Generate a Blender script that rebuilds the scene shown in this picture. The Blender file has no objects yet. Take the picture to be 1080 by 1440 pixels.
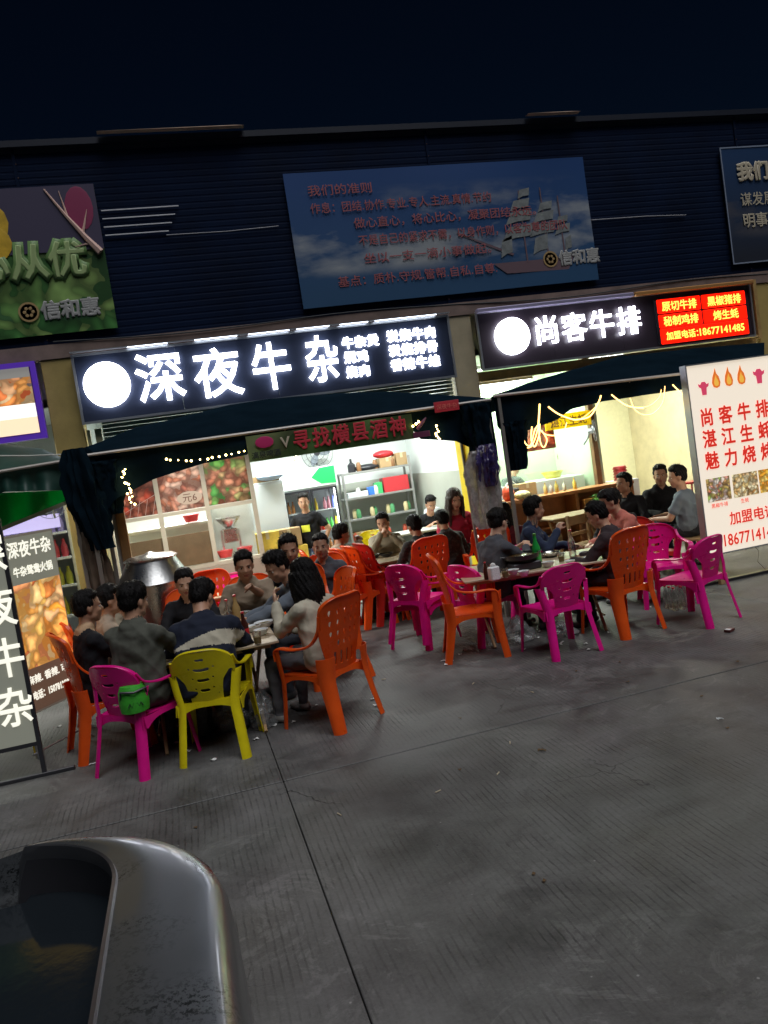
import bpy, math, random
import numpy as np
from mathutils import Vector, Matrix, noise
random.seed(7); np.random.seed(7)
SC = bpy.context.scene
COL = SC.collection
R = math.radians
EYE = 1.95                      # eye height of the photographer

# ---------------------------------------------------------------- camera
cam_d = bpy.data.cameras.new('camera'); cam = bpy.data.objects.new('camera', cam_d); COL.objects.link(cam); SC.camera = cam
cam_d.sensor_fit = 'VERTICAL'; cam_d.sensor_height = 24.0; cam_d.lens = 24.0 * 1110 / 1440
cam_d.clip_start = 0.05; cam_d.clip_end = 2000
AX = Vector((0.95582239, 0.16151628, -0.24559325)); AU = Vector((-0.14995419, 0.98654074, 0.06520057)); AY = Vector((-0.2528187, 0.02549242, -0.96717777))
RC = Matrix((AX, AY, AU))       # camera axes -> world axes
cam.matrix_world = Matrix.Translation((0, 0, EYE)) @ RC.to_4x4()
# ---------------------------------------------------------------- night sky
world = bpy.data.worlds.new('World'); SC.world = world; world.use_nodes = True
wn = world.node_tree; wn.nodes.clear()
sky = wn.nodes.new('ShaderNodeTexSky'); sky.sky_type = 'NISHITA'; sky.sun_disc = False
sky.sun_elevation = R(38); sky.sun_rotation = R(200); sky.air_density = 1.2; sky.dust_density = 0.4; sky.ozone_density = 3
tint = wn.nodes.new('ShaderNodeMix'); tint.data_type = 'RGBA'; tint.blend_type = 'MULTIPLY'; tint.inputs[0].default_value = 1
tint.inputs[7].default_value = (0.34, 0.62, 1.0, 1)
bg = wn.nodes.new('ShaderNodeBackground'); bg.inputs[1].default_value = 0.0014
wo = wn.nodes.new('ShaderNodeOutputWorld')
wn.links.new(sky.outputs[0], tint.inputs[6]); wn.links.new(tint.outputs[2], bg.inputs[0]); wn.links.new(bg.outputs[0], wo.inputs[0])
# weak, broad sun lamp for the assumed light of the street behind the photographer
sun_d = bpy.data.lights.new('street_glow', 'SUN'); sun_d.energy = 1.6; sun_d.angle = R(45); sun_d.color = (0.96, 0.97, 1.0)
sun = bpy.data.objects.new('street_glow', sun_d); COL.objects.link(sun)
sun.rotation_euler = Vector((-0.15, 0.42, -1.0)).to_track_quat('-Z', 'Y').to_euler()
vs = SC.view_settings; SC.display_settings.display_device = 'sRGB'; vs.view_transform = 'Standard'; vs.look = 'None'; vs.exposure = 0.22; vs.gamma = 1
SC.render.film_transparent = False
SC.cycles.max_bounces = 6; SC.cycles.diffuse_bounces = 3; SC.cycles.glossy_bounces = 3; SC.cycles.transmission_bounces = 5; SC.cycles.transparent_max_bounces = 8
SC.cycles.caustics_reflective = False; SC.cycles.caustics_refractive = False; SC.cycles.sample_clamp_indirect = 4
SC.cycles.use_denoising = True

# ---------------------------------------------------------------- placing helpers (photo pixel of 1080x1440 -> point of the world)
def ray(px, py): return RC @ Vector((px - 540.0, -(py - 720.0), -1110.0))
def G(px, py, z=0.0):
    d = ray(px, py); t = (z - EYE) / d.z; return Vector((d.x * t, d.y * t, z))
def W(px, py, y):
    d = ray(px, py); t = y / d.y; return Vector((d.x * t, y, EYE + d.z * t))

# ---------------------------------------------------------------- materials
MATS = {}
def mat(name, col, rough=0.6, metal=0.0, var=0.0, vscale=8.0, bump=0.0, bscale=60.0, trans=0.0, emis=None, estr=0.0, spec=0.5, coat=0.0, alpha=1.0, transl=0.0):
    if name in MATS: return MATS[name]
    m = bpy.data.materials.new(name); m.use_nodes = True; nt = m.node_tree; b = nt.nodes['Principled BSDF']
    b.inputs['Base Color'].default_value = (*col, 1); b.inputs['Roughness'].default_value = rough; b.inputs['Metallic'].default_value = metal
    b.inputs['Specular IOR Level'].default_value = spec; b.inputs['Transmission Weight'].default_value = trans; b.inputs['Coat Weight'].default_value = coat
    b.inputs['Alpha'].default_value = alpha
    if emis: b.inputs['Emission Color'].default_value = (*emis, 1); b.inputs['Emission Strength'].default_value = estr
    tc = nt.nodes.new('ShaderNodeTexCoord')
    if var > 0:
        n = nt.nodes.new('ShaderNodeTexNoise'); n.inputs['Scale'].default_value = vscale; n.inputs['Detail'].default_value = 6; n.inputs['Roughness'].default_value = 0.65
        nt.links.new(tc.outputs['Object'], n.inputs['Vector'])
        r = nt.nodes.new('ShaderNodeValToRGB'); r.color_ramp.elements[0].position = 0.3; r.color_ramp.elements[1].position = 0.7
        r.color_ramp.elements[0].color = (*[c * (1 - var) for c in col], 1); r.color_ramp.elements[1].color = (*[min(1, c * (1 + var)) for c in col], 1)
        nt.links.new(n.outputs['Fac'], r.inputs[0]); nt.links.new(r.outputs[0], b.inputs['Base Color'])
        mr = nt.nodes.new('ShaderNodeMapRange'); mr.inputs[3].default_value = max(0, rough - 0.12); mr.inputs[4].default_value = min(1, rough + 0.12)
        nt.links.new(n.outputs['Fac'], mr.inputs[0]); nt.links.new(mr.outputs[0], b.inputs['Roughness'])
    if bump > 0:
        n2 = nt.nodes.new('ShaderNodeTexNoise'); n2.inputs['Scale'].default_value = bscale; n2.inputs['Detail'].default_value = 4
        nt.links.new(tc.outputs['Object'], n2.inputs['Vector'])
        bp = nt.nodes.new('ShaderNodeBump'); bp.inputs['Strength'].default_value = bump; bp.inputs['Distance'].default_value = 0.01
        nt.links.new(n2.outputs['Fac'], bp.inputs['Height']); nt.links.new(bp.outputs[0], b.inputs['Normal'])
    if transl > 0:
        tr = nt.nodes.new('ShaderNodeBsdfTranslucent'); tr.inputs[0].default_value = (*col, 1)
        mx = nt.nodes.new('ShaderNodeMixShader'); mx.inputs[0].default_value = transl
        nt.links.new(b.outputs[0], mx.inputs[1]); nt.links.new(tr.outputs[0], mx.inputs[2]); nt.links.new(mx.outputs[0], nt.nodes['Material Output'].inputs[0])
    MATS[name] = m; return m
def emit(name, col, s):
    if name in MATS: return MATS[name]
    m = bpy.data.materials.new(name); m.use_nodes = True; nt = m.node_tree; b = nt.nodes['Principled BSDF']
    b.inputs['Base Color'].default_value = (*[c * 0.7 for c in col], 1); b.inputs['Emission Color'].default_value = (*col, 1); b.inputs['Emission Strength'].default_value = s
    MATS[name] = m; return m
def food(name, stops, scale=14, estr=0.0, rough=0.4, dist=1.5, transl=0.0):
    """printed picture of food: crumbs and strips out of distorted cells"""
    if name in MATS: return MATS[name]
    m = bpy.data.materials.new(name); m.use_nodes = True; nt = m.node_tree; b = nt.nodes['Principled BSDF']; b.inputs['Roughness'].default_value = rough
    tc = nt.nodes.new('ShaderNodeTexCoord'); ns = nt.nodes.new('ShaderNodeTexNoise'); ns.inputs['Scale'].default_value = scale * 0.35; ns.inputs['Detail'].default_value = 3
    nt.links.new(tc.outputs['Object'], ns.inputs['Vector'])
    mx = nt.nodes.new('ShaderNodeVectorMath'); mx.operation = 'MULTIPLY_ADD'; mx.inputs[1].default_value = (dist / scale * 2,) * 3
    nt.links.new(ns.outputs['Color'], mx.inputs[0]); nt.links.new(tc.outputs['Object'], mx.inputs[2])
    v = nt.nodes.new('ShaderNodeTexVoronoi'); v.inputs['Scale'].default_value = scale; nt.links.new(mx.outputs[0], v.inputs['Vector'])
    sp = nt.nodes.new('ShaderNodeSeparateColor'); nt.links.new(v.outputs['Color'], sp.inputs[0])
    r = nt.nodes.new('ShaderNodeValToRGB'); r.color_ramp.elements.remove(r.color_ramp.elements[0])
    for i, c in enumerate(stops):
        e = r.color_ramp.elements.new(i / len(stops)) if i else r.color_ramp.elements[0]
        e.position = i / max(1, len(stops) - 1); e.color = (*c, 1)
    nt.links.new(sp.outputs[0], r.inputs[0])
    dk = nt.nodes.new('ShaderNodeMapRange'); dk.inputs[1].default_value = 0.05; dk.inputs[2].default_value = 0.6; dk.inputs[3].default_value = 1.15; dk.inputs[4].default_value = 0.35
    nt.links.new(v.outputs['Distance'], dk.inputs[0])
    mu = nt.nodes.new('ShaderNodeVectorMath'); mu.operation = 'SCALE'; nt.links.new(r.outputs[0], mu.inputs[0]); nt.links.new(dk.outputs[0], mu.inputs['Scale'])
    nt.links.new(mu.outputs[0], b.inputs['Base Color'])
    if estr: nt.links.new(mu.outputs[0], b.inputs['Emission Color']); b.inputs['Emission Strength'].default_value = estr
    if transl:
        tr = nt.nodes.new('ShaderNodeBsdfTranslucent'); nt.links.new(mu.outputs[0], tr.inputs[0]); ms = nt.nodes.new('ShaderNodeMixShader'); ms.inputs[0].default_value = transl
        nt.links.new(b.outputs[0], ms.inputs[1]); nt.links.new(tr.outputs[0], ms.inputs[2]); nt.links.new(ms.outputs[0], nt.nodes['Material Output'].inputs[0])
    MATS[name] = m; return m

# ---------------------------------------------------------------- mesh builder
class MB:
    def __init__(s): s.v = []; s.f = []; s.m = []; s.cur = 0
    def add(s, vs, fs):
        n = len(s.v); s.v += [tuple(p) for p in vs]; s.f += [tuple(i + n for i in f) for f in fs]; s.m += [s.cur] * len(fs); return s
    def box(s, x0, x1, y0, y1, z0, z1, rot=None):
        vs = [(x, y, z) for z in (z0, z1) for y in (y0, y1) for x in (x0, x1)]
        if rot is not None: vs = [rot @ Vector(p) for p in vs]
        return s.add(vs, [(0, 2, 3, 1), (4, 5, 7, 6), (0, 1, 5, 4), (2, 6, 7, 3), (0, 4, 6, 2), (1, 3, 7, 5)])
    def rbox(s, x0, x1, y0, y1, z0, z1, c=0.008):
        """box with chamfered edges"""
        xs = ((x0, x0 + c), (x1, x1 - c)); vs = []; fs = []
        X = [x0, x0 + c, x1 - c, x1]; Y = [y0, y0 + c, y1 - c, y1]
        def ring(z, ins):
            a, b_, cc, d = X[0] + ins, X[1] + ins * 0.5, X[2] - ins * 0.5, X[3] - ins; e, f_, g, h = Y[0] + ins, Y[1] + ins * 0.5, Y[2] - ins * 0.5, Y[3] - ins
            return [(b_, e, z), (cc, e, z), (d, f_, z), (d, g, z), (cc, h, z), (b_, h, z), (a, g, z), (a, f_, z)]
        return s.loft([ring(z0, c), ring(z0 + c, 0), ring(z1 - c, 0), ring(z1, c)])
    def loft(s, loops, cap=True, closed=True):
        n = len(loops[0]); vs = [p for L in loops for p in L]; fs = []
        k = n if closed else n - 1
        for i in range(len(loops) - 1):
            for j in range(k):
                a = i * n + j; b_ = i * n + (j + 1) % n; fs.append((a, b_, b_ + n, a + n))
        if cap and closed: fs.append(tuple(range(n))[::-1]); fs.append(tuple(range((len(loops) - 1) * n, len(loops) * n)))
        return s.add(vs, fs)
    def lathe(s, prof, c=(0, 0, 0), n=20, cap=True):
        return s.loft([[(c[0] + r * math.cos(2 * math.pi * k / n), c[1] + r * math.sin(2 * math.pi * k / n), c[2] + z) for k in range(n)] for r, z in prof], cap)
    def tube(s, pts, r, n=8, cap=True):
        pts = [Vector(p) for p in pts]; L = []; rs = r if isinstance(r, (list, tuple)) else [r] * len(pts)
        prev = None
        for i, p in enumerate(pts):
            t = (pts[min(i + 1, len(pts) - 1)] - pts[max(i - 1, 0)]).normalized()
            if prev is None: a = t.orthogonal().normalized()
            else:
                a = prev - t * prev.dot(t)
                a = a.normalized() if a.length > 1e-6 else t.orthogonal().normalized()
            prev = a; b_ = t.cross(a)
            L.append([p + (a * math.cos(2 * math.pi * k / n) + b_ * math.sin(2 * math.pi * k / n)) * rs[i] for k in range(n)])
        return s.loft(L, cap)
    def band(s, pts, sides, ups, w, t, n=10):
        """sweep a flat rounded strap: side = width direction, up = thickness direction"""
        L = []
        ws = w if isinstance(w, (list, tuple)) else [w] * len(pts); ts = t if isinstance(t, (list, tuple)) else [t] * len(pts)
        for p, a, b_, w_, t_ in zip(pts, sides, ups, ws, ts):
            p = Vector(p); a = Vector(a).normalized(); b_ = Vector(b_).normalized(); ring = []
            for k in range(n):
                q = 2 * math.pi * k / n; cx, sx = math.cos(q), math.sin(q)
                ring.append(p + a * (w_ / 2 * math.copysign(abs(cx) ** 0.6, cx)) + b_ * (t_ / 2 * math.copysign(abs(sx) ** 0.6, sx)))
            L.append(ring)
        return s.loft(L)
    def ell(s, c, r, n=12, m=8, M=None):
        vs = []; fs = []
        for i in range(m + 1):
            th = math.pi * i / m
            for k in range(n):
                ph = 2 * math.pi * k / n
                p = Vector((r[0] * math.sin(th) * math.cos(ph), r[1] * math.sin(th) * math.sin(ph), r[2] * math.cos(th)))
                if M is not None: p = M @ p
                vs.append(Vector(c) + p)
        for i in range(m):
            for k in range(n): a = i * n + k; b_ = i * n + (k + 1) % n; fs.append((a, a + n, b_ + n, b_))
        return s.add(vs, fs)
    def grid(s, fn, nu, nv):
        vs = [fn(i / nu, j / nv) for j in range(nv + 1) for i in range(nu + 1)]
        return s.add(vs, [(j * (nu + 1) + i, j * (nu + 1) + i + 1, (j + 1) * (nu + 1) + i + 1, (j + 1) * (nu + 1) + i) for j in range(nv) for i in range(nu)])
    def slab(s, fn, nu, nv, t):
        """grid with thickness t along its normal"""
        e = 1e-3; A = []; B = []
        for j in range(nv + 1):
            for i in range(nu + 1):
                u, v = i / nu, j / nv; p = Vector(fn(u, v)); du = Vector(fn(min(1, u + e), v)) - Vector(fn(max(0, u - e), v)); dv = Vector(fn(u, min(1, v + e))) - Vector(fn(u, max(0, v - e)))
                n_ = du.cross(dv).normalized(); A.append(p + n_ * t / 2); B.append(p - n_ * t / 2)
        N = nu + 1; K = len(A); fs = []
        for j in range(nv):
            for i in range(nu):
                a, b_, c, d = j * N + i, j * N + i + 1, (j + 1) * N + i + 1, (j + 1) * N + i; fs += [(a, b_, c, d), (d + K, c + K, b_ + K, a + K)]
        edge = [i for i in range(N)] + [j * N + nu for j in range(1, nv + 1)] + [nv * N + i for i in range(nu - 1, -1, -1)] + [j * N for j in range(nv - 1, 0, -1)]
        for q in range(len(edge)): a, b_ = edge[q], edge[(q + 1) % len(edge)]; fs.append((a, a + K, b_ + K, b_))
        return s.add(A + B, fs)
    def sheet(s, sdf, u0, u1, v0, v1, res, fn, t):
        """plate cut out of (u,v) space where sdf<0 (marching squares), bent by fn, with thickness t"""
        nu = int(round((u1 - u0) / res)); nv = int(round((v1 - v0) / res)); P = {}; pts = []; polys = []
        val = [[sdf(u0 + i * res, v0 + j * res) for i in range(nu + 1)] for j in range(nv + 1)]
        def key(k, u, v):
            if k not in P: P[k] = len(pts); pts.append((u, v))
            return P[k]
        for j in range(nv):
            for i in range(nu):
                cs = [(i, j), (i + 1, j), (i + 1, j + 1), (i, j + 1)]; poly = []
                for q in range(4):
                    (a, b_), (c, d) = cs[q], cs[(q + 1) % 4]; va, vb = val[b_][a], val[d][c]
                    if va < 0: poly.append(key((a, b_), u0 + a * res, v0 + b_ * res))
                    if (va < 0) != (vb < 0):
                        tt = min(0.97, max(0.03, va / (va - vb))); k = ((a, b_), (c, d)) if (a, b_) < (c, d) else ((c, d), (a, b_))
                        poly.append(key(k, u0 + (a + (c - a) * tt) * res, v0 + (b_ + (d - b_) * tt) * res))
                if len(poly) > 2: polys.append(poly)
        e = 1e-3; A = []; B = []
        for u, v in pts:
            p = Vector(fn(u, v)); n_ = (Vector(fn(u + e, v)) - Vector(fn(u - e, v))).cross(Vector(fn(u, v + e)) - Vector(fn(u, v - e))).normalized(); A.append(p + n_ * t / 2); B.append(p - n_ * t / 2)
        K = len(A); fs = []; cnt = {}
        for p in polys:
            fs += [tuple(p), tuple(i + K for i in reversed(p))]
            for q in range(len(p)): a, b_ = p[q], p[(q + 1) % len(p)]; cnt[(a, b_)] = 1
        for (a, b_) in cnt:
            if (b_, a) not in cnt: fs.append((a, a + K, b_ + K, b_))
        return s.add(A + B, fs)
    def mesh(s, name, mats, smooth=False, angle=40):
        me = bpy.data.meshes.new(name); me.from_pydata(s.v, [], s.f)
        for m in (mats if isinstance(mats, (list, tuple)) else [mats]): me.materials.append(m)
        if any(s.m): me.polygons.foreach_set('material_index', s.m)
        if smooth:
            me.polygons.foreach_set('use_smooth', [True] * len(me.polygons)); me.set_sharp_from_angle(angle=R(angle))
        me.update(); return me
    def build(s, name, mats, parent=None, smooth=False, **kw):
        o = bpy.data.objects.new(name, s.mesh(name, mats, smooth)); COL.objects.link(o)
        if parent: o.parent = parent
        for k, v in kw.items(): o[k] = v
        return o
def tag(o, label=None, cat=None, group=None, kind=None):
    if label: o['label'] = label
    if cat: o['category'] = cat
    if group: o['group'] = group
    if kind: o['kind'] = kind
    return o
def thing(name, label, cat, loc=(0, 0, 0), rz=0.0, group=None):
    o = bpy.data.objects.new(name, None); o.empty_display_size = 0.2; COL.objects.link(o); o.location = loc; o.rotation_euler = (0, 0, R(rz)); return tag(o, label, cat, group)
def dup(root, loc=None, rz=None, label=None, group=None):
    def cp(o, par):
        c = o.copy(); COL.objects.link(c); c.parent = par
        for ch in kids.get(o, []): cp(ch, c)
        return c
    kids = {}
    for o in list(root.children_recursive): kids.setdefault(o.parent, []).append(o)
    c = cp(root, None)
    if loc is not None: c.location = loc
    if rz is not None: c.rotation_euler = (0, 0, R(rz))
    if label: c['label'] = label
    if group: c['group'] = group
    return c
DEPS = None
def text_mesh(body, size, depth=0.0, bold=0.0, align='CENTER', sx=1.0):
    c = bpy.data.curves.new('writing', 'FONT'); c.body = body; c.size = size; c.extrude = max(0.0005, depth / 2 - bold); c.bevel_depth = bold; c.bevel_resolution = 0; c.align_x = align; c.align_y = 'CENTER'; c.resolution_u = 2
    o = bpy.data.objects.new('writing', c); COL.objects.link(o); dg = bpy.context.evaluated_depsgraph_get()
    me = bpy.data.meshes.new_from_object(o.evaluated_get(dg)); bpy.data.objects.remove(o); bpy.data.curves.remove(c); me.materials.clear()
    n = len(me.vertices); a = np.zeros(n * 3, 'f'); me.vertices.foreach_get('co', a); a = a.reshape(-1, 3)
    if len(a):
        if align == 'CENTER': a[:, 0] -= (a[:, 0].min() + a[:, 0].max()) / 2
        a[:, 1] -= (a[:, 1].min() + a[:, 1].max()) / 2
    if len(a): a[:, 2] *= max(depth, 0.001) / max(1e-6, a[:, 2].max() - a[:, 2].min())
    a[:, 0] *= sx; b = np.stack([a[:, 0], -a[:, 2], a[:, 1]], 1)      # stand the writing up, facing -Y
    me.vertices.foreach_set('co', b.ravel()); me.update(); return me
def text(name, body, size, m, loc, parent=None, depth=0.004, bold=0.0, align='CENTER', rz=0, sx=1.0, rot=None):
    me = text_mesh(body, size, depth, bold, align, sx); me.materials.append(m)
    o = bpy.data.objects.new(name, me); COL.objects.link(o); o.location = loc; o.rotation_euler = rot if rot else (0, 0, R(rz))
    if parent: o.parent = parent
    return o
# ================================================================ GROUND
def concrete():
    m = bpy.data.materials.new('tined_concrete'); m.use_nodes = True; nt = m.node_tree; N = nt.nodes; L = nt.links; b = N['Principled BSDF']
    geo = N.new('ShaderNodeNewGeometry'); sep = N.new('ShaderNodeSeparateXYZ'); L.new(geo.outputs['Position'], sep.inputs[0])
    def noise_(sc, det=6, rough=0.6, vec=None, dist=0.0):
        n = N.new('ShaderNodeTexNoise'); n.inputs['Scale'].default_value = sc; n.inputs['Detail'].default_value = det; n.inputs['Roughness'].default_value = rough; n.inputs['Distortion'].default_value = dist
        L.new(vec or geo.outputs['Position'], n.inputs['Vector']); return n.outputs['Fac']
    def mp(x, a, b_, c, d):
        n = N.new('ShaderNodeMapRange'); n.inputs[1].default_value = a; n.inputs[2].default_value = b_; n.inputs[3].default_value = c; n.inputs[4].default_value = d; L.new(x, n.inputs[0]); return n.outputs[0]
    def ma(op, x, y):
        n = N.new('ShaderNodeMath'); n.operation = op
        for i, q in enumerate((x, y)):
            if isinstance(q, (int, float)): n.inputs[i].default_value = q
            else: L.new(q, n.inputs[i])
        return n.outputs[0]
    # grooves pressed across the slab, running away from the street
    wob = ma('ADD', ma('MULTIPLY', noise_(0.9, 2), 0.06), ma('MULTIPLY', noise_(18.0, 3), 0.012))
    xx = ma('ADD', sep.outputs['X'], wob)
    ph = ma('MULTIPLY', xx, 2 * math.pi / 0.036); sn = ma('SINE', ph, 0.0)
    groove = mp(sn, 0.45, 0.95, 0.0, 1.0)
    worn = mp(noise_(0.75, 5, 0.7), 0.38, 0.56, 0.0, 1.0); worn2 = mp(noise_(4.5, 8, 0.8), 0.40, 0.62, 0.0, 1.0)
    groove = ma('MULTIPLY', groove, ma('MULTIPLY', worn, worn2))
    big = noise_(0.28, 5, 0.6, dist=0.6); mid = noise_(1.7, 8, 0.7, dist=0.4); fine = noise_(55, 5, 0.75)
    base = ma('ADD', ma('MULTIPLY', mp(big, 0.3, 0.7, 0.55, 1.2), mp(mid, 0.3, 0.72, 0.45, 1.4)), ma('MULTIPLY', ma('SUBTRACT', fine, 0.5), 0.75))
    # pale worn scabs
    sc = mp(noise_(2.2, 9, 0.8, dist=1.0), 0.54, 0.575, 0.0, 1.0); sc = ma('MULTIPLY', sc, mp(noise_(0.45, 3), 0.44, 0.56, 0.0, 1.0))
    # oily stains
    st = mp(noise_(1.1, 6, 0.7, dist=0.8), 0.56, 0.7, 1.0, 0.5)
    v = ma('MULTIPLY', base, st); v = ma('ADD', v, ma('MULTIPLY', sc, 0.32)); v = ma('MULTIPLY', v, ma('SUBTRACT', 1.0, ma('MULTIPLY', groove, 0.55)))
    # hairline cracks
    vo = N.new('ShaderNodeTexVoronoi'); vo.feature = 'DISTANCE_TO_EDGE'; vo.inputs['Scale'].default_value = 0.9
    nz = N.new('ShaderNodeTexNoise'); nz.inputs['Scale'].default_value = 3.0; nz.inputs['Detail'].default_value = 5; L.new(geo.outputs['Position'], nz.inputs['Vector'])
    va = N.new('ShaderNodeVectorMath'); va.operation = 'MULTIPLY_ADD'; va.inputs[1].default_value = (0.5, 0.5, 0.5); L.new(nz.outputs['Color'], va.inputs[0]); L.new(geo.outputs['Position'], va.inputs[2]); L.new(va.outputs[0], vo.inputs['Vector'])
    crack = ma('MULTIPLY', mp(vo.outputs[0], 0.0, 0.006, 1.0, 0.0), mp(noise_(0.6, 2), 0.55, 0.62, 0.0, 1.0))
    v = ma('MULTIPLY', v, ma('SUBTRACT', 1.0, ma('MULTIPLY', crack, 0.8)))
    # litter specks
    sp = N.new('ShaderNodeTexVoronoi'); sp.inputs['Scale'].default_value = 7.0; L.new(geo.outputs['Position'], sp.inputs['Vector'])
    spk = mp(sp.outputs['Distance'], 0.03, 0.045, 1.0, 0.0)
    v = ma('ADD', v, ma('MULTIPLY', spk, ma('SUBTRACT', mp(noise_(2.0, 1), 0.45, 0.55, 0.0, 1.6), 0.5)))
    rgb = N.new('ShaderNodeMix'); rgb.data_type = 'RGBA'; L.new(mp(noise_(0.5, 3), 0.3, 0.7, 0, 1), rgb.inputs[0]); rgb.inputs[6].default_value = (0.116, 0.120, 0.112, 1); rgb.inputs[7].default_value = (0.132, 0.124, 0.126, 1)
    sc_ = N.new('ShaderNodeVectorMath'); sc_.operation = 'SCALE'; L.new(rgb.outputs[2], sc_.inputs[0]); L.new(ma('MAXIMUM', v, 0.08), sc_.inputs['Scale'])
    L.new(sc_.outputs[0], b.inputs['Base Color'])
    L.new(ma('ADD', mp(mid, 0.3, 0.7, 0.42, 0.66), ma('MULTIPLY', fine, 0.1)), b.inputs['Roughness'])
    h = ma('ADD', ma('MULTIPLY', groove, -0.6), ma('ADD', ma('MULTIPLY', fine, 0.45), ma('ADD', ma('MULTIPLY', mid, 0.8), ma('MULTIPLY', crack, -1.2))))
    bp = N.new('ShaderNodeBump'); bp.inputs['Strength'].default_value = 0.65; bp.inputs['Distance'].default_value = 0.005; L.new(h, bp.inputs['Height']); L.new(bp.outputs[0], b.inputs['Normal'])
    MATS['concrete'] = m; return m
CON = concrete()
m = MB(); m.box(-300, 300, -300, 300, -0.5, -0.09); gr = m.build('ground', mat('earth', (0.03, 0.03, 0.028), 0.9), None, kind='structure')
pav = bpy.data.objects.new('pavement', None); COL.objects.link(pav); pav['kind'] = 'structure'
ys = [-8.75, -4.15, 0.45, 5.05, 9.7, 10.78]
for ix in range(-4, 6):
    for j in range(len(ys) - 1):
        x0, x1, y0, y1 = 0.35 + ix * 5.0, 5.35 + ix * 5.0, ys[j], ys[j + 1]; m = MB(); g = 0.003
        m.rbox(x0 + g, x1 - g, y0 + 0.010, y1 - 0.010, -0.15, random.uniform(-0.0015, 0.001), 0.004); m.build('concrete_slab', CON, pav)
# ================================================================ BUILDING (row of shops)
bld = thing('shop_building', 'long single-storey shop row with dark blue ribbed metal cladding above lit shopfronts', 'building', (0, 0, 0))
blue = mat('blue_cladding', (0.0028, 0.009, 0.030), 0.7, var=0.3, vscale=1.3, bump=0.2, bscale=5, spec=0.08)
cream = mat('cream_wall', (0.55, 0.50, 0.34), 0.7, var=0.15, vscale=3, bump=0.2)
ochre = mat('ochre_pillar', (0.42, 0.31, 0.10), 0.6, var=0.18, vscale=2.5, bump=0.2)
white_wall = mat('white_wall', (0.74, 0.78, 0.76), 0.6, var=0.05, vscale=1.5)
wains = mat('grey_wainscot', (0.42, 0.44, 0.38), 0.55, var=0.08, vscale=2)
F = 10.8
def cladding(x0, x1, z0, z1, y, name='cladding'):
    m = MB(); per = 0.085; pts = []; z = z0
    while z < z1 - 1e-6:
        pts += [(z, 0), (z + per * 0.62, 0), (z + per * 0.72, 0.0035), (z + per * 0.92, 0.0035)]; z += per
    pts.append((z, 0)); A = [(x0, y + d, zz) for zz, d in pts]; B = [(x1, y + d, zz) for zz, d in pts]; n = len(A)
    m.add(A + B, [(i, i + n, i + n + 1, i + 1) for i in range(n - 1)]); m.build(name, blue, bld)
xs_ = [-16, -11, -6.2, -1.3, 4.2, 9.4, 14.5, 20]
for a, b_ in zip(xs_, xs_[1:]):
    cladding(a, b_ - 0.004, 4.02, 6.5, F + 0.1); m = MB(); m.box(b_ - 0.02, b_ + 0.02, F + 0.083, F + 0.098, 4.02, 6.5); m.build('seam_strip', blue, bld)
m = MB(); m.box(-16, 20, F + 0.14, F + 0.3, 0, 6.5) if False else m.box(-16, 20, F + 0.14, F + 0.3, 3.9, 6.5); m.build('wall', mat('dark_wall', (0.06, 0.06, 0.07), 0.8), bld)
m = MB(); m.box(-16, 20, F + 0.02, F + 0.35, 6.5, 6.58); m.box(-16, 20, F + 0.085, F + 0.095, 6.44, 6.60); m.build('parapet_cap', mat('dark_cap', (0.003, 0.007, 0.02), 0.5), bld)
beige = mat('painted_gap_light', (0.75, 0.52, 0.38), 0.55, var=0.2, vscale=4, emis=None)  # pale beige colour stands in for light showing through gaps at the roofline
for a, b_, zz in ((-0.25, 1.62, 6.60), (5.75, 6.6, 6.60), (2.6, 3.1, 6.60)):
    m = MB(); m.add([(a, F - 0.1, zz), (b_, F - 0.1, zz), (b_ - 0.1, F + 0.05, zz + 0.07), (a + 0.45, F + 0.05, zz + 0.065), (a, F, zz), (b_, F, zz)], [(0, 1, 2, 3), (0, 3, 4), (1, 5, 2), (4, 3, 2, 5), (0, 4, 5, 1)])
    if a != 2.6: m.build('painted_roof_gap', beige, bld)
m = MB(); m.box(-16, 20, F + 0.3, F + 7, 6.2, 6.35); m.build('roof', mat('roof_sheet', (0.05, 0.06, 0.08), 0.7), bld)
m = MB(); m.box(-16, 20, F - 0.02, F + 0.14, 3.84, 4.02); m.build('lintel', mat('brown_lintel', (0.20, 0.14, 0.12), 0.7, var=0.3, vscale=3), bld)
for a, b_ in ((-1.40, -1.02), (4.09, 4.45), (9.34, 9.75), (-6.5, -6.1), (14.4, 14.8)):
    m = MB(); m.rbox(a, b_, F, F + 0.4, 0, 3.838, 0.01); m.build('pillar', ochre if a != 4.09 else mat('tan_pillar', (0.45, 0.38, 0.25), 0.6, var=0.15, vscale=2.5, bump=0.2), bld)
# loose wires and trims on the cladding
m = MB()
for k in range(4):
    z = 5.66 - k * 0.105; m.box(-0.36, 0.62 - 0.06 * k, F + 0.06, F + 0.075, z, z + 0.012)
m.build('trim_rail', mat('pale_trim', (0.8, 0.8, 0.85), 0.35), bld)
m = MB(); m.tube([(0.4, F + 0.07, 5.30), (1.2, F + 0.07, 5.29), (1.9, F + 0.07, 5.31)], 0.006, 5); m.tube([(6.4, F + 0.07, 5.06), (7.6, F + 0.07, 5.05), (8.3, F + 0.07, 5.02)], 0.008, 5); m.build('wall_cable', mat('cable_grey', (0.25, 0.25, 0.28), 0.5), bld)
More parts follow.
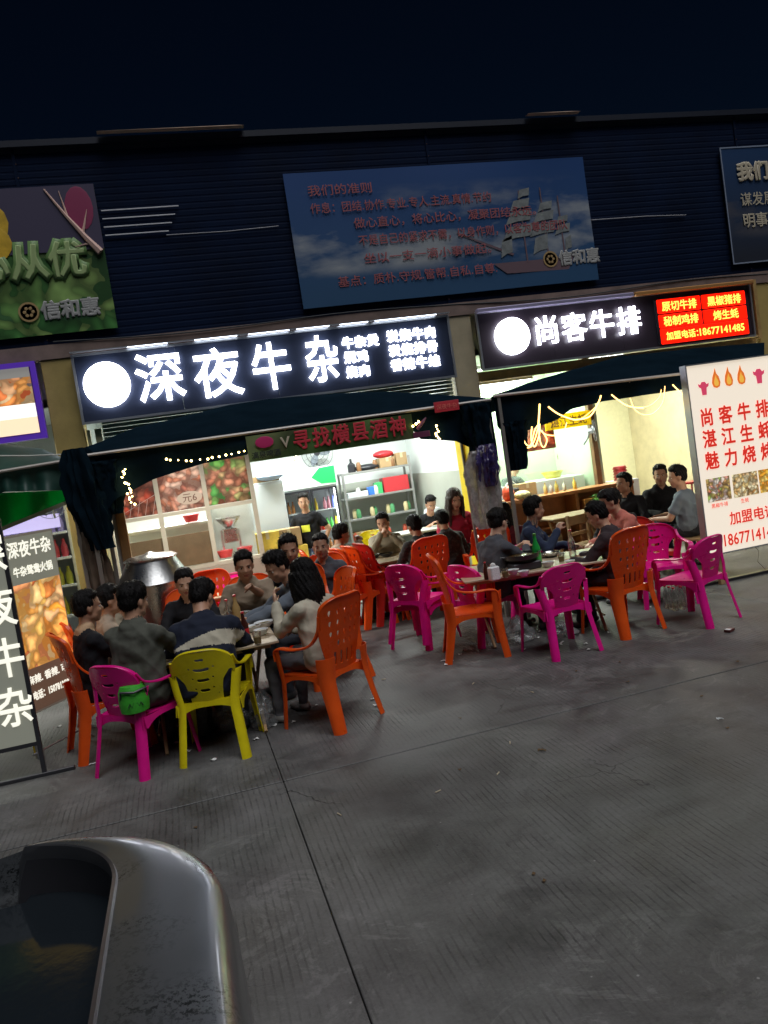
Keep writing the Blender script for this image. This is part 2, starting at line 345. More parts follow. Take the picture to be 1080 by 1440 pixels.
# ---- interior shells
tile = mat('shop_floor', (0.35, 0.35, 0.33), 0.3, var=0.15, vscale=2)
def room(x0, x1, y1, wm, left=True, right=True, h=3.3):
    m = MB(); m.box(x0, x1, F, y1, -0.14, 0.02); m.build('floor', tile, bld)
    m = MB(); m.box(x0, x1, F + 0.42, y1, h, h + 0.1); m.build('ceiling', white_wall, bld)
    m = MB(); m.box(x0 - 0.02, x1 + 0.02, y1, y1 + 0.12, 0.02, h); m.build('wall', wm, bld)
room(-1.2, 4.27, 14.2, white_wall); room(4.29, 9.5, 15.0, mat('lime_plaster', (0.66, 0.66, 0.46), 0.75, var=0.07, vscale=14, bump=0.3, bscale=25)); room(-6.3, -1.22, 13.5, mat('left_wall', (0.4, 0.42, 0.4), 0.7, var=0.1))
room(9.6, 14.5, 14.0, cream); room(-16, -6.4, 14.0, cream); room(14.6, 20, 14, cream)
for x, m_ in ((-1.21, white_wall), (4.28, white_wall), (9.52, cream), (-6.35, cream), (14.52, cream), (-15.95, cream), (19.9, cream)):
    m = MB(); m.box(x - 0.07, x + 0.07, F + 0.42, 15, 0, 3.3); m.build('side_wall', m_, bld)
m = MB(); m.box(-16, 20, F + 0.42, F + 0.5, 3.3, 3.9); m.build('wall', white_wall, bld)
m = MB(); m.box(2.6, 4.2, 14.17, 14.198, 0.02, 1.62); m.box(4.19, 4.208, 11.3, 14.16, 0.02, 1.62); m.build('wainscot', wains, bld)
# roller shutter boxes under the signs: real slats
shut = mat('shutter_green', (0.34, 0.40, 0.30), 0.45, var=0.12)
for (a, b_, z0, z1) in ((-0.80, 4.05, 2.52, 3.0),):
    z = z0
    while z < z1 - 0.01: m = MB(); m.box(a, b_, F + 0.06, F + 0.075, z, z + 0.046); m.box(a, b_, F + 0.053, F + 0.06, z + 0.008, z + 0.038); m.build('shutter_slat', shut, bld); z += 0.054
m = MB(); m.box(-1.0, -0.96, F + 0.02, F + 0.1, 0, 2.9); m.box(-0.9, -0.82, F + 0.02, F + 0.09, 2.0, 2.9); m.build('shutter_rail', mat('pale_yellow_metal', (0.55, 0.52, 0.3), 0.5), bld)
m = MB(); m.box(4.47, 9.3, F + 0.05, F + 0.12, 2.86, 3.0); m.build('sill_beam', mat('wood_beam', (0.42, 0.27, 0.10), 0.5, var=0.2), bld)
m = MB(); m.box(4.07, 4.085, F - 0.3, F + 0.35, 0, 2.5); m.build('yellow_panel', mat('yellow_paint', (0.75, 0.55, 0.02), 0.45, var=0.06), bld)
m = MB(); m.box(4.03, 4.45, F - 0.02, F - 0.005, 0, 2.45); m.build('yellow_panel', MATS['yellow_paint'], bld)
# ceiling and canopy tubes with their light, assumed where out of view
tube_m = emit('tube_glow', (0.92, 1.0, 0.95), 9.0)
def tube_light(x, y, z, l, e, col, rz=0, label='', size=0.12, name='fluorescent_lamp', group=None):
    t = thing(name, label, 'lamp', (x, y, z), rz, group)
    m = MB(); m.rbox(-l / 2, l / 2, -0.035, 0.035, 0, 0.05, 0.006); m.build('lamp_housing', mat('white_metal', (0.7, 0.7, 0.7), 0.4), t)
    m = MB(); m.tube([(-l / 2 + 0.03, 0, -0.015), (l / 2 - 0.03, 0, -0.015)], 0.014, 8); m.build('tube', tube_m, t, True)
    ld = bpy.data.lights.new('lamp_light', 'AREA'); ld.shape = 'RECTANGLE'; ld.size = l; ld.size_y = size; ld.energy = e; ld.color = col
    o = bpy.data.objects.new('lamp_light', ld); COL.objects.link(o); o.location = (0, 0, -0.05); o.parent = t; return t
tube_light(1.2, 12.2, 3.2, 1.2, 85, (0.93, 1, 0.96), 0, 'left of the two assumed ceiling tubes inside the left shop', group='assumed ceiling tubes of the left shop')  # unseen tube, assumed from the lit room
tube_light(3.0, 12.4, 3.2, 1.2, 85, (0.93, 1, 0.96), 0, 'right of the two assumed ceiling tubes inside the left shop', group='assumed ceiling tubes of the left shop')  # second unseen tube, assumed like its neighbour
tube_light(5.6, 12.4, 3.2, 1.2, 110, (0.85, 1, 0.80), 0, 'assumed ceiling tube above the kitchen window of the right shop', group='assumed ceiling tubes of the right shop')  # tube out of view, assumed for the lit kitchen
q_ = W(684, 541, 11.0); tube_light(q_.x + 0.3, 11.0, q_.z, 0.9, 85, (0.92, 1, 0.86), 0, 'bright tube lamp showing above the left end of the right canopy')
tube_light(7.6, 12.9, 3.2, 1.2, 190, (1, 0.95, 0.78), 0, 'assumed ceiling tube before the pale plaster wall of the right shop', group='assumed ceiling tubes of the right shop')  # unseen tube, assumed for the bright plaster wall
tube_light(0.1, 11.5, 2.6, 0.9, 80, (0.95, 1, 0.92), 0, 'assumed ceiling tube of the little kitchen behind the posters')  # unseen tube, assumed; added to brighten the posters from behind
tube_light(0.2, 9.5, 2.42, 1.2, 60, (1, 0.95, 0.84), 0, 'assumed tube lamp added under the left tent canopy, before the kitchen window')  # unseen lamp, assumed from the bright window wall; also brightens the faces
tube_light(-3.0, 11.0, 2.9, 1.2, 90, (0.95, 1, 0.85), 0, 'assumed ceiling tube inside the shop at the far left edge')  # assumed tube, out of sight; added light shining through the green curtain
# ================================================================ BILLBOARDS on the cladding
def frame_box(x0, x1, z0, z1, y, t, w, m_, parent, name='frame'):
    m = MB(); m.box(x0, x1, y - t, y, z0, z0 + w); m.box(x0, x1, y - t, y, z1 - w, z1); m.box(x0, x0 + w, y - t, y, z0 + w, z1 - w); m.box(x1 - w, x1, y - t, y, z0 + w, z1 - w); return m.build(name, m_, parent)
def cloud_mat(name, c_sky, c_low, c_cloud, zc, scale=0.5):
    m = bpy.data.materials.new(name); m.use_nodes = True; nt = m.node_tree; N = nt.nodes; L = nt.links; b = N['Principled BSDF']; b.inputs['Roughness'].default_value = 0.5
    tc = N.new('ShaderNodeTexCoord'); mp = N.new('ShaderNodeMapping'); mp.inputs['Scale'].default_value = (0.55, 1, 1.5); L.new(tc.outputs['Object'], mp.inputs[0])
    n = N.new('ShaderNodeTexNoise'); n.inputs['Scale'].default_value = scale * 2; n.inputs['Detail'].default_value = 8; n.inputs['Roughness'].default_value = 0.55; L.new(mp.outputs[0], n.inputs['Vector'])
    sx = N.new('ShaderNodeSeparateXYZ'); L.new(tc.outputs['Object'], sx.inputs[0])
    g = N.new('ShaderNodeMapRange'); g.inputs[1].default_value = -0.8; g.inputs[2].default_value = 0.8; L.new(sx.outputs['Z'], g.inputs[0])
    r = N.new('ShaderNodeMix'); r.data_type = 'RGBA'; r.inputs[6].default_value = (*c_low, 1); r.inputs[7].default_value = (*c_sky, 1); L.new(g.outputs[0], r.inputs[0])
    # cloud mask: strongest at middle height, gone near the top and in the sea
    k = N.new('ShaderNodeMapRange'); k.inputs[1].default_value = 0.48; k.inputs[2].default_value = 0.62; L.new(n.outputs['Fac'], k.inputs[0])
    b1 = N.new('ShaderNodeMapRange'); b1.inputs[1].default_value = 0.7; b1.inputs[2].default_value = 0.25; L.new(sx.outputs['Z'], b1.inputs[0])
    b2 = N.new('ShaderNodeMapRange'); b2.inputs[1].default_value = -0.55; b2.inputs[2].default_value = -0.4; L.new(sx.outputs['Z'], b2.inputs[0])
    m1 = N.new('ShaderNodeMath'); m1.operation = 'MULTIPLY'; L.new(k.outputs[0], m1.inputs[0]); L.new(b1.outputs[0], m1.inputs[1])
    m2 = N.new('ShaderNodeMath'); m2.operation = 'MULTIPLY'; L.new(m1.outputs[0], m2.inputs[0]); L.new(b2.outputs[0], m2.inputs[1])
    q = N.new('ShaderNodeMix'); q.data_type = 'RGBA'; L.new(m2.outputs[0], q.inputs[0]); L.new(r.outputs[2], q.inputs[6]); q.inputs[7].default_value = (*c_cloud, 1); L.new(q.outputs[2], b.inputs['Base Color'])
    return m
redp = mat('red_print', (0.36, 0.10, 0.11), 0.5); whitep = mat('white_print', (0.36, 0.36, 0.35), 0.5); goldp = mat('gold_print', (0.42, 0.28, 0.12), 0.5); darkp = mat('dark_print', (0.02, 0.025, 0.03), 0.5); sailp = mat('sail_print', (0.22, 0.24, 0.24), 0.5, var=0.3, vscale=9)
def logo(parent, x, y, z, s=1.0):
    m = MB(); n = 28
    m.loft([[(x + r * math.cos(2 * math.pi * k / n), y - 0.002 - d, z + r * math.sin(2 * math.pi * k / n)) for k in range(n)] for r, d in ((0.125 * s, 0), (0.125 * s, 0.003), (0.1 * s, 0.003))], cap=False)
    m.cur = 1; m.loft([[(x + r * math.cos(2 * math.pi * k / n), y - 0.003, z + r * math.sin(2 * math.pi * k / n)) for k in range(n)] for r in (0.1 * s, 0.01 * s)]); m.cur = 0
    for k in range(6):
        a = k * math.pi / 3; m.ell((x + 0.05 * s * math.cos(a), y - 0.004, z + 0.05 * s * math.sin(a)), (0.022 * s, 0.002, 0.022 * s), 8, 4)
    m.build('logo', [goldp, mat('brown_print', (0.2, 0.10, 0.05), 0.5)], parent)
    text('logo_lettering', '信和惠', 0.24 * s, whitep, (x + 0.50 * s, y - 0.005, z), parent, 0.004, 0.012 * s)
def board(x0, x1, z0, z1, label, m_, cat='billboard', y=F + 0.05, name='billboard'):
    t = thing(name, label, cat, ((x0 + x1) / 2, y, (z0 + z1) / 2)); w, h = (x1 - x0) / 2, (z1 - z0) / 2
    m = MB(); m.slab(lambda u, v: (w * (2 * u - 1), 0.008 * math.sin(9 * u + 3) * math.sin(5 * v + 1), h * (2 * v - 1)), 24, 12, 0.02); m.build('printed_sheet', m_, t, True); return t, w, h
bb, w_, h_ = board(2.06, 6.62, 4.16, 5.99, 'wide blue billboard with a sailing ship and red handwriting, centre of the cladding', cloud_mat('ship_sky', (0.008, 0.06, 0.22), (0.02, 0.08, 0.18), (0.34, 0.37, 0.40), 0))
hand = [('我们的准则', -1.98, 0.66), ('作息：团结.协作.专业.专人.主流.真情.节约', -1.98, 0.42), ('做心直心，将心比心，凝聚团结永远。', -1.4, 0.18), ('不是自己的紧求不需，以身作则，以客为尊的团队', -1.37, -0.06), ('坐以一支一滴小事做起。', -1.33, -0.31), ('基点：质朴.守规.管帮.自私.自尊.', -1.75, -0.6)]
for i, (s_, x, z) in enumerate(hand): text('lettering', s_, 0.155, redp, (x, -0.024, z), bb, 0.003, 0.0015, 'LEFT', sx=0.95 if len(s_) > 20 else (1.2 if len(s_) < 14 else 1.1))
m = MB()
def poly(pts, y=-0.018, dx=1.35, dz=-0.12, s=1.0): m.add([(dx + p[0] * s, y, dz + p[1] * s) for p in pts] + [(dx + p[0] * s, y + 0.003, dz + p[1] * s) for p in pts], [tuple(range(len(pts)))])
poly([(-0.75, -0.42), (-0.55, -0.58), (0.45, -0.60), (0.6, -0.36), (0.2, -0.42)])                       # hull
poly([(-1.25, 0.05), (-1.24, 0.07), (-0.4, -0.30), (-0.42, -0.33)], -0.019)
for x in (-0.2, 0.15, 0.42): poly([(x - 0.012, -0.45), (x + 0.012, -0.45), (x + 0.008, 0.7 - abs(x) * 0.5), (x - 0.008, 0.7 - abs(x) * 0.5)], -0.019)
m.cur = 1
for (cx, cz, w, h) in ((-0.28, 0.0, 0.5, 0.2), (-0.24, 0.22, 0.42, 0.17), (-0.2, 0.40, 0.32, 0.14), (-0.12, 0.56, 0.2, 0.12), (0.12, 0.02, 0.42, 0.17), (0.16, 0.2, 0.34, 0.14), (0.2, 0.35, 0.24, 0.12), (0.44, 0.0, 0.26, 0.13), (0.45, 0.14, 0.2, 0.1), (-0.5, -0.2, 0.2, 0.26), (0.05, -0.2, 0.26, 0.24), (0.5, -0.22, 0.12, 0.2)):
    poly([(cx - w * 0.55, cz - h * 0.5 - 0.02), (cx - w * 0.1, cz - h * 0.38), (cx + w * 0.4, cz - h * 0.3), (cx + w * 0.5, cz + h * 0.62), (cx - w * 0.3, cz + h * 0.4)], -0.021)
m.build('printed_ship', [mat('hull_print', (0.16, 0.10, 0.12), 0.5), sailp], bb)
logo(bb, 1.52, -0.02, -0.55, 0.95)
leaf = food('leaf_print', [(0.04, 0.16, 0.04), (0.09, 0.30, 0.07), (0.32, 0.50, 0.14), (0.06, 0.22, 0.08)], 3.2, dist=2.4)
bl, w_, h_ = board(-3.5, -0.40, 4.16, 6.0, 'leafy vegetable billboard with yellow pepper and green glowing writing, left on the cladding', leaf)
m = MB(); m.box(-0.2, w_, -0.022, -0.018, 0.1, h_); m.build('printed_backdrop', mat('plum_print', (0.06, 0.05, 0.10), 0.5), bl)
m = MB(); m.ell((-0.15, -0.024, 0.5), (0.62, 0.006, 0.42), 20, 10); m.ell((0.02, -0.028, 0.25), (0.45, 0.006, 0.3), 20, 10); m.build('printed_pepper', mat('pepper_print', (0.72, 0.45, 0.03), 0.5, var=0.35, vscale=3), bl)
m = MB(); m.ell((1.33, -0.026, 0.62), (0.17, 0.004, 0.28), 14, 8); m.cur = 1
m.tube([(0.95, -0.032, 0.88), (1.15, -0.032, 0.55), (1.35, -0.032, 0.25), (1.5, -0.032, 0.05)], [0.01, 0.02, 0.035, 0.05], 6); m.tube([(1.18, -0.032, 0.5), (1.12, -0.032, 0.85)], [0.015, 0.004], 5); m.tube([(1.32, -0.032, 0.28), (1.42, -0.032, 0.6)], [0.02, 0.004], 5); m.tube([(1.42, -0.032, 0.18), (1.2, -0.032, 0.14)], [0.02, 0.004], 5)
m.build('printed_cabbage', [mat('purple_print', (0.28, 0.03, 0.10), 0.5), mat('stem_print', (0.75, 0.5, 0.42), 0.5)], bl)
text('lettering', '心从优', 0.46, mat('lime_print', (0.14, 0.26, 0.08), 0.5), (0.62, -0.030, 0.0), bl, 0.002, 0.045); text('lettering', '心从优', 0.46, mat('pale_lime', (0.36, 0.48, 0.20), 0.5), (0.62, -0.0325, 0.0), bl, 0.002, 0.014)
logo(bl, 0.52, -0.022, -0.62, 1.0)
brr, w_, h_ = board(9.03, 13.4, 4.18, 6.01, 'dark blue billboard with yellowish writing cut off by the right edge', cloud_mat('dusk_sky', (0.01, 0.045, 0.13), (0.015, 0.02, 0.035), (0.07, 0.07, 0.085), 0))
text('lettering', '我们的文化', 0.30, mat('dun_print', (0.55, 0.48, 0.35), 0.5), (-1.92, -0.024, 0.52), brr, 0.003, 0.016, 'LEFT'); text('lettering', '谋发展.求共赢', 0.22, MATS['dun_print'], (-1.92, -0.024, 0.08), brr, 0.003, 0.002, 'LEFT'); text('lettering', '明事理.讲诚信', 0.24, MATS['dun_print'], (-1.92, -0.024, -0.25), brr, 0.003, 0.004, 'LEFT')
frame_box(-w_, w_, -h_, h_, -0.005, 0.012, 0.02, mat('thin_frame', (0.25, 0.3, 0.4), 0.4), brr)
# ================================================================ SHOP SIGNS
glowW = emit('sign_white', (0.86, 0.89, 1.0), 7.5); alum = mat('aluminium', (0.55, 0.57, 0.6), 0.35, 0.8); navy = mat('sign_panel', (0.02, 0.028, 0.055), 0.45, spec=0.4)
s1 = thing('shop_sign', 'black shop sign with big glowing white characters, glowing disc at left', 'sign', (1.53, F - 0.1, 3.405))
m = MB()
for k in range(4): m.box(-2.53 + k * 1.265, -2.53 + (k + 1) * 1.265 - 0.004, 0, 0.09, -0.425, 0.425)
m.build('sign_panel', navy, s1); frame_box(-2.55, 2.55, -0.445, 0.445, 0.0, 0.02, 0.03, alum, s1)
def disc(parent, x, z, r, sx=1.0):
    m = MB(); n = 40; m.loft([[(x + sx * rr * math.cos(2 * math.pi * k / n), y, z + rr * math.sin(2 * math.pi * k / n)) for k in range(n)] for rr, y in ((r, 0.0), (r, -0.07), (r * 0.97, -0.08))]); m.build('glowing_disc', glowW, parent, True)
disc(s1, -2.17, 0.02, 0.285)
for ch, x, z in (('深', -1.51, 0.04), ('夜', -0.77, 0.01), ('牛', -0.06, 0.01), ('杂', 0.64, 0.03)):
    text('character', ch, 0.665, glowW, (x, -0.05, z), s1, 0.04, 0.010, sx={'牛': 0.82, '杂': 0.72}.get(ch, 0.95))
def rows(parent, rws, x0, z0, dx, dz, size, m_, bold, y=-0.03, depth=0.03):
    for j, rw in enumerate(rws):
        for i, ch in enumerate(rw):
            if ch != ' ': text('character', ch, size, m_, (x0 + i * dx, y, z0 - j * dz), parent, depth, bold)
rows(s1, ['牛杂煲', '焖鸡 ', '烧肉 '], 1.03, 0.205, 0.18, 0.20, 0.165, glowW, 0.005)
rows(s1, ['炭烧牛肉', '炭烧排骨', '香辣牛蛙'], 1.68, 0.225, 0.185, 0.20, 0.17, glowW, 0.005)
# little led wash lamps on top of the sign
ledm = emit('led_strip', (0.8, 0.88, 1.0), 7.0)
for a, b_ in ((-1.85, -1.35), (-1.0, -0.45), (-0.3, 0.25), (0.35, 0.8), (0.95, 1.35), (1.45, 2.35)):
    m = MB()
    m.box(a, b_, -0.075, -0.066, 0.450, 0.457); m.build('led_strip', ledm, s1)
m = MB(); m.box(-2.55, 2.55, -0.08, 0.0, 0.458, 0.47); m.build('led_shelf', alum, s1)
s2 = thing('shop_sign', 'narrow shop sign with a white disc and four white characters, above the right shop', 'sign', (6.82, F - 0.1, 3.42))
m = MB()
for k in range(4): m.box(-2.32 + k * 1.16, -2.32 + (k + 1) * 1.16 - 0.004, 0, 0.09, -0.40, 0.40)
m.build('sign_panel', mat('sign_panel_brown', (0.035, 0.025, 0.035), 0.4), s2); frame_box(-2.34, 2.34, -0.42, 0.42, 0.0, 0.03, 0.028, alum, s2)
m = MB(); m.rbox(-2.34, 0.2, -0.12, -0.03, 0.39, 0.45, 0.01); m.build('led_shelf', mat('lilac_metal', (0.5, 0.45, 0.65), 0.35, 0.5), s2); m = MB(); m.rbox(0.22, 2.34, -0.12, -0.03, 0.39, 0.45, 0.01); m.build('led_shelf', mat('copper_metal', (0.7, 0.35, 0.12), 0.35, 0.5), s2)
m = MB(); m.box(2.36, 2.42, -0.06, 0.1, -0.46, 0.46); m.build('end_post', MATS['wood_beam'], s2)
disc(s2, -1.82, 0.02, 0.265)
for ch, x, z in (('尚', -1.27, 0.05), ('客', -0.82, 0.05), ('牛', -0.36, 0.05), ('排', 0.10, 0.05)): text('character', ch, 0.44, glowW, (x, -0.05, z), s2, 0.03, 0.005, sx=0.97)
ledp = thing('led_panel', 'red glowing led panel with yellow dish names and phone number', 'led panel', (8.22, F - 0.145, 3.40)); redl = emit('led_red', (1.0, 0.008, 0.0), 1.3); yel = emit('led_yellow', (1.0, 0.62, 0.08), 1.9)
m = MB(); m.box(-0.81, 0.81, 0, 0.045, -0.36, 0.34); m.build('led_housing', MATS['dark_print'], ledp)
m = MB(); m.rbox(-0.79, -0.03, -0.012, 0, 0.115, 0.325, 0.012); m.build('red_field', redl, ledp); m = MB(); m.rbox(0.0, 0.79, -0.012, 0, 0.115, 0.325, 0.012); m.build('red_field', redl, ledp)
m = MB(); m.rbox(-0.79, -0.03, -0.012, 0, -0.105, 0.095, 0.012); m.build('red_field', redl, ledp); m = MB(); m.rbox(0.0, 0.79, -0.012, 0, -0.105, 0.095, 0.012); m.build('red_field', redl, ledp); m = MB(); m.rbox(-0.79, 0.79, -0.012, 0, -0.35, -0.115, 0.012); m.build('red_field', redl, ledp)
for s_, x, z, w in (('原切牛排', -0.41, 0.215, 0.155), ('黑椒猪排', 0.40, 0.215, 0.155), ('秘制鸡排', -0.41, -0.01, 0.155), ('烤生蚝', 0.40, -0.01, 0.155), ('加盟电话：', -0.42, -0.235, 0.13), ('18677141485', 0.30, -0.235, 0.155)): text('lettering', s_, w, yel, (x, -0.018, z), ledp, 0.006, 0.003)
s3 = thing('shop_sign', 'backlit food photo sign in a violet frame at the left edge of the row', 'sign', (-3.95, F - 0.1, 3.36)); 
m = MB(); m.box(-2.5, 2.5, 0, 0.08, -0.5, 0.46); m.build('sign_box', mat('violet_frame', (0.12, 0.05, 0.35), 0.35), s3)
m = MB(); m.box(-2.4, 2.42, -0.012, 0.0, -0.05, 0.40); m.build('lit_picture', food('fried_food', [(0.9, 0.25, 0.06), (1.0, 0.45, 0.12), (0.8, 0.15, 0.05), (1.0, 0.65, 0.3), (0.25, 0.2, 0.18), (1.0, 0.5, 0.2)], 7, 0.9, dist=2.2), s3)
m = MB(); m.box(1.5, 2.42, -0.014, -0.012, 0.28, 0.40); m.build('lit_backdrop', emit('grey_lit', (0.28, 0.27, 0.25), 0.6), s3)
m = MB(); m.box(-2.4, 2.42, -0.012, 0.0, -0.22, -0.05); m.build('lit_plate', emit('plate_lit', (1.0, 0.93, 0.85), 1.0), s3); m = MB(); m.box(-2.4, 2.42, -0.012, 0.0, -0.42, -0.22); m.build('lit_table', emit('table_lit', (1.0, 0.75, 0.5), 0.85), s3)
frame_box(-2.5, 2.5, -0.5, 0.46, 0.0, 0.05, 0.06, emit('violet_glow', (0.10, 0.03, 0.45), 0.35), s3)
s4 = thing('shop_sign', 'dark shop sign beyond the olive pillar at the right edge', 'sign', (12.1, F - 0.1, 3.4)); m = MB(); m.box(-2.3, 2.3, 0, 0.09, -0.42, 0.42); m.build('sign_panel', navy, s4); frame_box(-2.3, 2.3, -0.42, 0.42, 0.0, 0.03, 0.03, alum, s4)
# ================================================================ PLASTIC CHAIRS
def plastic(name, col):
    return mat(name, col, 0.30, var=0.16, vscale=7, bump=0.10, bscale=30, spec=0.5, transl=0.26)
ORANGE = plastic('orange_plastic', (1.0, 0.12, 0.012)); PINK = plastic('magenta_plastic', (0.95, 0.012, 0.32)); YELLOW = plastic('yellow_plastic', (0.88, 0.74, 0.012)); REDP = plastic('red_plastic', (0.62, 0.03, 0.02))
def rrect(u, v, cu, cv, hu, hv, r):
    a, b_ = abs(u - cu) - hu + r, abs(v - cv) - hv + r; return math.hypot(max(a, 0), max(b_, 0)) + min(max(a, b_), 0) - r
def seat_mb(w=0.235, d=0.225, z=0.425):
    m = MB(); m.sheet(lambda u, v: rrect(u, v, 0, 0, w, d, 0.07), -0.25, 0.25, -0.25, 0.25, 0.025, lambda u, v: (u * (1 + 0.12 * v / d), v, z - 0.016 * max(0, 1 - (u / w) ** 2) * max(0, 1 - (v / d) ** 2) - 0.02 * max(0, v / d - 0.75) * 4 * 0.5), 0.010); return m
def apron(m, z0, drop, w, d):
    """skirt under the seat: four arched plates flowing into the legs"""
    def arch(half): return lambda u, v: max(abs(u) - half, v - 0.0, -(v + drop * (0.30 + 0.70 * (abs(u) / half) ** 3)))
    for sgn in (1, -1):
        m.sheet(arch(w), -w - 0.02, w + 0.02, -drop - 0.02, 0.02, 0.02, lambda u, v, s=sgn: (u * (1.06 if s > 0 else 0.98), s * (d + 0.0) - s * v * 0.15, z0 + v), 0.008)
        m.sheet(arch(d), -d - 0.02, d + 0.02, -drop - 0.02, 0.02, 0.02, lambda u, v, s=sgn: (s * (w * (1.03 + 0.03 * u / d) - v * 0.12), u, z0 + v), 0.008)
def leg_mb(pts, out, w, n=7, th=0.007):
    """tapered channel-shaped leg, opening inwards; pts = centre line from top to floor"""
    m = MB(); L = []
    for i, p in enumerate(pts):
        p = Vector(p); ww = w[0] + (w[1] - w[0]) * i / (len(pts) - 1); o = Vector((out[0], out[1], 0)).normalized(); sd = Vector((-o.y, o.x, 0)); ring = []
        for k in range(n):
            a = -1.15 + 2.3 * k / (n - 1); ring.append(p + o * (math.cos(a) * ww * 0.55) + sd * (math.sin(a) * ww * 0.62))
        for k in range(n - 1, -1, -1):
            a = -1.15 + 2.3 * k / (n - 1); ring.append(p + o * (math.cos(a) * (ww * 0.55 - th)) + sd * (math.sin(a) * (ww * 0.62 - th * 0.8)))
        L.append(ring)
    return m.loft(L)
def arm_path(P, n=5):
    pts = []; P = [Vector(p) for p in P]
    for i in range(len(P) - 1):
        p0, p1, p2, p3 = P[max(0, i - 1)], P[i], P[i + 1], P[min(len(P) - 1, i + 2)]
        for k in range(n):
            t = k / n; pts.append(0.5 * ((2 * p1) + (p2 - p0) * t + (2 * p0 - 5 * p1 + 4 * p2 - p3) * t * t + (3 * p1 - p0 - 3 * p2 + p3) * t ** 3))
    return pts + [P[-1]]
def arm_mb(P, w, t=0.016, s=1):
    pts = arm_path(P); N = len(pts); sides = []; ups = []
    for i, p in enumerate(pts):
        tg = (pts[min(i + 1, N - 1)] - pts[max(0, i - 1)]).normalized(); side = Vector((1, 0.0, 0)) - tg * tg.x; side.normalize(); sides.append(side); ups.append(side.cross(tg))
    ws = [w[0] + (w[1] - w[0]) * min(1, i / (N * 0.6)) for i in range(N)]; m = MB(); m.band(pts, sides, ups, ws, t, 10); return m
def tear(u, v, cu, cv, s, h):
    dv = (v - cv) / h; wv = s * max(0.0, 1 - abs(dv) ** 2) ** 0.5 * (0.75 + 0.35 * dv); return (abs(u - cu) - wv) if abs(dv) < 1 else max(abs(u - cu), (abs(dv) - 1) * h) + 0.002
CH = {}
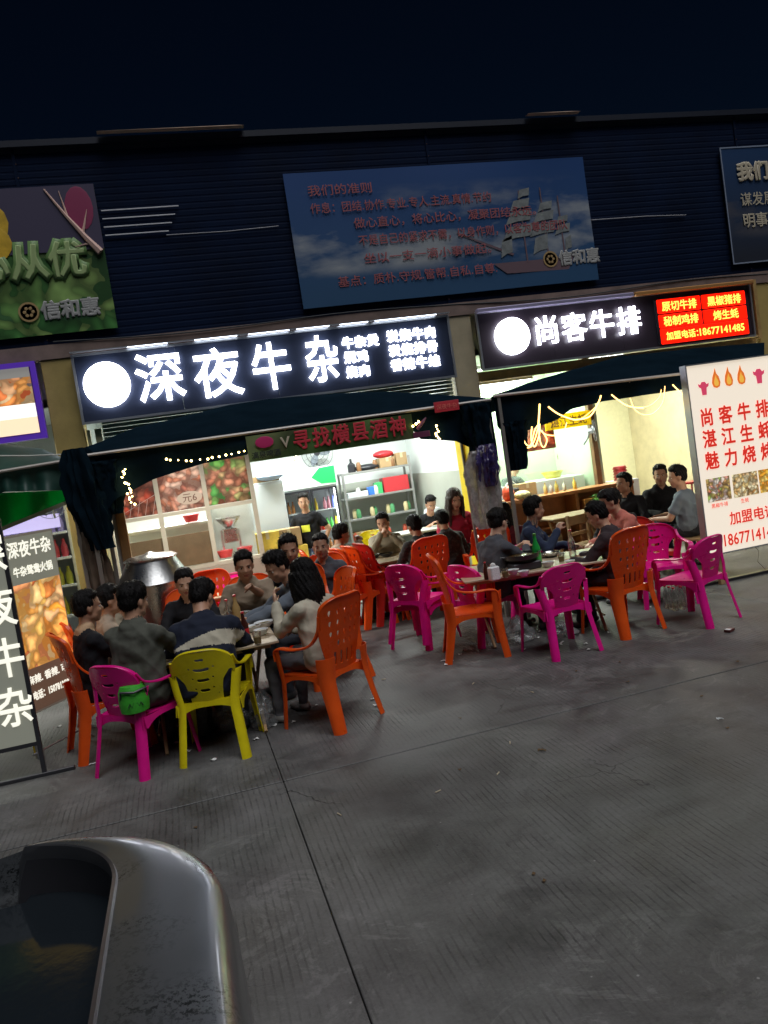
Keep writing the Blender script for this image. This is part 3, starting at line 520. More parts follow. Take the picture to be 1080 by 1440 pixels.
def chair_meshes(kind, col):
    k = (kind, col.name)
    if k in CH: return CH[k]
    P = []; sm = lambda m, n: P.append((n, m.mesh(n, col, True, 50)))
    m = seat_mb(); apron(m, 0.42, 0.10, 0.232, 0.222); sm(m, 'seat')
    if kind == 'high':
        def sdf(u, v):
            hw = 0.165 + 0.062 * min(1, max(0, (v - 0.12) / 0.22)) ** 0.7 * (1 if v > 0.12 else 0)
            d = max(abs(u) - hw, v - 0.60, -v)
            if v > 0.48: d = max(d, rrect(u, v, 0, 0.30, 0.227, 0.30, 0.10))
            for r_, cv in enumerate((0.485, 0.40, 0.315, 0.235)):
                for c_ in range(5):
                    if r_ == 3 and c_ in (0, 4): continue
                    d = max(d, -tear(u, v, (c_ - 2) * (0.075 - 0.005 * r_), cv, 0.0145, 0.028))
            for c_ in range(4): d = max(d, -rrect(u, v, (c_ - 1.5) * 0.062, 0.12, 0.011, 0.055, 0.010))
            return d
        def fn(u, v): return (u * (1.0 + 0.03 * v), -0.215 - 0.20 * v - 0.10 * max(0, v - 0.3) ** 1.5 + 1.05 * u * u, 0.41 + v * 0.975)
        m = MB(); m.sheet(sdf, -0.26, 0.26, -0.005, 0.625, 0.0125, fn, 0.010)
        rim = [];
        m.band(arm_path([(-0.225, -0.245, 0.78), (-0.222, -0.275, 0.93), (-0.14, -0.335, 0.995), (0, -0.358, 1.0), (0.14, -0.335, 0.995), (0.222, -0.275, 0.93), (0.225, -0.245, 0.78)], 4), *(lambda q: ([(0, 1, 0.1)] * q, [(0, 0.1, 1)] * q))(25), 0.032, 0.012, 8)
        sm(m, 'backrest')
        for s in (-1, 1):
            sm(arm_mb([(s * 0.222, -0.255, 0.88), (s * 0.226, -0.225, 0.76), (s * 0.245, -0.14, 0.665), (s * 0.268, 0.0, 0.635), (s * 0.275, 0.15, 0.640), (s * 0.272, 0.215, 0.615), (s * 0.268, 0.225, 0.54)], (0.03, 0.058), 0.018), 'armrest')
            sm(leg_mb([(s * 0.238, 0.195, 0.62), (s * 0.235, 0.19, 0.50), (s * 0.225, 0.185, 0.38), (s * 0.235, 0.20, 0.2), (s * 0.25, 0.225, 0.0)], (s, 0.75), (0.105, 0.075)), 'leg')
            sm(leg_mb([(s * 0.185, -0.215, 0.56), (s * 0.19, -0.205, 0.44), (s * 0.195, -0.21, 0.36), (s * 0.205, -0.245, 0.2), (s * 0.225, -0.295, 0.0)], (s * 0.75, -1), (0.135, 0.09)), 'leg')
    else:
        def sdf(u, v):
            c = rrect(u, v, 0, 0.24, 0.232, 0.165, 0.15) if v > 0.2 else abs(u) - 0.232
            d = max(c, -v)
            pw = 0.115 + 0.05 * min(1, v / 0.25) ** 2                       # central splat
            if v < 0.255: d = max(d, min(max(pw - abs(u), abs(u) - 0.212 + 0.0), 0.255 - v) * -1 if False else -max(pw - abs(u), abs(u) - 0.213, v - 0.24 + 3.2 * max(0, 0.19 - abs(u)) ** 1.0 * 0.4))
            if v < 0.16: d = max(d, abs(u) - 0.20 if abs(u) > 0.16 else d)
            d = max(d, -rrect(u, v, 0, 0.345, 0.036, 0.010, 0.009))
            for cv, hw in ((0.265, 0.062), (0.185, 0.046), (0.105, 0.038)):
                vv = v + 1.3 * u * u * 0 - 2.2 * u * u * -1; d = max(d, -rrect(u, vv - 2 * 2.2 * u * u, 0, cv, hw, 0.013, 0.012))
                for s in (-1, 1): d = max(d, -(math.hypot(u - s * (hw + 0.028), v - cv - 0.018) - 0.010))
            return d
        def fn(u, v): return (u * (1 - 0.05 * v), -0.215 - 0.22 * v + 1.2 * u * u, 0.41 + v * 0.97)
        m = MB(); m.sheet(sdf, -0.25, 0.25, -0.005, 0.43, 0.0125, fn, 0.010)
        m.band(arm_path([(-0.225, -0.20, 0.62), (-0.215, -0.215, 0.73), (-0.13, -0.275, 0.80), (0, -0.30, 0.815), (0.13, -0.275, 0.80), (0.215, -0.215, 0.73), (0.225, -0.20, 0.62)], 4), [(0, 1, 0.1)] * 25, [(0, 0.1, 1)] * 25, 0.030, 0.012, 8)
        sm(m, 'backrest')
        for s in (-1, 1):
            sm(arm_mb([(s * 0.219, -0.215, 0.735), (s * 0.232, -0.165, 0.665), (s * 0.258, -0.06, 0.635), (s * 0.27, 0.08, 0.632), (s * 0.27, 0.175, 0.625), (s * 0.262, 0.205, 0.585), (s * 0.258, 0.21, 0.52)], (0.03, 0.050), 0.017), 'armrest')
            sm(leg_mb([(s * 0.232, 0.185, 0.60), (s * 0.228, 0.18, 0.48), (s * 0.220, 0.18, 0.38), (s * 0.232, 0.20, 0.2), (s * 0.25, 0.225, 0.0)], (s, 0.75), (0.085, 0.06)), 'leg')
            sm(leg_mb([(s * 0.225, -0.165, 0.63), (s * 0.205, -0.19, 0.52), (s * 0.18, -0.205, 0.40), (s * 0.195, -0.235, 0.25), (s * 0.22, -0.29, 0.0)], (s * 0.75, -1), (0.07, 0.07)), 'leg')
    CH[k] = P; return P
def chair(kind, col, x, y, rz, label, group, z=0.0, tilt=0):
    t = thing('plastic_chair', label, 'chair', (x, y, z), rz, group)
    if tilt: t.rotation_euler[0] = R(tilt)
    for n, me in chair_meshes(kind, col):
        o = bpy.data.objects.new(n, me); COL.objects.link(o); o.parent = t
    return t
def rear(L_, R_, adj=0.0):
    a, b_ = G(*L_), G(*R_); d = (b_ - a).normalized(); f = Vector((-d.y, d.x, 0)); c = (a + b_) / 2 + f * 0.29; return c.x, c.y, math.degrees(math.atan2(-f.x, f.y)) + adj
GO, GP, GY = 'orange high-backed plastic chairs', 'magenta low-backed plastic chairs', 'yellow plastic chairs'
x, y, rz = rear((480, 1030), (530, 1003)); CH_LONG = (x, y, rz)
chair('high', ORANGE, x, y, rz, 'orange chair carrying the long-haired woman in cream, nearest the open ground', GO)
x, y, rz = rear((262, 1078), (345, 1065)); CH_HOOD = (x, y, rz)
chair('low', YELLOW, x, y, rz, 'yellow chair in front, under the person in the navy and cream jacket', GY)
x, y, rz = rear((145, 1090), (192, 1097), 6); CH_GRAY = (x, y, rz)
chair('low', PINK, x, y, rz, 'magenta chair with a green pouch hanging on it, beside the yellow chair', GP)
chair('high', ORANGE, -0.80, 6.66, -72, 'orange chair at far left carrying the man in black, beside the lit signboards', GO)
chair('high', ORANGE, -0.82, 7.32, -80, 'orange chair behind the man in black, second along the left table edge', GO)
chair('high', ORANGE, -0.55, 7.95, -125, 'orange chair mostly hidden behind the dark-haired diners left of the steel drum', GO)
chair('high', ORANGE, -0.10, 7.62, 172, 'orange chair behind the woman facing out in black, before the steel drum', GO)
p = W(290, 812, 8.9); chair('high', ORANGE, p.x, p.y, 172, 'empty orange chair facing the street right of the steel drum', GO)
p = W(322, 785, 9.9); chair('low', PINK, p.x, p.y, 176, 'empty magenta chair below the kitchen window', GP)
chair('high', ORANGE, 0.52, 7.75, 176, 'orange chair carrying the smiling man in the tan hoodie', GO)
chair('high', ORANGE, 1.02, 7.82, 165, 'orange chair under the man in the printed black tee', GO)
chair('high', ORANGE, 1.10, 7.22, 100, 'orange chair hidden under the man leaning in with the grey jacket', GO)
chair('high', ORANGE, 1.38, 8.5, 165, 'orange chair under the man whose face shows between two heads', GO)
for k in range(3): chair('high', ORANGE if k < 2 else REDP, 1.98 + 0.16 * k, 9.3 + 0.03 * k, -78, ['leftmost of the empty orange chairs nested behind the long-haired woman', 'middle of the empty orange chairs nested behind the long-haired woman', 'deep red chair at the right end of the row nested behind the long-haired woman'][k], GO if k < 2 else None, 0.0)
chair('high', ORANGE, 1.66, 9.65, -95, 'orange chair under the man in profile raising his hands, by the fridge', GO)
chair('high', ORANGE, 2.66, 8.95, 6, 'orange chair seen from behind with one black head above it, mid picture', GO)
chair('high', ORANGE, 3.52, 9.0, -12, 'orange chair half hidden left of the woman in glasses', GO)
chair('low', PINK, 2.78, 7.45, -70, 'magenta chair under the woman in glasses', GP)
c0 = chair('low', PINK, 2.25, 7.86, -52, 'lower of two stacked magenta chairs left of the tilted-looking orange chair', GP)
chair('low', PINK, 2.22, 7.82, -52, 'upper of two stacked magenta chairs left of the empty orange chair', GP, 0.07); c0['label'] = 'lower of two stacked magenta chairs left of the empty orange chair'
chair('high', ORANGE, 2.50, 7.0, -106, 'empty orange chair standing sideways at the left end of the second table', GO)
chair('low', PINK, 3.11, 6.53, 4, 'empty magenta chair seen from behind at the second table', GP)
chair('high', ORANGE, 3.86, 6.73, 12, 'orange chair under the man in the dark jacket, right end of the second table', GO)
p = W(745, 770, 8.15); chair('low', PINK, p.x, p.y, -35, 'magenta chair behind the man in navy', GP)
chair('low', PINK, 4.80, 7.35, 158, 'magenta chair left of the tall white signboard, behind the front empty one', GP)
x, y, rz = rear((1002, 882), (1034, 869)); chair('low', PINK, x, y, rz, 'empty magenta chair in front of the tall white signboard, furthest right', GP)
p = W(522, 790, 11.4); chair('low', YELLOW, p.x, p.y, 150, 'lower of two stacked yellow chairs inside the left shop', GY); chair('low', YELLOW, p.x, p.y + 0.03, 150, 'upper of two stacked yellow chairs inside the left shop', GY, 0.10)
p = W(815, 770, 8.95); chair('low', REDP, 5.15, 8.15, 175, 'red chair under the man in the salmon shirt', None)
# ================================================================ TABLES
wood = mat('plywood', (0.42, 0.27, 0.14), 0.4, var=0.25, vscale=6, bump=0.15, bscale=40); lam = mat('pale_laminate', (0.46, 0.36, 0.24), 0.32, var=0.15, vscale=9); dwood = mat('dark_wood', (0.16, 0.08, 0.035), 0.5, var=0.3, vscale=6)
def fold_table(x, y, w, d, h, rz, label, top=lam, legs=wood, name='folding_table'):
    t = thing(name, label, 'table', (x, y, 0), rz)
    m = MB(); m.rbox(-w / 2, w / 2, -d / 2, d / 2, h - 0.022, h, 0.004); m.build('tabletop', top, t)
    m = MB(); m.box(-w / 2 + 0.06, w / 2 - 0.06, -d / 2 + 0.08, -d / 2 + 0.10, h - 0.06, h - 0.024); m.box(-w / 2 + 0.06, w / 2 - 0.06, d / 2 - 0.10, d / 2 - 0.08, h - 0.06, h - 0.024); m.build('table_frame', legs, t)
    for s in (-1, 1):
        for q in (-1, 1):
            a = Vector((s * (w / 2 - 0.14) * 1.0, -q * (d / 2 - 0.1), h - 0.03)); b_ = Vector((s * (w / 2 - 0.14 - (0.03 if q > 0 else 0.065)), q * (d / 2 - 0.04), 0.0))
            if q < 0: a.x -= s * 0.035
            m = MB(); dr = (b_ - a).normalized(); sd = Vector((1, 0, 0)); up = dr.cross(sd); m.band([a, b_], [sd] * 2, [up] * 2, 0.028, 0.045, 8); m.build('leg', legs, t)
        m = MB(); m.tube([(s * (w / 2 - 0.16), -d / 2 + 0.2, 0.12), (s * (w / 2 - 0.16), d / 2 - 0.2, 0.12)], 0.01, 6); m.build('stretcher', legs, t)
    return t
fold_table(-0.02, 6.72, 1.16, 1.30, 0.70, 0, 'low square folding table crowded with bottles and bowls, near left group')
fold_table(3.30, 7.32, 1.50, 0.92, 0.69, -13, 'folding table with crossed wooden legs, hot pot and green bottle, right group')
fold_table(2.35, 9.95, 1.5, 0.8, 0.68, 3, 'back table with dark dishes before the left shop')
p = G(292, 838, 0.70); fold_table(p.x, p.y, 0.7, 0.6, 0.70, 0, 'small pale table before the empty orange chair by the steel drum')
p = W(808, 735, 10.3); fold_table(p.x, p.y, 1.0, 0.55, 0.78, 4, 'small wooden table before the counter of the right shop')
p = G(905, 690, 0.8); fold_table(W(905, 700, 11.2).x, 11.2, 1.3, 0.6, 0.74, 2, 'wooden table by the plaster wall of the right shop')
# ================================================================ TENT CANOPIES
tarp = mat('navy_tarpaulin', (0.005, 0.012, 0.019), 0.95, var=0.25, vscale=2.5, bump=0.5, bscale=5, transl=0.02, spec=0.0); gtarp = mat('green_tarpaulin', (0.015, 0.06, 0.045), 0.5, var=0.3, vscale=2.5, bump=0.5, bscale=5, transl=0.15)
pole = mat('grey_pole', (0.35, 0.33, 0.3), 0.4, 0.6)
def lerp_pts(P, u):
    """P: list of (px,py) evenly parametrised by px"""
    x = P[0][0] + (P[-1][0] - P[0][0]) * u
    for (a, b_), (c, d) in zip(P, P[1:]):
        if x <= c + 1e-6: return x, b_ + (d - b_) * (x - a) / max(1e-6, c - a)
    return P[-1]
def tent(label, bar, ridge, low, yb, yr, m_, legs, lowmat=None):
    t = thing('tent_canopy', label, 'canopy', (0, 0, 0))
    def top(u, v):
        a = W(*lerp_pts(bar, u), yb); b_ = W(*lerp_pts(ridge, u), yr)
        if v < 0.7: q = v / 0.7; p = a.lerp(b_, q); p.z += 0.012 * math.sin(math.pi * q) + 0.012 * noise.noise(Vector((u * 9, v * 3, yb)))
        else: q = (v - 0.7) / 0.3; p = b_.lerp(Vector((b_.x, min(F - 0.06, yr + 1.2), b_.z - 0.25)), q)
        return p
    m = MB(); m.slab(top, 40, 14, 0.004); m.build('canopy_roof', m_, t, True)
    def val(u, v):
        a = W(*lerp_pts(bar, u), yb); l = W(*lerp_pts(low, u), yb); p = a.lerp(Vector((a.x, yb, l.z)), v)
        if abs(p.z - a.z) > 0: p.y += 0.035 * v * math.sin(u * 46 + 2 * math.sin(u * 9)) + 0.05 * v * noise.noise(Vector((u * 6, v * 2, 1.3))) + 0.02
        return p
    m = MB(); m.slab(val, 90, 8, 0.003); m.build('valance', lowmat or m_, t, True)
    m = MB(); a, b_ = W(*bar[0], yb - 0.02), W(*bar[-1], yb - 0.02); m.tube([a, b_], 0.016, 8); m.build('front_bar', mat('pale_bar', (0.5, 0.46, 0.42), 0.4, 0.3), t, True)
    for (x, y, z) in legs: m = MB(); m.box(x - 0.018, x + 0.018, y - 0.018, y + 0.018, 0, z); m.build('leg', pole, t)
    for k in (0.25, 0.5, 0.75):
        a = W(*lerp_pts(bar, k), yb + 0.02); b_ = W(*lerp_pts(ridge, k), yr); m = MB(); m.tube([a - Vector((0, 0, 0.02)), b_ - Vector((0, 0, 0.04))], 0.012, 6); m.build('rafter', pole, t)
    return t
bar1 = [(110, 642), (690, 562)]
A1, B1 = W(*bar1[0], 8.1), W(*bar1[1], 8.1)
tent('navy tent canopy with drooping front below the sign of the left shop', bar1, [(104, 634), (147, 618), (190, 600), (262, 583), (320, 568), (377, 559), (460, 552), (540, 549), (607, 553), (672, 559), (688, 562)],
     [(110, 730), (142, 716), (150, 704), (208, 675), (278, 653), (344, 640), (350, 632), (575, 600), (585, 618), (633, 622), (660, 634), (690, 650)], 8.1, 9.6, tarp, [(A1.x + 0.02, 8.1, A1.z), (B1.x - 0.06, 8.1, B1.z), (A1.x + 0.14, 8.3, A1.z - 0.05)])
bar2 = [(694, 557), (1075, 512)]; A2, B2 = W(*bar2[0], 8.0), W(*bar2[1], 8.0)
tent('navy tent canopy hung with warm rope lights below the sign of the right shop', bar2, [(694, 556), (760, 532), (874, 499), (986, 487), (1075, 480)],
     [(694, 600), (716, 622), (724, 611), (778, 591), (803, 575), (844, 565), (964, 547), (1075, 535)], 8.0, 9.3, tarp, [(A2.x + 0.05, 8.0, A2.z), (B2.x, 8.0, B2.z)])
bar3 = [(-160, 690), (90, 648)]; A3, B3 = W(*bar3[0], 8.2), W(*bar3[1], 8.2)
tent('dark green tent canopy at the left edge with a bright green lower curtain', bar3, [(-160, 665), (0, 622), (60, 630), (90, 646)], [(-160, 775), (0, 692), (92, 690)], 8.2, 9.2, gtarp, [(B3.x + 0.02, 8.2, B3.z)])
m = MB(); gc = mat('bright_green_cloth', (0.01, 0.48, 0.14), 0.5, var=0.2, vscale=3, transl=0.6)
m.slab(lambda u, v: W(-160 + 258 * u, (700 - 11 * u) * (1 - v) + (807 - 105 * u) * v, 8.6 + 0.05 * math.sin(u * 30)), 40, 4, 0.004); tag(m.build('green_curtain', gc, None, True), 'bright green curtain strip lit from behind, hanging under the left edge canopy', 'curtain')
m = MB(); m.slab(lambda u, v: W(-160 + 258 * u, (807 - 105 * u) + 6 * v, 8.57), 12, 1, 0.006); m.build('hem', mat('pale_hem', (0.55, 0.58, 0.4), 0.5), bpy.data.objects['green_curtain'])
# guy rope
m = MB(); m.tube([W(-60, 641, 8.15), W(40, 641, 8.15), W(90, 639, 8.15)], 0.007, 6); tag(m.build('guy_rope', mat('rope_white', (0.6, 0.6, 0.55), 0.7), None, True), 'thin white rope stretched above the bar of the left edge canopy', 'rope')
# gathered curtains tied to the poles
def bundle(label, pts, rad, m_, seed, cat='curtain', name='gathered_curtain', tr=None):
    m = MB(); P = arm_path(pts, 16); L = []; n = 72; rr = random.Random(seed); ph = [rr.random() * 6 for _ in range(6)]
    for i, p in enumerate(P):
        t = i / (len(P) - 1); r = rad(t); ring = []
        for k in range(n):
            a = 2 * math.pi * k / n; f = 1 + 0.20 * math.sin(7 * a + ph[0] + t * 2) + 0.12 * math.sin(12 * a + ph[1] - 3 * t) + 0.35 * noise.noise(Vector((math.cos(a) * 2, math.sin(a) * 2, t * 4 + seed))) + 0.35 * abs(noise.noise(Vector((math.cos(a) * 5, math.sin(a) * 5, t * 7 + seed))))
            ring.append((p.x + r * f * math.cos(a), p.y + r * f * math.sin(a) * 0.8, p.z))
        L.append(ring)
    m.loft(L); return tag(m.build(name, m_, None, True), label, cat)
clearp = mat('crumpled_clear_plastic', (0.45, 0.43, 0.44), 0.12, var=0.65, vscale=20, bump=1.0, bscale=16, transl=0.35, spec=0.9, alpha=0.62)
dusty = mat('dusty_brown_sheet', (0.14, 0.10, 0.07), 0.45, var=0.35, vscale=7, bump=0.9, bscale=12, transl=0.2, spec=0.8)
b1x = A1.x
bundle('navy tarpaulin gathered around the corner pole left of the kitchen window', [(b1x - 0.02, 8.12, 2.5), (b1x, 8.14, 2.0), (b1x + 0.08, 8.15, 1.5)], lambda t: 0.09 + 0.07 * math.sin(math.pi * min(1, t * 1.1)), tarp, 3)
bundle('navy tarpaulin flap sagging at the left corner of the kitchen window', [(b1x + 0.26, 8.2, 2.35), (b1x + 0.24, 8.2, 2.1), (b1x + 0.22, 8.2, 1.82)], lambda t: 0.16 - 0.09 * t, tarp, 5)
bundle('dusty clear plastic sheet hanging beside the pole left of the kitchen window', [(b1x - 0.04, 8.2, 1.75), (b1x, 8.22, 1.2), (b1x + 0.02, 8.2, 0.25)], lambda t: 0.08 + 0.05 * t, dusty, 9)
c1x = W(688, 690, 8.0).x
bundle('dark tarpaulin gathered at the shared pole between the two shops', [(c1x - 0.02, 8.02, 2.4), (c1x - 0.02, 8.02, 2.05), (c1x - 0.0, 8.02, 1.7)], lambda t: 0.13 - 0.03 * t, tarp, 11)
bundle('crumpled clear plastic hanging below the tarpaulin at the shared pole', [(c1x - 0.05, 8.0, 1.9), (c1x - 0.06, 8.0, 1.55), (c1x - 0.07, 8.0, 1.05)], lambda t: 0.05 + 0.10 * math.sin(math.pi * min(1, 0.15 + t * 0.75)), clearp, 13)
bundle('dark violet plastic knotted above the clear plastic at the shared pole', [(c1x - 0.0, 7.93, 1.95), (c1x - 0.03, 7.9, 1.75), (c1x - 0.04, 7.92, 1.5)], lambda t: 0.07 + 0.03 * math.sin(3 * t), mat('violet_film', (0.03, 0.02, 0.09), 0.25, var=0.5, vscale=15, bump=0.8, bscale=20, spec=0.7), 21)
bundle('dark tarpaulin flap at the left end of the right canopy', [(A2.x + 0.22, 8.02, 2.15), (A2.x + 0.2, 8.02, 1.9), (A2.x + 0.17, 8.02, 1.62)], lambda t: 0.12 - 0.05 * t, tarp, 17)
for dx, lab in ((0.05, 'thin grey tube leaning beside the shared pole'), (0.09, 'pale steel pole right of the shared pole'), (0.15, 'second pale pole, furthest right of the shared pole'), (-0.17, 'pale grey tube left of the gathered dark tarpaulin')): m = MB(); m.tube([(c1x + dx, 8.2, 2.2), (c1x + dx + 0.03, 8.2, 0)], 0.018, 8); tag(m.build('support_pole', pole, None, True), lab, 'pole')
for dx, c, lab in ((0.13, (0.4, 0.38, 0.36), 'pale grey pole of the left tent nearest the kitchen window'), (0.26, (0.30, 0.16, 0.06), 'brown wooden post at the left edge of the kitchen window'), (0.20, (0.42, 0.4, 0.38), 'second grey pole beside the brown post')):
    m = MB(); w = 0.045 if c[0] == 0.30 else 0.02; m.rbox(b1x + dx - w, b1x + dx + w, 8.45 - w, 8.45 + w, 0, 2.1, 0.004); tag(m.build('support_post', mat('post_%d' % int(c[1] * 100), c, 0.55, var=0.2, bump=0.2), None), lab, 'post')
# banner on the bar of the left canopy
tl, tr, br_, bl_ = W(345, 614, 8.03), W(578, 581, 8.03), W(580, 617, 8.03), W(353, 650, 8.03)
bn = thing('banner', 'long green banner with red characters hung on the front bar of the left canopy', 'banner', ((tl.x + tr.x) / 2, 8.03, (tl.z + br_.z) / 2)); bw, bh = (tr.x - tl.x) / 2, (tl.z - bl_.z) / 2
grn = food('banner_green', [(0.20, 0.40, 0.12), (0.28, 0.46, 0.15), (0.33, 0.48, 0.2), (0.45, 0.52, 0.25)], 2.0, rough=0.5, transl=0.5)
m = MB(); m.slab(lambda u, v: (bw * (2 * u - 1), 0.01 * math.sin(u * 14) * (1 - v), bh * (2 * v - 1)), 30, 4, 0.003); m.build('banner_cloth', grn, bn, True)
redb = mat('banner_red', (0.62, 0.04, 0.06), 0.5)
for i, ch in enumerate('寻找横县酒神'): text('character', ch, 0.21, redb, (-0.32 + 0.205 * i, -0.016, 0.02), bn, 0.003, 0.006, sx=0.9)
m = MB(); m.ell((-0.70, -0.014, 0.05), (0.095, 0.004, 0.06), 16, 6); m.build('logo', mat('logo_pink', (0.6, 0.03, 0.16), 0.5), bn); text('lettering', '漓泉啤酒', 0.075, darkp, (-0.70, -0.018, -0.07), bn, 0.003, 0.001); text('lettering', 'V', 0.15, MATS['dun_print'], (-0.49, -0.016, 0.02), bn, 0.003, 0.003)
m = MB(); m.tube([(0.92, -0.014, -0.04), (0.99, -0.014, 0.03), (1.03, -0.014, 0.07)], [0.02, 0.018, 0.007], 6)
m.rbox(0.86, 1.05, -0.014, -0.01, -0.13, -0.07, 0.002); m.build('printed_bottle', mat('bottle_print', (0.15, 0.03, 0.08), 0.5), bn)
p = W(628, 571, 8.04); m = MB(); m.rbox(-0.14, 0.14, -0.006, 0.006, -0.055, 0.055, 0.002); sg = thing('small_sign', 'small red cloth sign with tiny characters pinned on the bar right of the banner', 'sign', p); m.build('sign_cloth', redb, sg); text('lettering', '深夜牛杂', 0.06, mat('dim_red', (0.9, 0.25, 0.2), 0.5), (0, -0.01, 0), sg, 0.002)
# strings of fairy lights
bulb = emit('fairy_bulb', (1.0, 0.72, 0.25), 14.0)
def fairy(label, pts, n, jit=0.0, r=0.009, wire=True):
    t = thing('fairy_lights', label, 'string lights', pts[0]); o = Vector(pts[0]); P = arm_path(pts, 8); m = MB(); rr = random.Random(int(pts[0][0] * 100))
    m.tube([q - o for q in P], 0.002, 4); m.build('wire', darkp, t)
    for k in range(n):
        q = P[int(k / max(1, n - 1) * (len(P) - 1))] - o + Vector((rr.uniform(-jit, jit), rr.uniform(-jit, jit), rr.uniform(-jit, jit))); m = MB(); s_ = r * rr.uniform(0.8, 1.3); m.ell(q, (s_,) * 3, 8, 5); m.build('bulb', bulb, t, True)
fairy('row of small warm bulbs along the canopy edge above the food posters', [tuple(W(a, b_, 8.02)) for a, b_ in ((234, 646), (262, 648), (292, 645), (318, 640), (344, 634))], 13, 0.004)
fairy('cluster of warm bulbs hanging in front of the left food poster', [tuple(W(a, b_, 8.05)) for a, b_ in ((177, 662), (175, 675), (181, 685), (183, 700), (187, 708))], 22, 0.022)
fairy('warm bulb string dangling before the fridge header', [tuple(W(a, b_, 8.3)) for a, b_ in ((414, 640), (415, 655), (417, 668), (419, 678))], 20, 0.018, 0.007)
fairy('warm bulb string hanging near the yellow panel', [tuple(W(a, b_, 8.05)) for a, b_ in ((614, 600), (616, 615), (618, 628), (621, 642))], 18, 0.02)
fairy('two warm bulbs on the canopy right of the banner', [tuple(W(a, b_, 8.02)) for a, b_ in ((581, 599), (589, 593))], 3, 0.004, 0.011)
rope = emit('rope_glow', (1.0, 0.56, 0.17), 4.0)
def ropelight(label, pts, y, r=0.010):
    m = MB(); m.tube(arm_path([tuple(W(a, b_, y)) for a, b_ in pts], 6), r * 0.62, 8); tag(m.build('rope_light', rope, None, True), label, 'rope light', 'warm rope lights under the right canopy')
ropelight('thick straight rope light at the top of the coiled cluster', [(759, 568), (758, 585), (757, 600)], 7.98, 0.016)
ropelight('long rope light loop dipping left of the hanging fan post', [(771, 572), (785, 582), (803, 589), (812, 590), (830, 585), (842, 565), (845, 556)], 7.98, 0.013)
ropelight('outermost left loop of the coiled rope light cluster', [(726, 612), (733, 626), (745, 629), (752, 618), (757, 600)], 7.97)
ropelight('second loop of the coiled rope light cluster', [(735, 606), (738, 622), (746, 626), (752, 605), (758, 596)], 7.95)
ropelight('third loop of the coiled rope light cluster', [(748, 600), (747, 618), (752, 628), (758, 612), (759, 596)], 7.93, 0.012)
ropelight('right small loop of the coiled rope light cluster', [(757, 600), (760, 622), (765, 629), (769, 618), (762, 606)], 7.96)
ropelight('wide low loop right of the coiled rope light cluster', [(759, 604), (768, 611), (782, 612), (793, 605), (797, 594)], 7.99, 0.009)
ropelight('bright rope light stretch in front of the pale plaster wall', [(860, 555), (870, 563), (881, 570), (893, 573), (905, 574)], 7.98, 0.012)
ropelight('thin rope light loop below the bright stretch', [(886, 560), (893, 576), (905, 583), (920, 580), (932, 565), (935, 543)], 7.95, 0.007)
ropelight('thin rope light between the bright stretch and the signboard', [(893, 573), (912, 571), (926, 560), (930, 548)], 7.97, 0.006)
ropelight('rope light stretch entering behind the tall signboard', [(946, 541), (953, 548), (962, 556), (972, 560)], 7.98, 0.012)
ropelight('thin stretch of rope light from the post to the canopy edge', [(812, 590), (822, 586), (838, 572)], 7.97, 0.006)
# ================================================================ PEOPLE
SK = [mat('skin_a', (0.50, 0.27, 0.17), 0.5, var=0.10, vscale=12, bump=0.1, bscale=80), mat('skin_b', (0.40, 0.21, 0.13), 0.5, var=0.10, vscale=12, bump=0.1, bscale=80), mat('skin_c', (0.60, 0.36, 0.25), 0.5, var=0.08, vscale=12, bump=0.1, bscale=80)]
LIP = mat('lips', (0.36, 0.10, 0.08), 0.45); HAIR = mat('black_hair', (0.008, 0.007, 0.007), 0.5, var=0.4, vscale=60, bump=0.8, bscale=120, spec=0.15); HAIRB = mat('brown_hair', (0.035, 0.016, 0.010), 0.42, var=0.4, vscale=60, bump=0.8, bscale=120)
EYEW = mat('eye_white', (0.6, 0.58, 0.55), 0.3); EYED = mat('eye_dark', (0.012, 0.008, 0.006), 0.2)
def cloth(name, col, rough=0.85, var=0.06, vs=9): return mat(name, col, rough, var=var, vscale=vs, bump=0.35, bscale=22, spec=0.2)
def add_capsule(m, a, b_, ra, rb, n=12):
    a, b_ = Vector(a), Vector(b_); d = b_ - a; l = max(d.length, 1e-5); d = d / l; u = d.orthogonal().normalized(); w = d.cross(u); L = []
    for i in range(5): th = math.pi / 2 * (1 - i / 4.0); r = ra * math.cos(th) + 1e-4; L.append((a - d * ra * math.sin(th), r))
    for i in range(5): th = math.pi / 2 * i / 4.0; r = rb * math.cos(th) + 1e-4; L.append((b_ + d * rb * math.sin(th), r))
    m.loft([[c + (u * math.cos(2 * math.pi * k / n) + w * math.sin(2 * math.pi * k / n)) * r for k in range(n)] for c, r in L])
class Figure:
    def __init__(s): s.m = MB(); s.pr = []
    def cap(s, a, b_, ra, rb, mt): add_capsule(s.m, a, b_, ra, rb); s.pr.append(('c', np.array(a), np.array(b_), ra, rb, mt))
    def ell(s, c, r, mt, M=None, n=16, k=10): s.m.ell(c, r, n, k, M); s.pr.append(('e', np.array(c), np.array(r), np.array((M or Matrix.Identity(3)).inverted()), 0, mt))
def remesh(mb, voxel, smooth_it=3):
    me = bpy.data.meshes.new('tmp'); me.from_pydata(mb.v, [], mb.f); o = bpy.data.objects.new('tmp', me); COL.objects.link(o)
    md = o.modifiers.new('r', 'REMESH'); md.mode = 'VOXEL'; md.voxel_size = voxel; md.use_smooth_shade = True
    sm = o.modifiers.new('s', 'SMOOTH'); sm.factor = 0.5; sm.iterations = smooth_it
    dg = bpy.context.evaluated_depsgraph_get(); out = bpy.data.meshes.new_from_object(o.evaluated_get(dg)); bpy.data.objects.remove(o); bpy.data.meshes.remove(me); return out
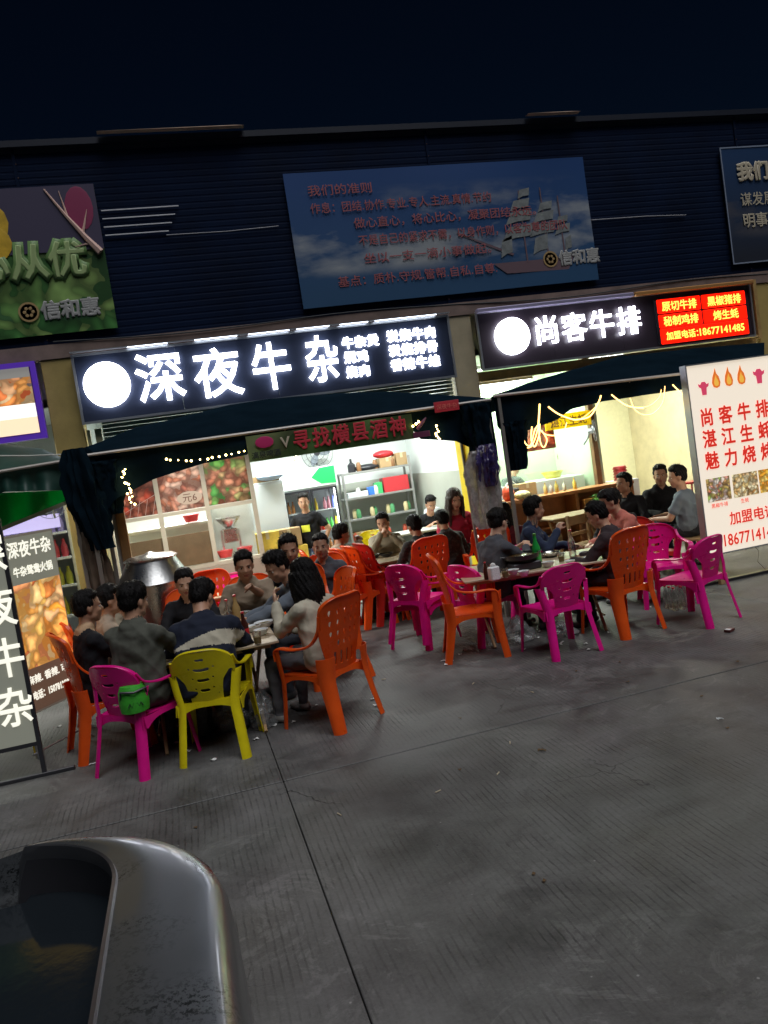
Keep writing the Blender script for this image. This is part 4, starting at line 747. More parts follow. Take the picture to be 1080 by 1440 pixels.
def verts(me): a = np.zeros(len(me.vertices) * 3, 'f'); me.vertices.foreach_get('co', a); return a.reshape(-1, 3).astype(float)
def setverts(me, a): me.vertices.foreach_set('co', a.astype('f').ravel()); me.update()
def norms(me): a = np.zeros(len(me.vertices) * 3, 'f'); me.vertices.foreach_get('normal', a); return a.reshape(-1, 3).astype(float)
def label_faces(me, fig, override=None):
    V = verts(me); best = np.full(len(V), 1e9); idx = np.zeros(len(V), int)
    for p in fig.pr:
        if p[0] == 'c':
            a, b_ = p[1], p[2]; d = b_ - a; L2 = max(1e-9, d @ d); t = np.clip((V - a) @ d / L2, 0, 1); dist = np.linalg.norm(V - a - t[:, None] * d, axis=1) - (p[3] + (p[4] - p[3]) * t)
        else:
            q = (V - p[1]) @ p[3].T; k = np.linalg.norm(q / p[2], axis=1); dist = (k - 1) * np.linalg.norm(q, axis=1) / np.maximum(k, 1e-6)
        sel = dist < best; best[sel] = dist[sel]; idx[sel] = p[5]
    if override is not None: idx = override(V, idx)
    n = len(me.polygons); lt = np.zeros(n, 'i'); me.polygons.foreach_get('loop_start', lt); lv = np.zeros(len(me.loops), 'i'); me.loops.foreach_get('vertex_index', lv)
    me.polygons.foreach_set('material_index', idx[lv[lt]].astype('i')); me.polygons.foreach_set('use_smooth', [True] * n); return V, idx
def ik(S, T, l1, l2, pole):
    S, T = Vector(S), Vector(T); d = T - S; L = min(d.length, (l1 + l2) * 0.995); dn = d.normalized(); T = S + dn * L; a = (l1 * l1 - l2 * l2 + L * L) / (2 * L); h = math.sqrt(max(0, l1 * l1 - a * a)); pl = Vector(pole); pl = (pl - dn * pl.dot(dn)).normalized(); return S + dn * a + pl * h, T
def hand(fig, wrist, d, palm_n, side, mt, curl=0.6):
    """palm, four unequal fingers and a thumb; d = pointing direction, palm_n = out of the palm, side = +1 right hand"""
    d = Vector(d).normalized(); n_ = Vector(palm_n); n_ = (n_ - d * n_.dot(d)).normalized(); s_ = d.cross(n_) * side
    M = Matrix((s_, d, n_)).transposed(); c = Vector(wrist) + d * 0.05; fig.ell(c, (0.040, 0.052, 0.017), mt, M, 12, 8)
    for k, (o, l) in enumerate(((-0.029, 0.068), (-0.010, 0.078), (0.010, 0.073), (0.028, 0.058))):
        b0 = Vector(wrist) + d * 0.088 + s_ * o; d1 = (d * math.cos(curl * 0.6) + n_ * math.sin(curl * 0.6) + s_ * o * 2).normalized(); b1 = b0 + d1 * l * 0.5; d2 = (d * math.cos(curl * 1.7) + n_ * math.sin(curl * 1.7)).normalized(); b2 = b1 + d2 * l * 0.5
        fig.cap(b0, b1, 0.0095, 0.0088, mt); fig.cap(b1, b2, 0.0088, 0.0072, mt)
    t0 = Vector(wrist) + d * 0.03 - s_ * 0.034 + n_ * 0.006; t1 = t0 + (d * 0.7 - s_ * 0.6 + n_ * 0.4).normalized() * 0.036; t2 = t1 + (d * 0.9 - s_ * 0.05 + n_ * 0.45).normalized() * 0.030
    fig.cap(t0, t1, 0.013, 0.011, mt); fig.cap(t1, t2, 0.011, 0.0085, mt)
def head_frame(c, yaw, pitch, roll=0): return Matrix.Rotation(R(yaw), 3, 'Z') @ Matrix.Rotation(R(pitch), 3, 'X') @ Matrix.Rotation(R(roll), 3, 'Y')
def person(label, x, y, rz, top, skin=0, lean=8, side=0, yaw=0, pitch=0, hands=None, hair='short', pants=None, shoe=None, z=0.0, sc=1.0, seat=0.435, sleeve='long', voxel=0.0115, bulk=1.0, stand=False, knees=0.16, feet=0.0, collar=None, paint=None, extra=None, brown=False, twist=0, glasses=False, curl=0.6, legs=True, hood=None, group=None, wide=1.0, shirt=None):
    t = thing('person', label, 'person', (x, y, z), rz, group); t.scale = (sc, sc, sc)
    pants = pants or cloth('dark_trousers', (0.03, 0.032, 0.04)); shoe = shoe or mat('dark_shoe', (0.03, 0.03, 0.03), 0.5)
    mats = [top, SK[skin], pants, shoe, LIP, collar or top, shirt or top]; f = Figure(); TOP, SKN, PAN, SHO, LP, COLR = 0, 1, 2, 3, 4, 5
    hz = (seat + 0.10) if not stand else 0.90; tl = 0.47; Lr, Sr = R(lean), R(side)
    up = Vector((math.sin(Sr), math.sin(Lr) * math.cos(Sr), math.cos(Lr) * math.cos(Sr))).normalized(); rt = Matrix.Rotation(R(twist), 3, up) @ Vector((1, 0, 0)); rt = (rt - up * rt.dot(up)).normalized(); fw = up.cross(rt); B = Matrix((rt, fw, up)).transposed()
    hip = Vector((0, -0.06 if not stand else 0, hz)); nb = hip + up * tl; P = lambda a, b_, c: hip + rt * a + fw * b_ + up * c
    k = bulk
    f.ell(P(0, 0, 0.02), (0.178 * k, 0.135 * k, 0.14), PAN if not stand else TOP, B); f.ell(P(0, 0.005, 0.13), (0.172 * k * wide, 0.128 * k, 0.19), TOP, B); f.ell(P(0, 0.0, 0.29), (0.176 * k * wide, 0.124 * k, 0.19), TOP, B); f.ell(P(0, -0.02, 0.40), (0.165 * k * wide, 0.09 * k, 0.085), TOP, B)
    f.cap(P(-0.13 * wide, -0.01, 0.415), P(0.13 * wide, -0.01, 0.415), 0.06 * k, 0.06 * k, TOP)
    if collar is not None or sleeve == 'long': f.cap(P(-0.035, -0.01, tl - 0.005), P(0.035, -0.01, tl - 0.005), 0.066 * k, 0.066 * k, COLR)
    for s in (-1, 1): f.cap(P(s * 0.10 * wide, -0.005, 0.37), P(s * 0.095, 0.0, 0.06), 0.098 * k, 0.108 * k, TOP)
    f.cap(P(-0.06, 0.035, 0.33), P(0.06, 0.03, 0.33), 0.098 * k, 0.098 * k, TOP)
    if sleeve == 'long': f.cap(P(-0.085, 0.0, 0.0), P(0.085, 0.0, 0.0), 0.128 * k, 0.128 * k, TOP); f.cap(P(-0.04, -0.045, tl - 0.02), P(0.04, -0.045, tl - 0.02), 0.052 * k, 0.052 * k, COLR)
    # arms
    hands = hands or {}
    for s in (-1, 1):
        S = P(s * 0.175 * wide, -0.01, 0.40); tg = hands.get(s, (s * 0.16, 0.33, seat + 0.26)); pole_ = tg[3] if len(tg) > 3 else (s * 0.7, -0.35, -0.8); T = Vector(tg[:3])
        E, H = ik(S, T, 0.285, 0.25, pole_); ra = 0.060 * k if sleeve == 'long' else 0.048
        f.cap(S, E, ra * 1.12, ra * 0.92, TOP if sleeve == 'long' else SKN)
        if sleeve == 'short': q = S.lerp(E, 0.62); f.cap(S, q, 0.060 * k, 0.062 * k, TOP)
        if sleeve == 'long': f.cap(E, E.lerp(H, 0.92), ra * 0.92, ra * 0.74, TOP); f.cap(E.lerp(H, 0.9), H, 0.027, 0.025, SKN)
        else: f.cap(E, H, 0.041, 0.026, SKN)
        d = (H - E).normalized(); pn = tg[4] if len(tg) > 4 else (-s * 0.5, 0.1, -1); hand(f, H, d, pn, s, SKN, curl)
    # legs
    if legs:
        for s in (-1, 1):
            if stand: hp = Vector((s * 0.09, 0, 0.88)); kn = Vector((s * 0.10, 0.03, 0.47)); an = Vector((s * 0.11, -0.02, 0.085)); f.cap(hp, kn, 0.088, 0.06, PAN); f.cap(kn, an, 0.062, 0.05, PAN)
            else: hp = hip + Vector((s * 0.085, 0.02, -0.02)); kn = Vector((s * knees, 0.40, seat + 0.065)); an = Vector((s * (knees * 0.9), 0.40 + feet, 0.085)); f.cap(hp, kn, 0.086 * k, 0.062, PAN); f.cap(kn, an, 0.062, 0.047, PAN)
            f.cap(an, an + Vector((0, 0.0, -0.035)), 0.042, 0.046, SHO); f.cap(an + Vector((0, -0.03, -0.048)), an + Vector((s * 0.02, 0.15, -0.052)), 0.036, 0.032, SHO); f.cap(an + Vector((s * -0.01, 0.06, -0.05)), an + Vector((s * 0.03, 0.13, -0.052)), 0.036, 0.032, SHO)
    # head
    hc = nb + up * 0.045 + fw * 0.0 + Vector((0, 0.03 + 0.0006 * abs(pitch), 0.122)) + Vector((0, -0.0015 * pitch, 0)) * (1 if pitch < 0 else 0.4)
    Hm = head_frame(hc, yaw, pitch) @ Matrix.Scale(1.10, 3); Q = lambda a, b_, c: hc + Hm @ Vector((a, b_, c))
    f.cap(nb - up * 0.03, Q(0, -0.02, -0.045), 0.062, 0.060, SKN)
    f.ell(Q(0, -0.012, 0.032), (0.074, 0.092, 0.088), SKN, Hm); f.ell(Q(0, 0.022, -0.03), (0.060, 0.066, 0.078), SKN, Hm); f.ell(Q(0, 0.050, -0.085), (0.034, 0.030, 0.026), SKN, Hm); f.ell(Q(0, 0.071, 0.022), (0.050, 0.014, 0.011), SKN, Hm)
    for s in (-1, 1): f.ell(Q(s * 0.036, 0.058, -0.025), (0.022, 0.020, 0.020), SKN, Hm); f.ell(Q(s * 0.075, -0.008, -0.012), (0.010, 0.020, 0.030), SKN, Hm); f.ell(Q(s * 0.048, 0.012, -0.062), (0.02, 0.035, 0.028), SKN, Hm)
    f.cap(Q(0, 0.080, 0.012), Q(0, 0.098, -0.022), 0.009, 0.0125, SKN); f.ell(Q(0, 0.092, -0.026), (0.017, 0.012, 0.009), SKN, Hm); f.ell(Q(0, 0.080, -0.052), (0.024, 0.011, 0.0065), LP, Hm); f.ell(Q(0, 0.078, -0.062), (0.020, 0.011, 0.006), LP, Hm)
    if extra: extra(f, P, Q, B, Hm)
    me = remesh(f.m, voxel, 4); V, idx = label_faces(me, f, (lambda V, idx: paint(V, idx, (np.array(hip), np.array(rt), np.array(fw), np.array(up)))) if paint else None)
    # cloth folds and a slightly uneven surface
    N_ = norms(me); isc = ((idx == 0) | (idx == 2) | (idx >= 5)).astype(float); sd = random.random() * 50
    rg = lambda x_: 1 - 2 * np.abs(np.sin(x_)) ** 0.7
    w = 0.55 * rg(V[:, 2] * 17 + V[:, 0] * 9 + 2.0 * np.sin(V[:, 1] * 8 + V[:, 0] * 6 + sd) + sd) + 0.5 * rg(V[:, 0] * 15 - V[:, 2] * 11 + V[:, 1] * 13 + 1.8 * np.sin(V[:, 2] * 9 + sd)) + 0.5 * np.sin(V[:, 0] * 31 + V[:, 2] * 24 + 3.2 * np.sin(V[:, 1] * 11 + V[:, 2] * 7 + sd) + sd) * 0.5 + np.sin(V[:, 2] * 55 - V[:, 1] * 34 + 2.4 * np.sin(V[:, 0] * 17 + sd)) * 0.35 + np.sin(V[:, 1] * 62 + V[:, 0] * 41 + V[:, 2] * 18 + sd * 2) * 0.2
    setverts(me, V + N_ * (isc * w * 0.0068)[:, None])
    for m_ in mats: me.materials.append(m_)
    me.name = 'person_body'; o = bpy.data.objects.new('body', me); COL.objects.link(o); o.parent = t
    # face details
    for s in (-1, 1):
        m = MB(); m.ell(Q(s * 0.031, 0.0685, 0.004), (0.0135, 0.008, 0.0065), 10, 6, Hm); m.cur = 1; m.ell(Q(s * 0.031, 0.0742, 0.004), (0.0062, 0.004, 0.0062), 8, 5, Hm); m.build('eye', [EYEW, EYED], t, True)
        m = MB(); m.tube([Q(s * 0.014, 0.082, 0.020), Q(s * 0.031, 0.082, 0.026), Q(s * 0.050, 0.070, 0.021)], [0.0028, 0.0036, 0.002], 6); m.build('eyebrow', HAIR, t, True)
    # hair
    hm = MB(); cap_ = lambda a, b_, ra, rb: add_capsule(hm, a, b_, ra, rb); el = lambda c, r: hm.ell(c, r, 16, 10, Hm)
    if hair != 'bald':
        el(Q(0, -0.030, 0.052), (0.080, 0.092, 0.080)); el(Q(0, -0.045, 0.005), (0.074, 0.070, 0.075))
        for s in (-1, 1): el(Q(s * 0.060, -0.018, 0.035), (0.022, 0.045, 0.040))
    if hair in ('short', 'crop'):
        h = 1.0 if hair == 'short' else 0.4
        for q in range(11): a = -1.15 + 2.3 * q / 10; el(Q(0.066 * math.sin(a), 0.052 * math.cos(a) - 0.006, 0.094 + 0.006 * math.cos(q * 2.1)), (0.020, 0.024, 0.013 + 0.009 * h))
        el(Q(0, -0.01, 0.105), (0.062, 0.068, 0.030 + 0.012 * h))
    if hair == 'bowl':
        for q in range(13): a = -1.5 + 3.0 * q / 12; el(Q(0.074 * math.sin(a), 0.066 * math.cos(a) - 0.012, 0.060), (0.018, 0.019, 0.042))
        el(Q(0, -0.01, 0.098), (0.072, 0.080, 0.042)); el(Q(0, -0.07, 0.03), (0.068, 0.040, 0.055))
    if hair in ('long', 'longface'):
        el(Q(0, -0.02, 0.070), (0.086, 0.094, 0.075)); el(Q(0, -0.060, -0.02), (0.088, 0.062, 0.10)); el(Q(0, -0.078, -0.11), (0.096, 0.048, 0.13)); el(Q(0, -0.082, -0.2), (0.085, 0.036, 0.09))
        for q in range(15):
            a = (-2.2 + 4.4 * q / 14) if hair == 'long' else (-2.0 + 4.0 * q / 14); bx, by = 0.082 * math.sin(a), -0.082 * math.cos(a) + 0.004
            p0 = Q(bx, by, 0.03); p1 = Q(bx * 1.12, by * 1.05, -0.10); p2 = p1 + Vector((0.01 * math.sin(q * 3.3), 0.004 * q % 0.01 - 0.01, -0.12 - 0.03 * math.sin(q * 2.3) - (0.06 if hair == 'longface' else 0.0)))
            cap_(p0, p1, 0.027, 0.028); cap_(p1, p2, 0.028, 0.016)
        for s in (-1, 1): cap_(Q(s * 0.012, 0.050, 0.098), Q(s * 0.072, 0.048, 0.02), 0.016, 0.017); cap_(Q(s * 0.072, 0.048, 0.02), Q(s * 0.076, 0.035, -0.10), 0.017, 0.016)
    if hair == 'bun':
        el(Q(0, -0.02, 0.075), (0.079, 0.088, 0.062)); el(Q(0, -0.125, 0.045), (0.038, 0.036, 0.036)); cap_(Q(0, -0.09, 0.045), Q(0, -0.125, 0.045), 0.03, 0.03)
        for s in (-1, 1): cap_(Q(s * 0.008, 0.058, 0.096), Q(s * 0.068, 0.022, 0.045), 0.014, 0.016)
    hme = remesh(hm, min(voxel, 0.0095), 5 if 'long' in hair else 1); HV = verts(hme); HN = norms(hme); loc = (HV - np.array(hc)) @ np.array(Hm) / 1.21
    ang = np.arctan2(loc[:, 0], loc[:, 1] + 0.03); st = np.sin(ang * 38 + 2.2 * np.sin(loc[:, 2] * 60 + ang * 5) + sd) * 0.0022 + np.sin(ang * 17 - loc[:, 2] * 70) * 0.0026 + np.sin(loc[:, 0] * 190 + loc[:, 1] * 90) * 0.0012
    HV = HV + HN * st[:, None]; setverts(hme, HV); rt_ = random.Random(int(sd * 1000)); tv = [tuple(v) for v in HV]; tf = [tuple(p.vertices) for p in hme.polygons]; hcn = np.array(hc)
    dn = np.array(Hm @ Vector((0, -0.25, -1))); dn = dn / np.linalg.norm(dn); frt = np.array(Hm @ Vector((0, 1, -0.3)))
    for q in range(520 if voxel < 0.011 else 260):
        i = rt_.randrange(len(HV)); p_, n_ = HV[i], HN[i]; lz = float((p_ - hcn) @ np.array(Hm)[:, 2]); fl = (dn if lz < 0.09 else frt * 0.6 + dn * 0.2) + np.array([rt_.uniform(-0.5, 0.5), rt_.uniform(-0.5, 0.5), rt_.uniform(-0.3, 0.3)])
        if hair in ('short', 'crop') and lz > 0.06: fl = fl * 0.5 + n_ * 0.9
        tg = fl - n_ * (fl @ n_) * 0.75 + n_ * 0.16; tg = tg / (np.linalg.norm(tg) + 1e-6); L_ = rt_.uniform(0.014, 0.034) * (0.6 if hair == 'crop' else 1); sd_ = np.cross(tg, n_); sd_ = sd_ / (np.linalg.norm(sd_) + 1e-6) * 0.0028; b0_ = p_ - n_ * 0.003; k_ = len(tv)
        tv += [tuple(b0_ - sd_), tuple(b0_ + sd_), tuple(b0_ + n_ * 0.0045), tuple(p_ + tg * L_ - n_ * 0.003)]; tf += [(k_, k_ + 1, k_ + 3), (k_ + 1, k_ + 2, k_ + 3), (k_ + 2, k_, k_ + 3)]
    bpy.data.meshes.remove(hme); hme = bpy.data.meshes.new('hair'); hme.from_pydata(tv, [], tf); hme.polygons.foreach_set('use_smooth', [True] * len(hme.polygons)); hme.materials.append(HAIRB if brown else HAIR); hme.name = 'hair'
    ho = bpy.data.objects.new('hair', hme); COL.objects.link(ho); ho.parent = t
    if glasses:
        m = MB()
        for s in (-1, 1): n = 18; m.tube([Q(s * 0.033 + 0.024 * math.cos(2 * math.pi * k / n), 0.088 - 0.25 * abs(s * 0.033 + 0.024 * math.cos(2 * math.pi * k / n)) ** 1.3, 0.002 + 0.019 * math.sin(2 * math.pi * k / n)) for k in range(n + 1)], 0.0018, 5); m.tube([Q(s * 0.057, 0.079, 0.006), Q(s * 0.077, 0.0, 0.004)], 0.0018, 5)
        m.tube([Q(-0.01, 0.087, 0.004), Q(0.01, 0.087, 0.004)], 0.0018, 5); m.build('glasses', mat('glasses_frame', (0.03, 0.03, 0.03), 0.3), t, True)
    t['_hip'] = 0; del t['_hip']; return t, P, Q, B, Hm
cN = cloth('navy_jacket', (0.016, 0.020, 0.036)); cCream = cloth('cream_cloth', (0.50, 0.46, 0.36)); cGray = cloth('grey_green_jacket', (0.085, 0.088, 0.072)); cBlack = cloth('black_cloth', (0.014, 0.014, 0.017)); cTan = cloth('tan_hoodie', (0.27, 0.21, 0.15)); cGrayJ = cloth('blue_grey_jacket', (0.12, 0.14, 0.17)); cBeige = cloth('beige_shirt', (0.36, 0.28, 0.21)); cKhaki = cloth('khaki_shirt', (0.30, 0.26, 0.19)); cRed = cloth('crimson_knit', (0.42, 0.025, 0.06)); cDk = cloth('charcoal_jacket', (0.07, 0.072, 0.085)); cNv2 = cloth('deep_navy_shirt', (0.025, 0.035, 0.07)); cSal = cloth('salmon_shirt', (0.52, 0.17, 0.13)); cTee = cloth('grey_tee', (0.15, 0.18, 0.22)); cPat = food('patterned_cloth', [(0.02, 0.02, 0.025), (0.07, 0.06, 0.06), (0.03, 0.025, 0.03), (0.10, 0.09, 0.09)], 30, rough=0.85); cBrownJ = cloth('dark_brown_jacket', (0.045, 0.032, 0.036)); cChef = cloth('grey_chef_tee', (0.09, 0.11, 0.11))
jeans = cloth('grey_jeans', (0.13, 0.13, 0.14)); bluej = cloth('blue_jeans', (0.16, 0.24, 0.36)); white_shoe = mat('pale_shoe', (0.42, 0.40, 0.38), 0.5)
def stripe(V, idx, fr):
    hip, rt, fw, up = fr; q = V - hip; a, b_, c = q @ rt, q @ fw, q @ up; s = (idx == 0) & (b_ < 0.05) & (c < 0.315 - 0.55 * np.abs(a - 0.02) * 0 + 0.28 * np.minimum(a, 0.12)) & (c > 0.235 - 0.0 * a) & (np.abs(a) < 0.30); idx = idx.copy(); idx[s] = 6; return idx
# --- near left table
x, y, rz = CH_HOOD
person('person in navy jacket with a cream back stripe, seated on the yellow chair', x - 0.02, y - 0.02, rz + 2, cN, 0, lean=27, yaw=-20, pitch=-30, hair='bowl', hands={-1: (-0.18, 0.46, 0.72), 1: (0.16, 0.48, 0.72)}, bulk=1.22, wide=1.12, paint=stripe, shirt=cCream, voxel=0.010)
x, y, rz = CH_GRAY
person('man with undercut hair in grey-green jacket, seated on the near magenta chair', x + 0.06, y + 0.03, -32, cGray, 0, lean=4, yaw=-16, pitch=-8, hair='bowl', hands={-1: (-0.15, 0.42, 0.72), 1: (0.15, 0.42, 0.70)}, bulk=1.08, pants=cloth('grey_camo', (0.10, 0.10, 0.10), var=0.5, vs=30), sc=1.02, voxel=0.010)
person('man in black tee in profile at far left, before the lit signboards', -0.82, 6.62, -68, cBlack, 1, lean=2, yaw=-4, pitch=-4, hair='crop', collar=cloth('tan_collar', (0.5, 0.33, 0.2)), hands={-1: (-0.15, 0.40, 0.62), 1: (0.14, 0.36, 0.60)}, sc=0.98, voxel=0.010)
person('man in tan shirt mostly hidden behind the profile of the man in black', -0.74, 7.12, -78, cBeige, 1, lean=6, yaw=0, pitch=-6, hair='short', sc=0.95)
person('dark-haired diner in beige just above the undercut man, left table', -0.74, 7.60, -115, cKhaki, 0, lean=16, yaw=-10, pitch=-22, hair='short', sc=0.91, hands={1: (0.1, 0.42, 0.72), -1: (-0.1, 0.42, 0.72)})
person('woman in black with tied-back hair facing the street, before the steel drum', -0.06, 7.56, 174, cBlack, 2, lean=14, yaw=6, pitch=-14, hair='bun', sc=0.96, hands={1: (0.16, 0.40, 0.74), -1: (-0.16, 0.40, 0.74)})
person('smiling man in a tan hoodie holding chopsticks at the far side of left table', 0.50, 7.62, 172, cTan, 0, lean=12, yaw=8, pitch=-12, hair='short', sc=1.0, hands={1: (0.20, 0.34, 0.66), -1: (-0.10, 0.40, 0.70)}, collar=cloth('tan_hood', (0.30, 0.24, 0.17)), bulk=1.1, voxel=0.010)
t, P, Q, B, Hm = person('man in black tee with white print reaching across the left table', 0.97, 7.70, 162, cBlack, 1, lean=14, yaw=14, pitch=-8, hair='short', sleeve='short', sc=1.06, hands={1: (0.30, 0.50, 0.92, (0.5, 0, -1)), -1: (-0.14, 0.36, 0.60)}, voxel=0.010)
pr = mat('tee_print', (0.62, 0.64, 0.68), 0.7)
for i, s_ in enumerate(('JUST',)):
    me = text_mesh(s_, 0.075, 0.003, 0.003); me.materials.append(pr); o = bpy.data.objects.new('shirt_print', me); COL.objects.link(o); o.parent = t; o.matrix_local = Matrix.Translation(P(-0.0, 0.127 + (0.006 if i < 2 else -0.001), 0.36 - 0.075 * i)) @ B.to_4x4() @ Matrix.Rotation(math.pi, 4, 'Z')
for i in range(3):
    m = MB(); m.rbox(-0.09 + 0.02 * i, 0.09 - 0.015 * i, -0.002, 0.002, -0.02, 0.02, 0.001); o = m.build('shirt_print', pr if i != 1 else mat('tee_blue_print', (0.1, 0.14, 0.4), 0.7), t); o.matrix_local = Matrix.Translation(P(0, 0.131 - 0.004 * i, 0.285 - 0.06 * i)) @ B.to_4x4()
person('man in grey jacket leaning far over the left table, head bowed', 1.02, 7.12, 104, cGrayJ, 0, lean=30, yaw=10, pitch=-26, hair='short', sc=1.04, hands={1: (0.06, 0.60, 0.72), -1: (-0.14, 0.66, 0.72)}, bulk=1.08, shirt=cCream, voxel=0.010)
person('man whose face shows between the leaning man and the long-haired woman', 1.36, 8.25, 160, cDk, 1, lean=6, yaw=6, pitch=-4, hair='crop', sc=0.98)
x, y, rz = CH_LONG
person('woman with long black hair in a cream top on the near orange chair', x - 0.01, y + 0.0, rz + 4, cCream, 2, lean=8, yaw=6, pitch=-8, hair='long', pants=jeans, shoe=white_shoe, sc=0.98, hands={-1: (-0.10, 0.30, 0.98, (-0.3, 0.1, -1), (0.6, -0.3, 0.4)), 1: (0.12, 0.36, 0.70)}, voxel=0.010, curl=0.9)
# --- middle, before the left shop
person('man in beige in profile raising his hands to his mouth, before the fridge', 1.72, 9.6, -80, cBeige, 1, lean=18, yaw=0, pitch=-10, hair='bowl', sc=0.97, hands={1: (0.08, 0.34, 1.02), -1: (-0.06, 0.36, 1.0)}, curl=1.0)
person('person in khaki shirt with both hands at the face, back table', 2.58, 10.35, 170, cKhaki, 0, lean=16, yaw=-20, pitch=-12, hair='short', sc=0.97, hands={1: (0.05, 0.26, 1.02), -1: (-0.08, 0.28, 0.98)}, curl=1.0)
person('diner with round black hair seen from behind on the middle orange chair', 2.67, 9.02, 8, cPat, 0, lean=10, yaw=4, pitch=-12, hair='bowl', sc=0.95)
person('diner in patterned dark shirt seen from behind, left of the woman in crimson', 3.18, 9.45, 4, cPat, 0, lean=14, yaw=0, pitch=-14, hair='bowl', sc=0.93)
person('woman with long dark hair in a crimson cardigan facing the street', W(641, 730, 10.3).x, 10.3, 178, cRed, 2, lean=6, yaw=4, pitch=-16, hair='longface', sc=1.08, collar=cloth('pale_collar', (0.35, 0.2, 0.2)), brown=True)
person('dark-haired person in maroon seen from behind, beyond the woman in glasses', 3.74, 8.9, -20, cloth('maroon_top', (0.10, 0.015, 0.02)), 0, lean=10, yaw=-10, pitch=-10, hair='long', sc=0.93)
# --- second table
person('woman with glasses and tied hair in charcoal jacket, left side of second table', 2.92, 7.36, -72, cDk, 2, lean=14, yaw=10, pitch=-16, hair='bun', glasses=True, sc=1.0, hands={1: (0.06, 0.40, 0.86), -1: (-0.10, 0.38, 0.84)}, curl=1.1, voxel=0.010)
person('man in deep navy shirt raising a cup at the second table', 3.66, 8.02, -125, cNv2, 1, lean=10, yaw=32, pitch=-6, hair='short', sc=1.0, hands={1: (0.10, 0.30, 0.92, (0.6, 0, -1)), -1: (-0.18, 0.40, 0.70)}, curl=1.2, voxel=0.010)
person('man in dark brown jacket looking down, seated at right end of second table', 3.98, 6.86, 38, cBrownJ, 0, lean=14, yaw=12, pitch=-24, hair='short', sc=0.95, hands={1: (0.10, 0.42, 0.72), -1: (-0.16, 0.42, 0.72)}, bulk=1.08, voxel=0.010)
# --- right group
person('man in dark shirt in shadow between the bowed men, right group', 4.86, 8.2, 120, cBlack, 1, lean=12, yaw=-10, pitch=-10, hair='crop', sc=0.94)
person('man in salmon shirt bent forward behind the orange chair, right group', 4.88, 7.98, 95, cSal, 0, lean=30, yaw=-10, pitch=-22, hair='crop', sc=1.0, hands={1: (0.1, 0.5, 0.66), -1: (-0.1, 0.5, 0.66)})
person('man with crew cut turned sideways at the back of the right group', 5.62, 9.25, 130, cBlack, 1, lean=4, yaw=-30, pitch=0, hair='crop', sc=1.0)
person('man in black facing the street by the plaster wall', 6.22, 9.35, 170, cBlack, 1, lean=8, yaw=-25, pitch=-4, hair='crop', sc=1.02, bulk=1.1)
person('man in grey tee seen from behind next to the tall white signboard', 5.98, 8.55, 40, cTee, 0, lean=6, yaw=30, pitch=-6, hair='short', sleeve='short', sc=1.02, bulk=1.12)
# --- staff
t, P, Q, B, Hm = person('standing worker in black tee with a yellow print beside the fridge', 1.86, 12.2, 150, cBlack, 0, lean=0, yaw=20, pitch=-6, hair='crop', sleeve='short', stand=True, pants=bluej, sc=0.97, hands={1: (0.24, 0.06, 0.86, (0.6, -0.4, 0)), -1: (-0.24, 0.02, 0.84, (-0.6, -0.4, 0))})
m = MB(); m.rbox(-0.07, 0.07, 0.122, 0.128, 0.16, 0.27, 0.002); o = m.build('shirt_print', mat('yellow_print', (0.75, 0.75, 0.05), 0.6), t); o.matrix_local = Matrix.Translation(P(0, 0, 0)) @ B.to_4x4()
t, P, Q, B, Hm = person('worker in black tee bent over papers at the desk inside the left shop', 3.92, 12.5, 178, cBlack, 0, lean=24, yaw=0, pitch=-30, hair='crop', sleeve='short', sc=1.0, hands={1: (0.10, 0.40, 0.80), -1: (-0.12, 0.40, 0.80)})
m = MB(); m.rbox(-0.08, 0.08, 0.125, 0.131, 0.27, 0.32, 0.002); o = m.build('shirt_print', MATS['yellow_print'], t); o.matrix_local = Matrix.Translation(P(0, 0, 0)) @ B.to_4x4()
def capx(f, P, Q, B, Hm): pass
p = W(712, 660, 11.9)
t, P, Q, B, Hm = person('cook in a cap and grey tee working behind the kitchen glass', p.x, 11.9, -70, cChef, 1, lean=14, yaw=0, pitch=-18, hair='crop', sleeve='short', stand=True, sc=1.0, hands={1: (0.10, 0.42, 1.0), -1: (-0.08, 0.45, 1.02)})
m = MB(); m.ell(Q(0, -0.012, 0.07), (0.088, 0.10, 0.075), 16, 8, Hm); m.ell(Q(0, 0.09, 0.062), (0.06, 0.06, 0.008), 14, 6, Hm); m.build('cap', cloth('grey_cap', (0.12, 0.13, 0.12)), t, True)
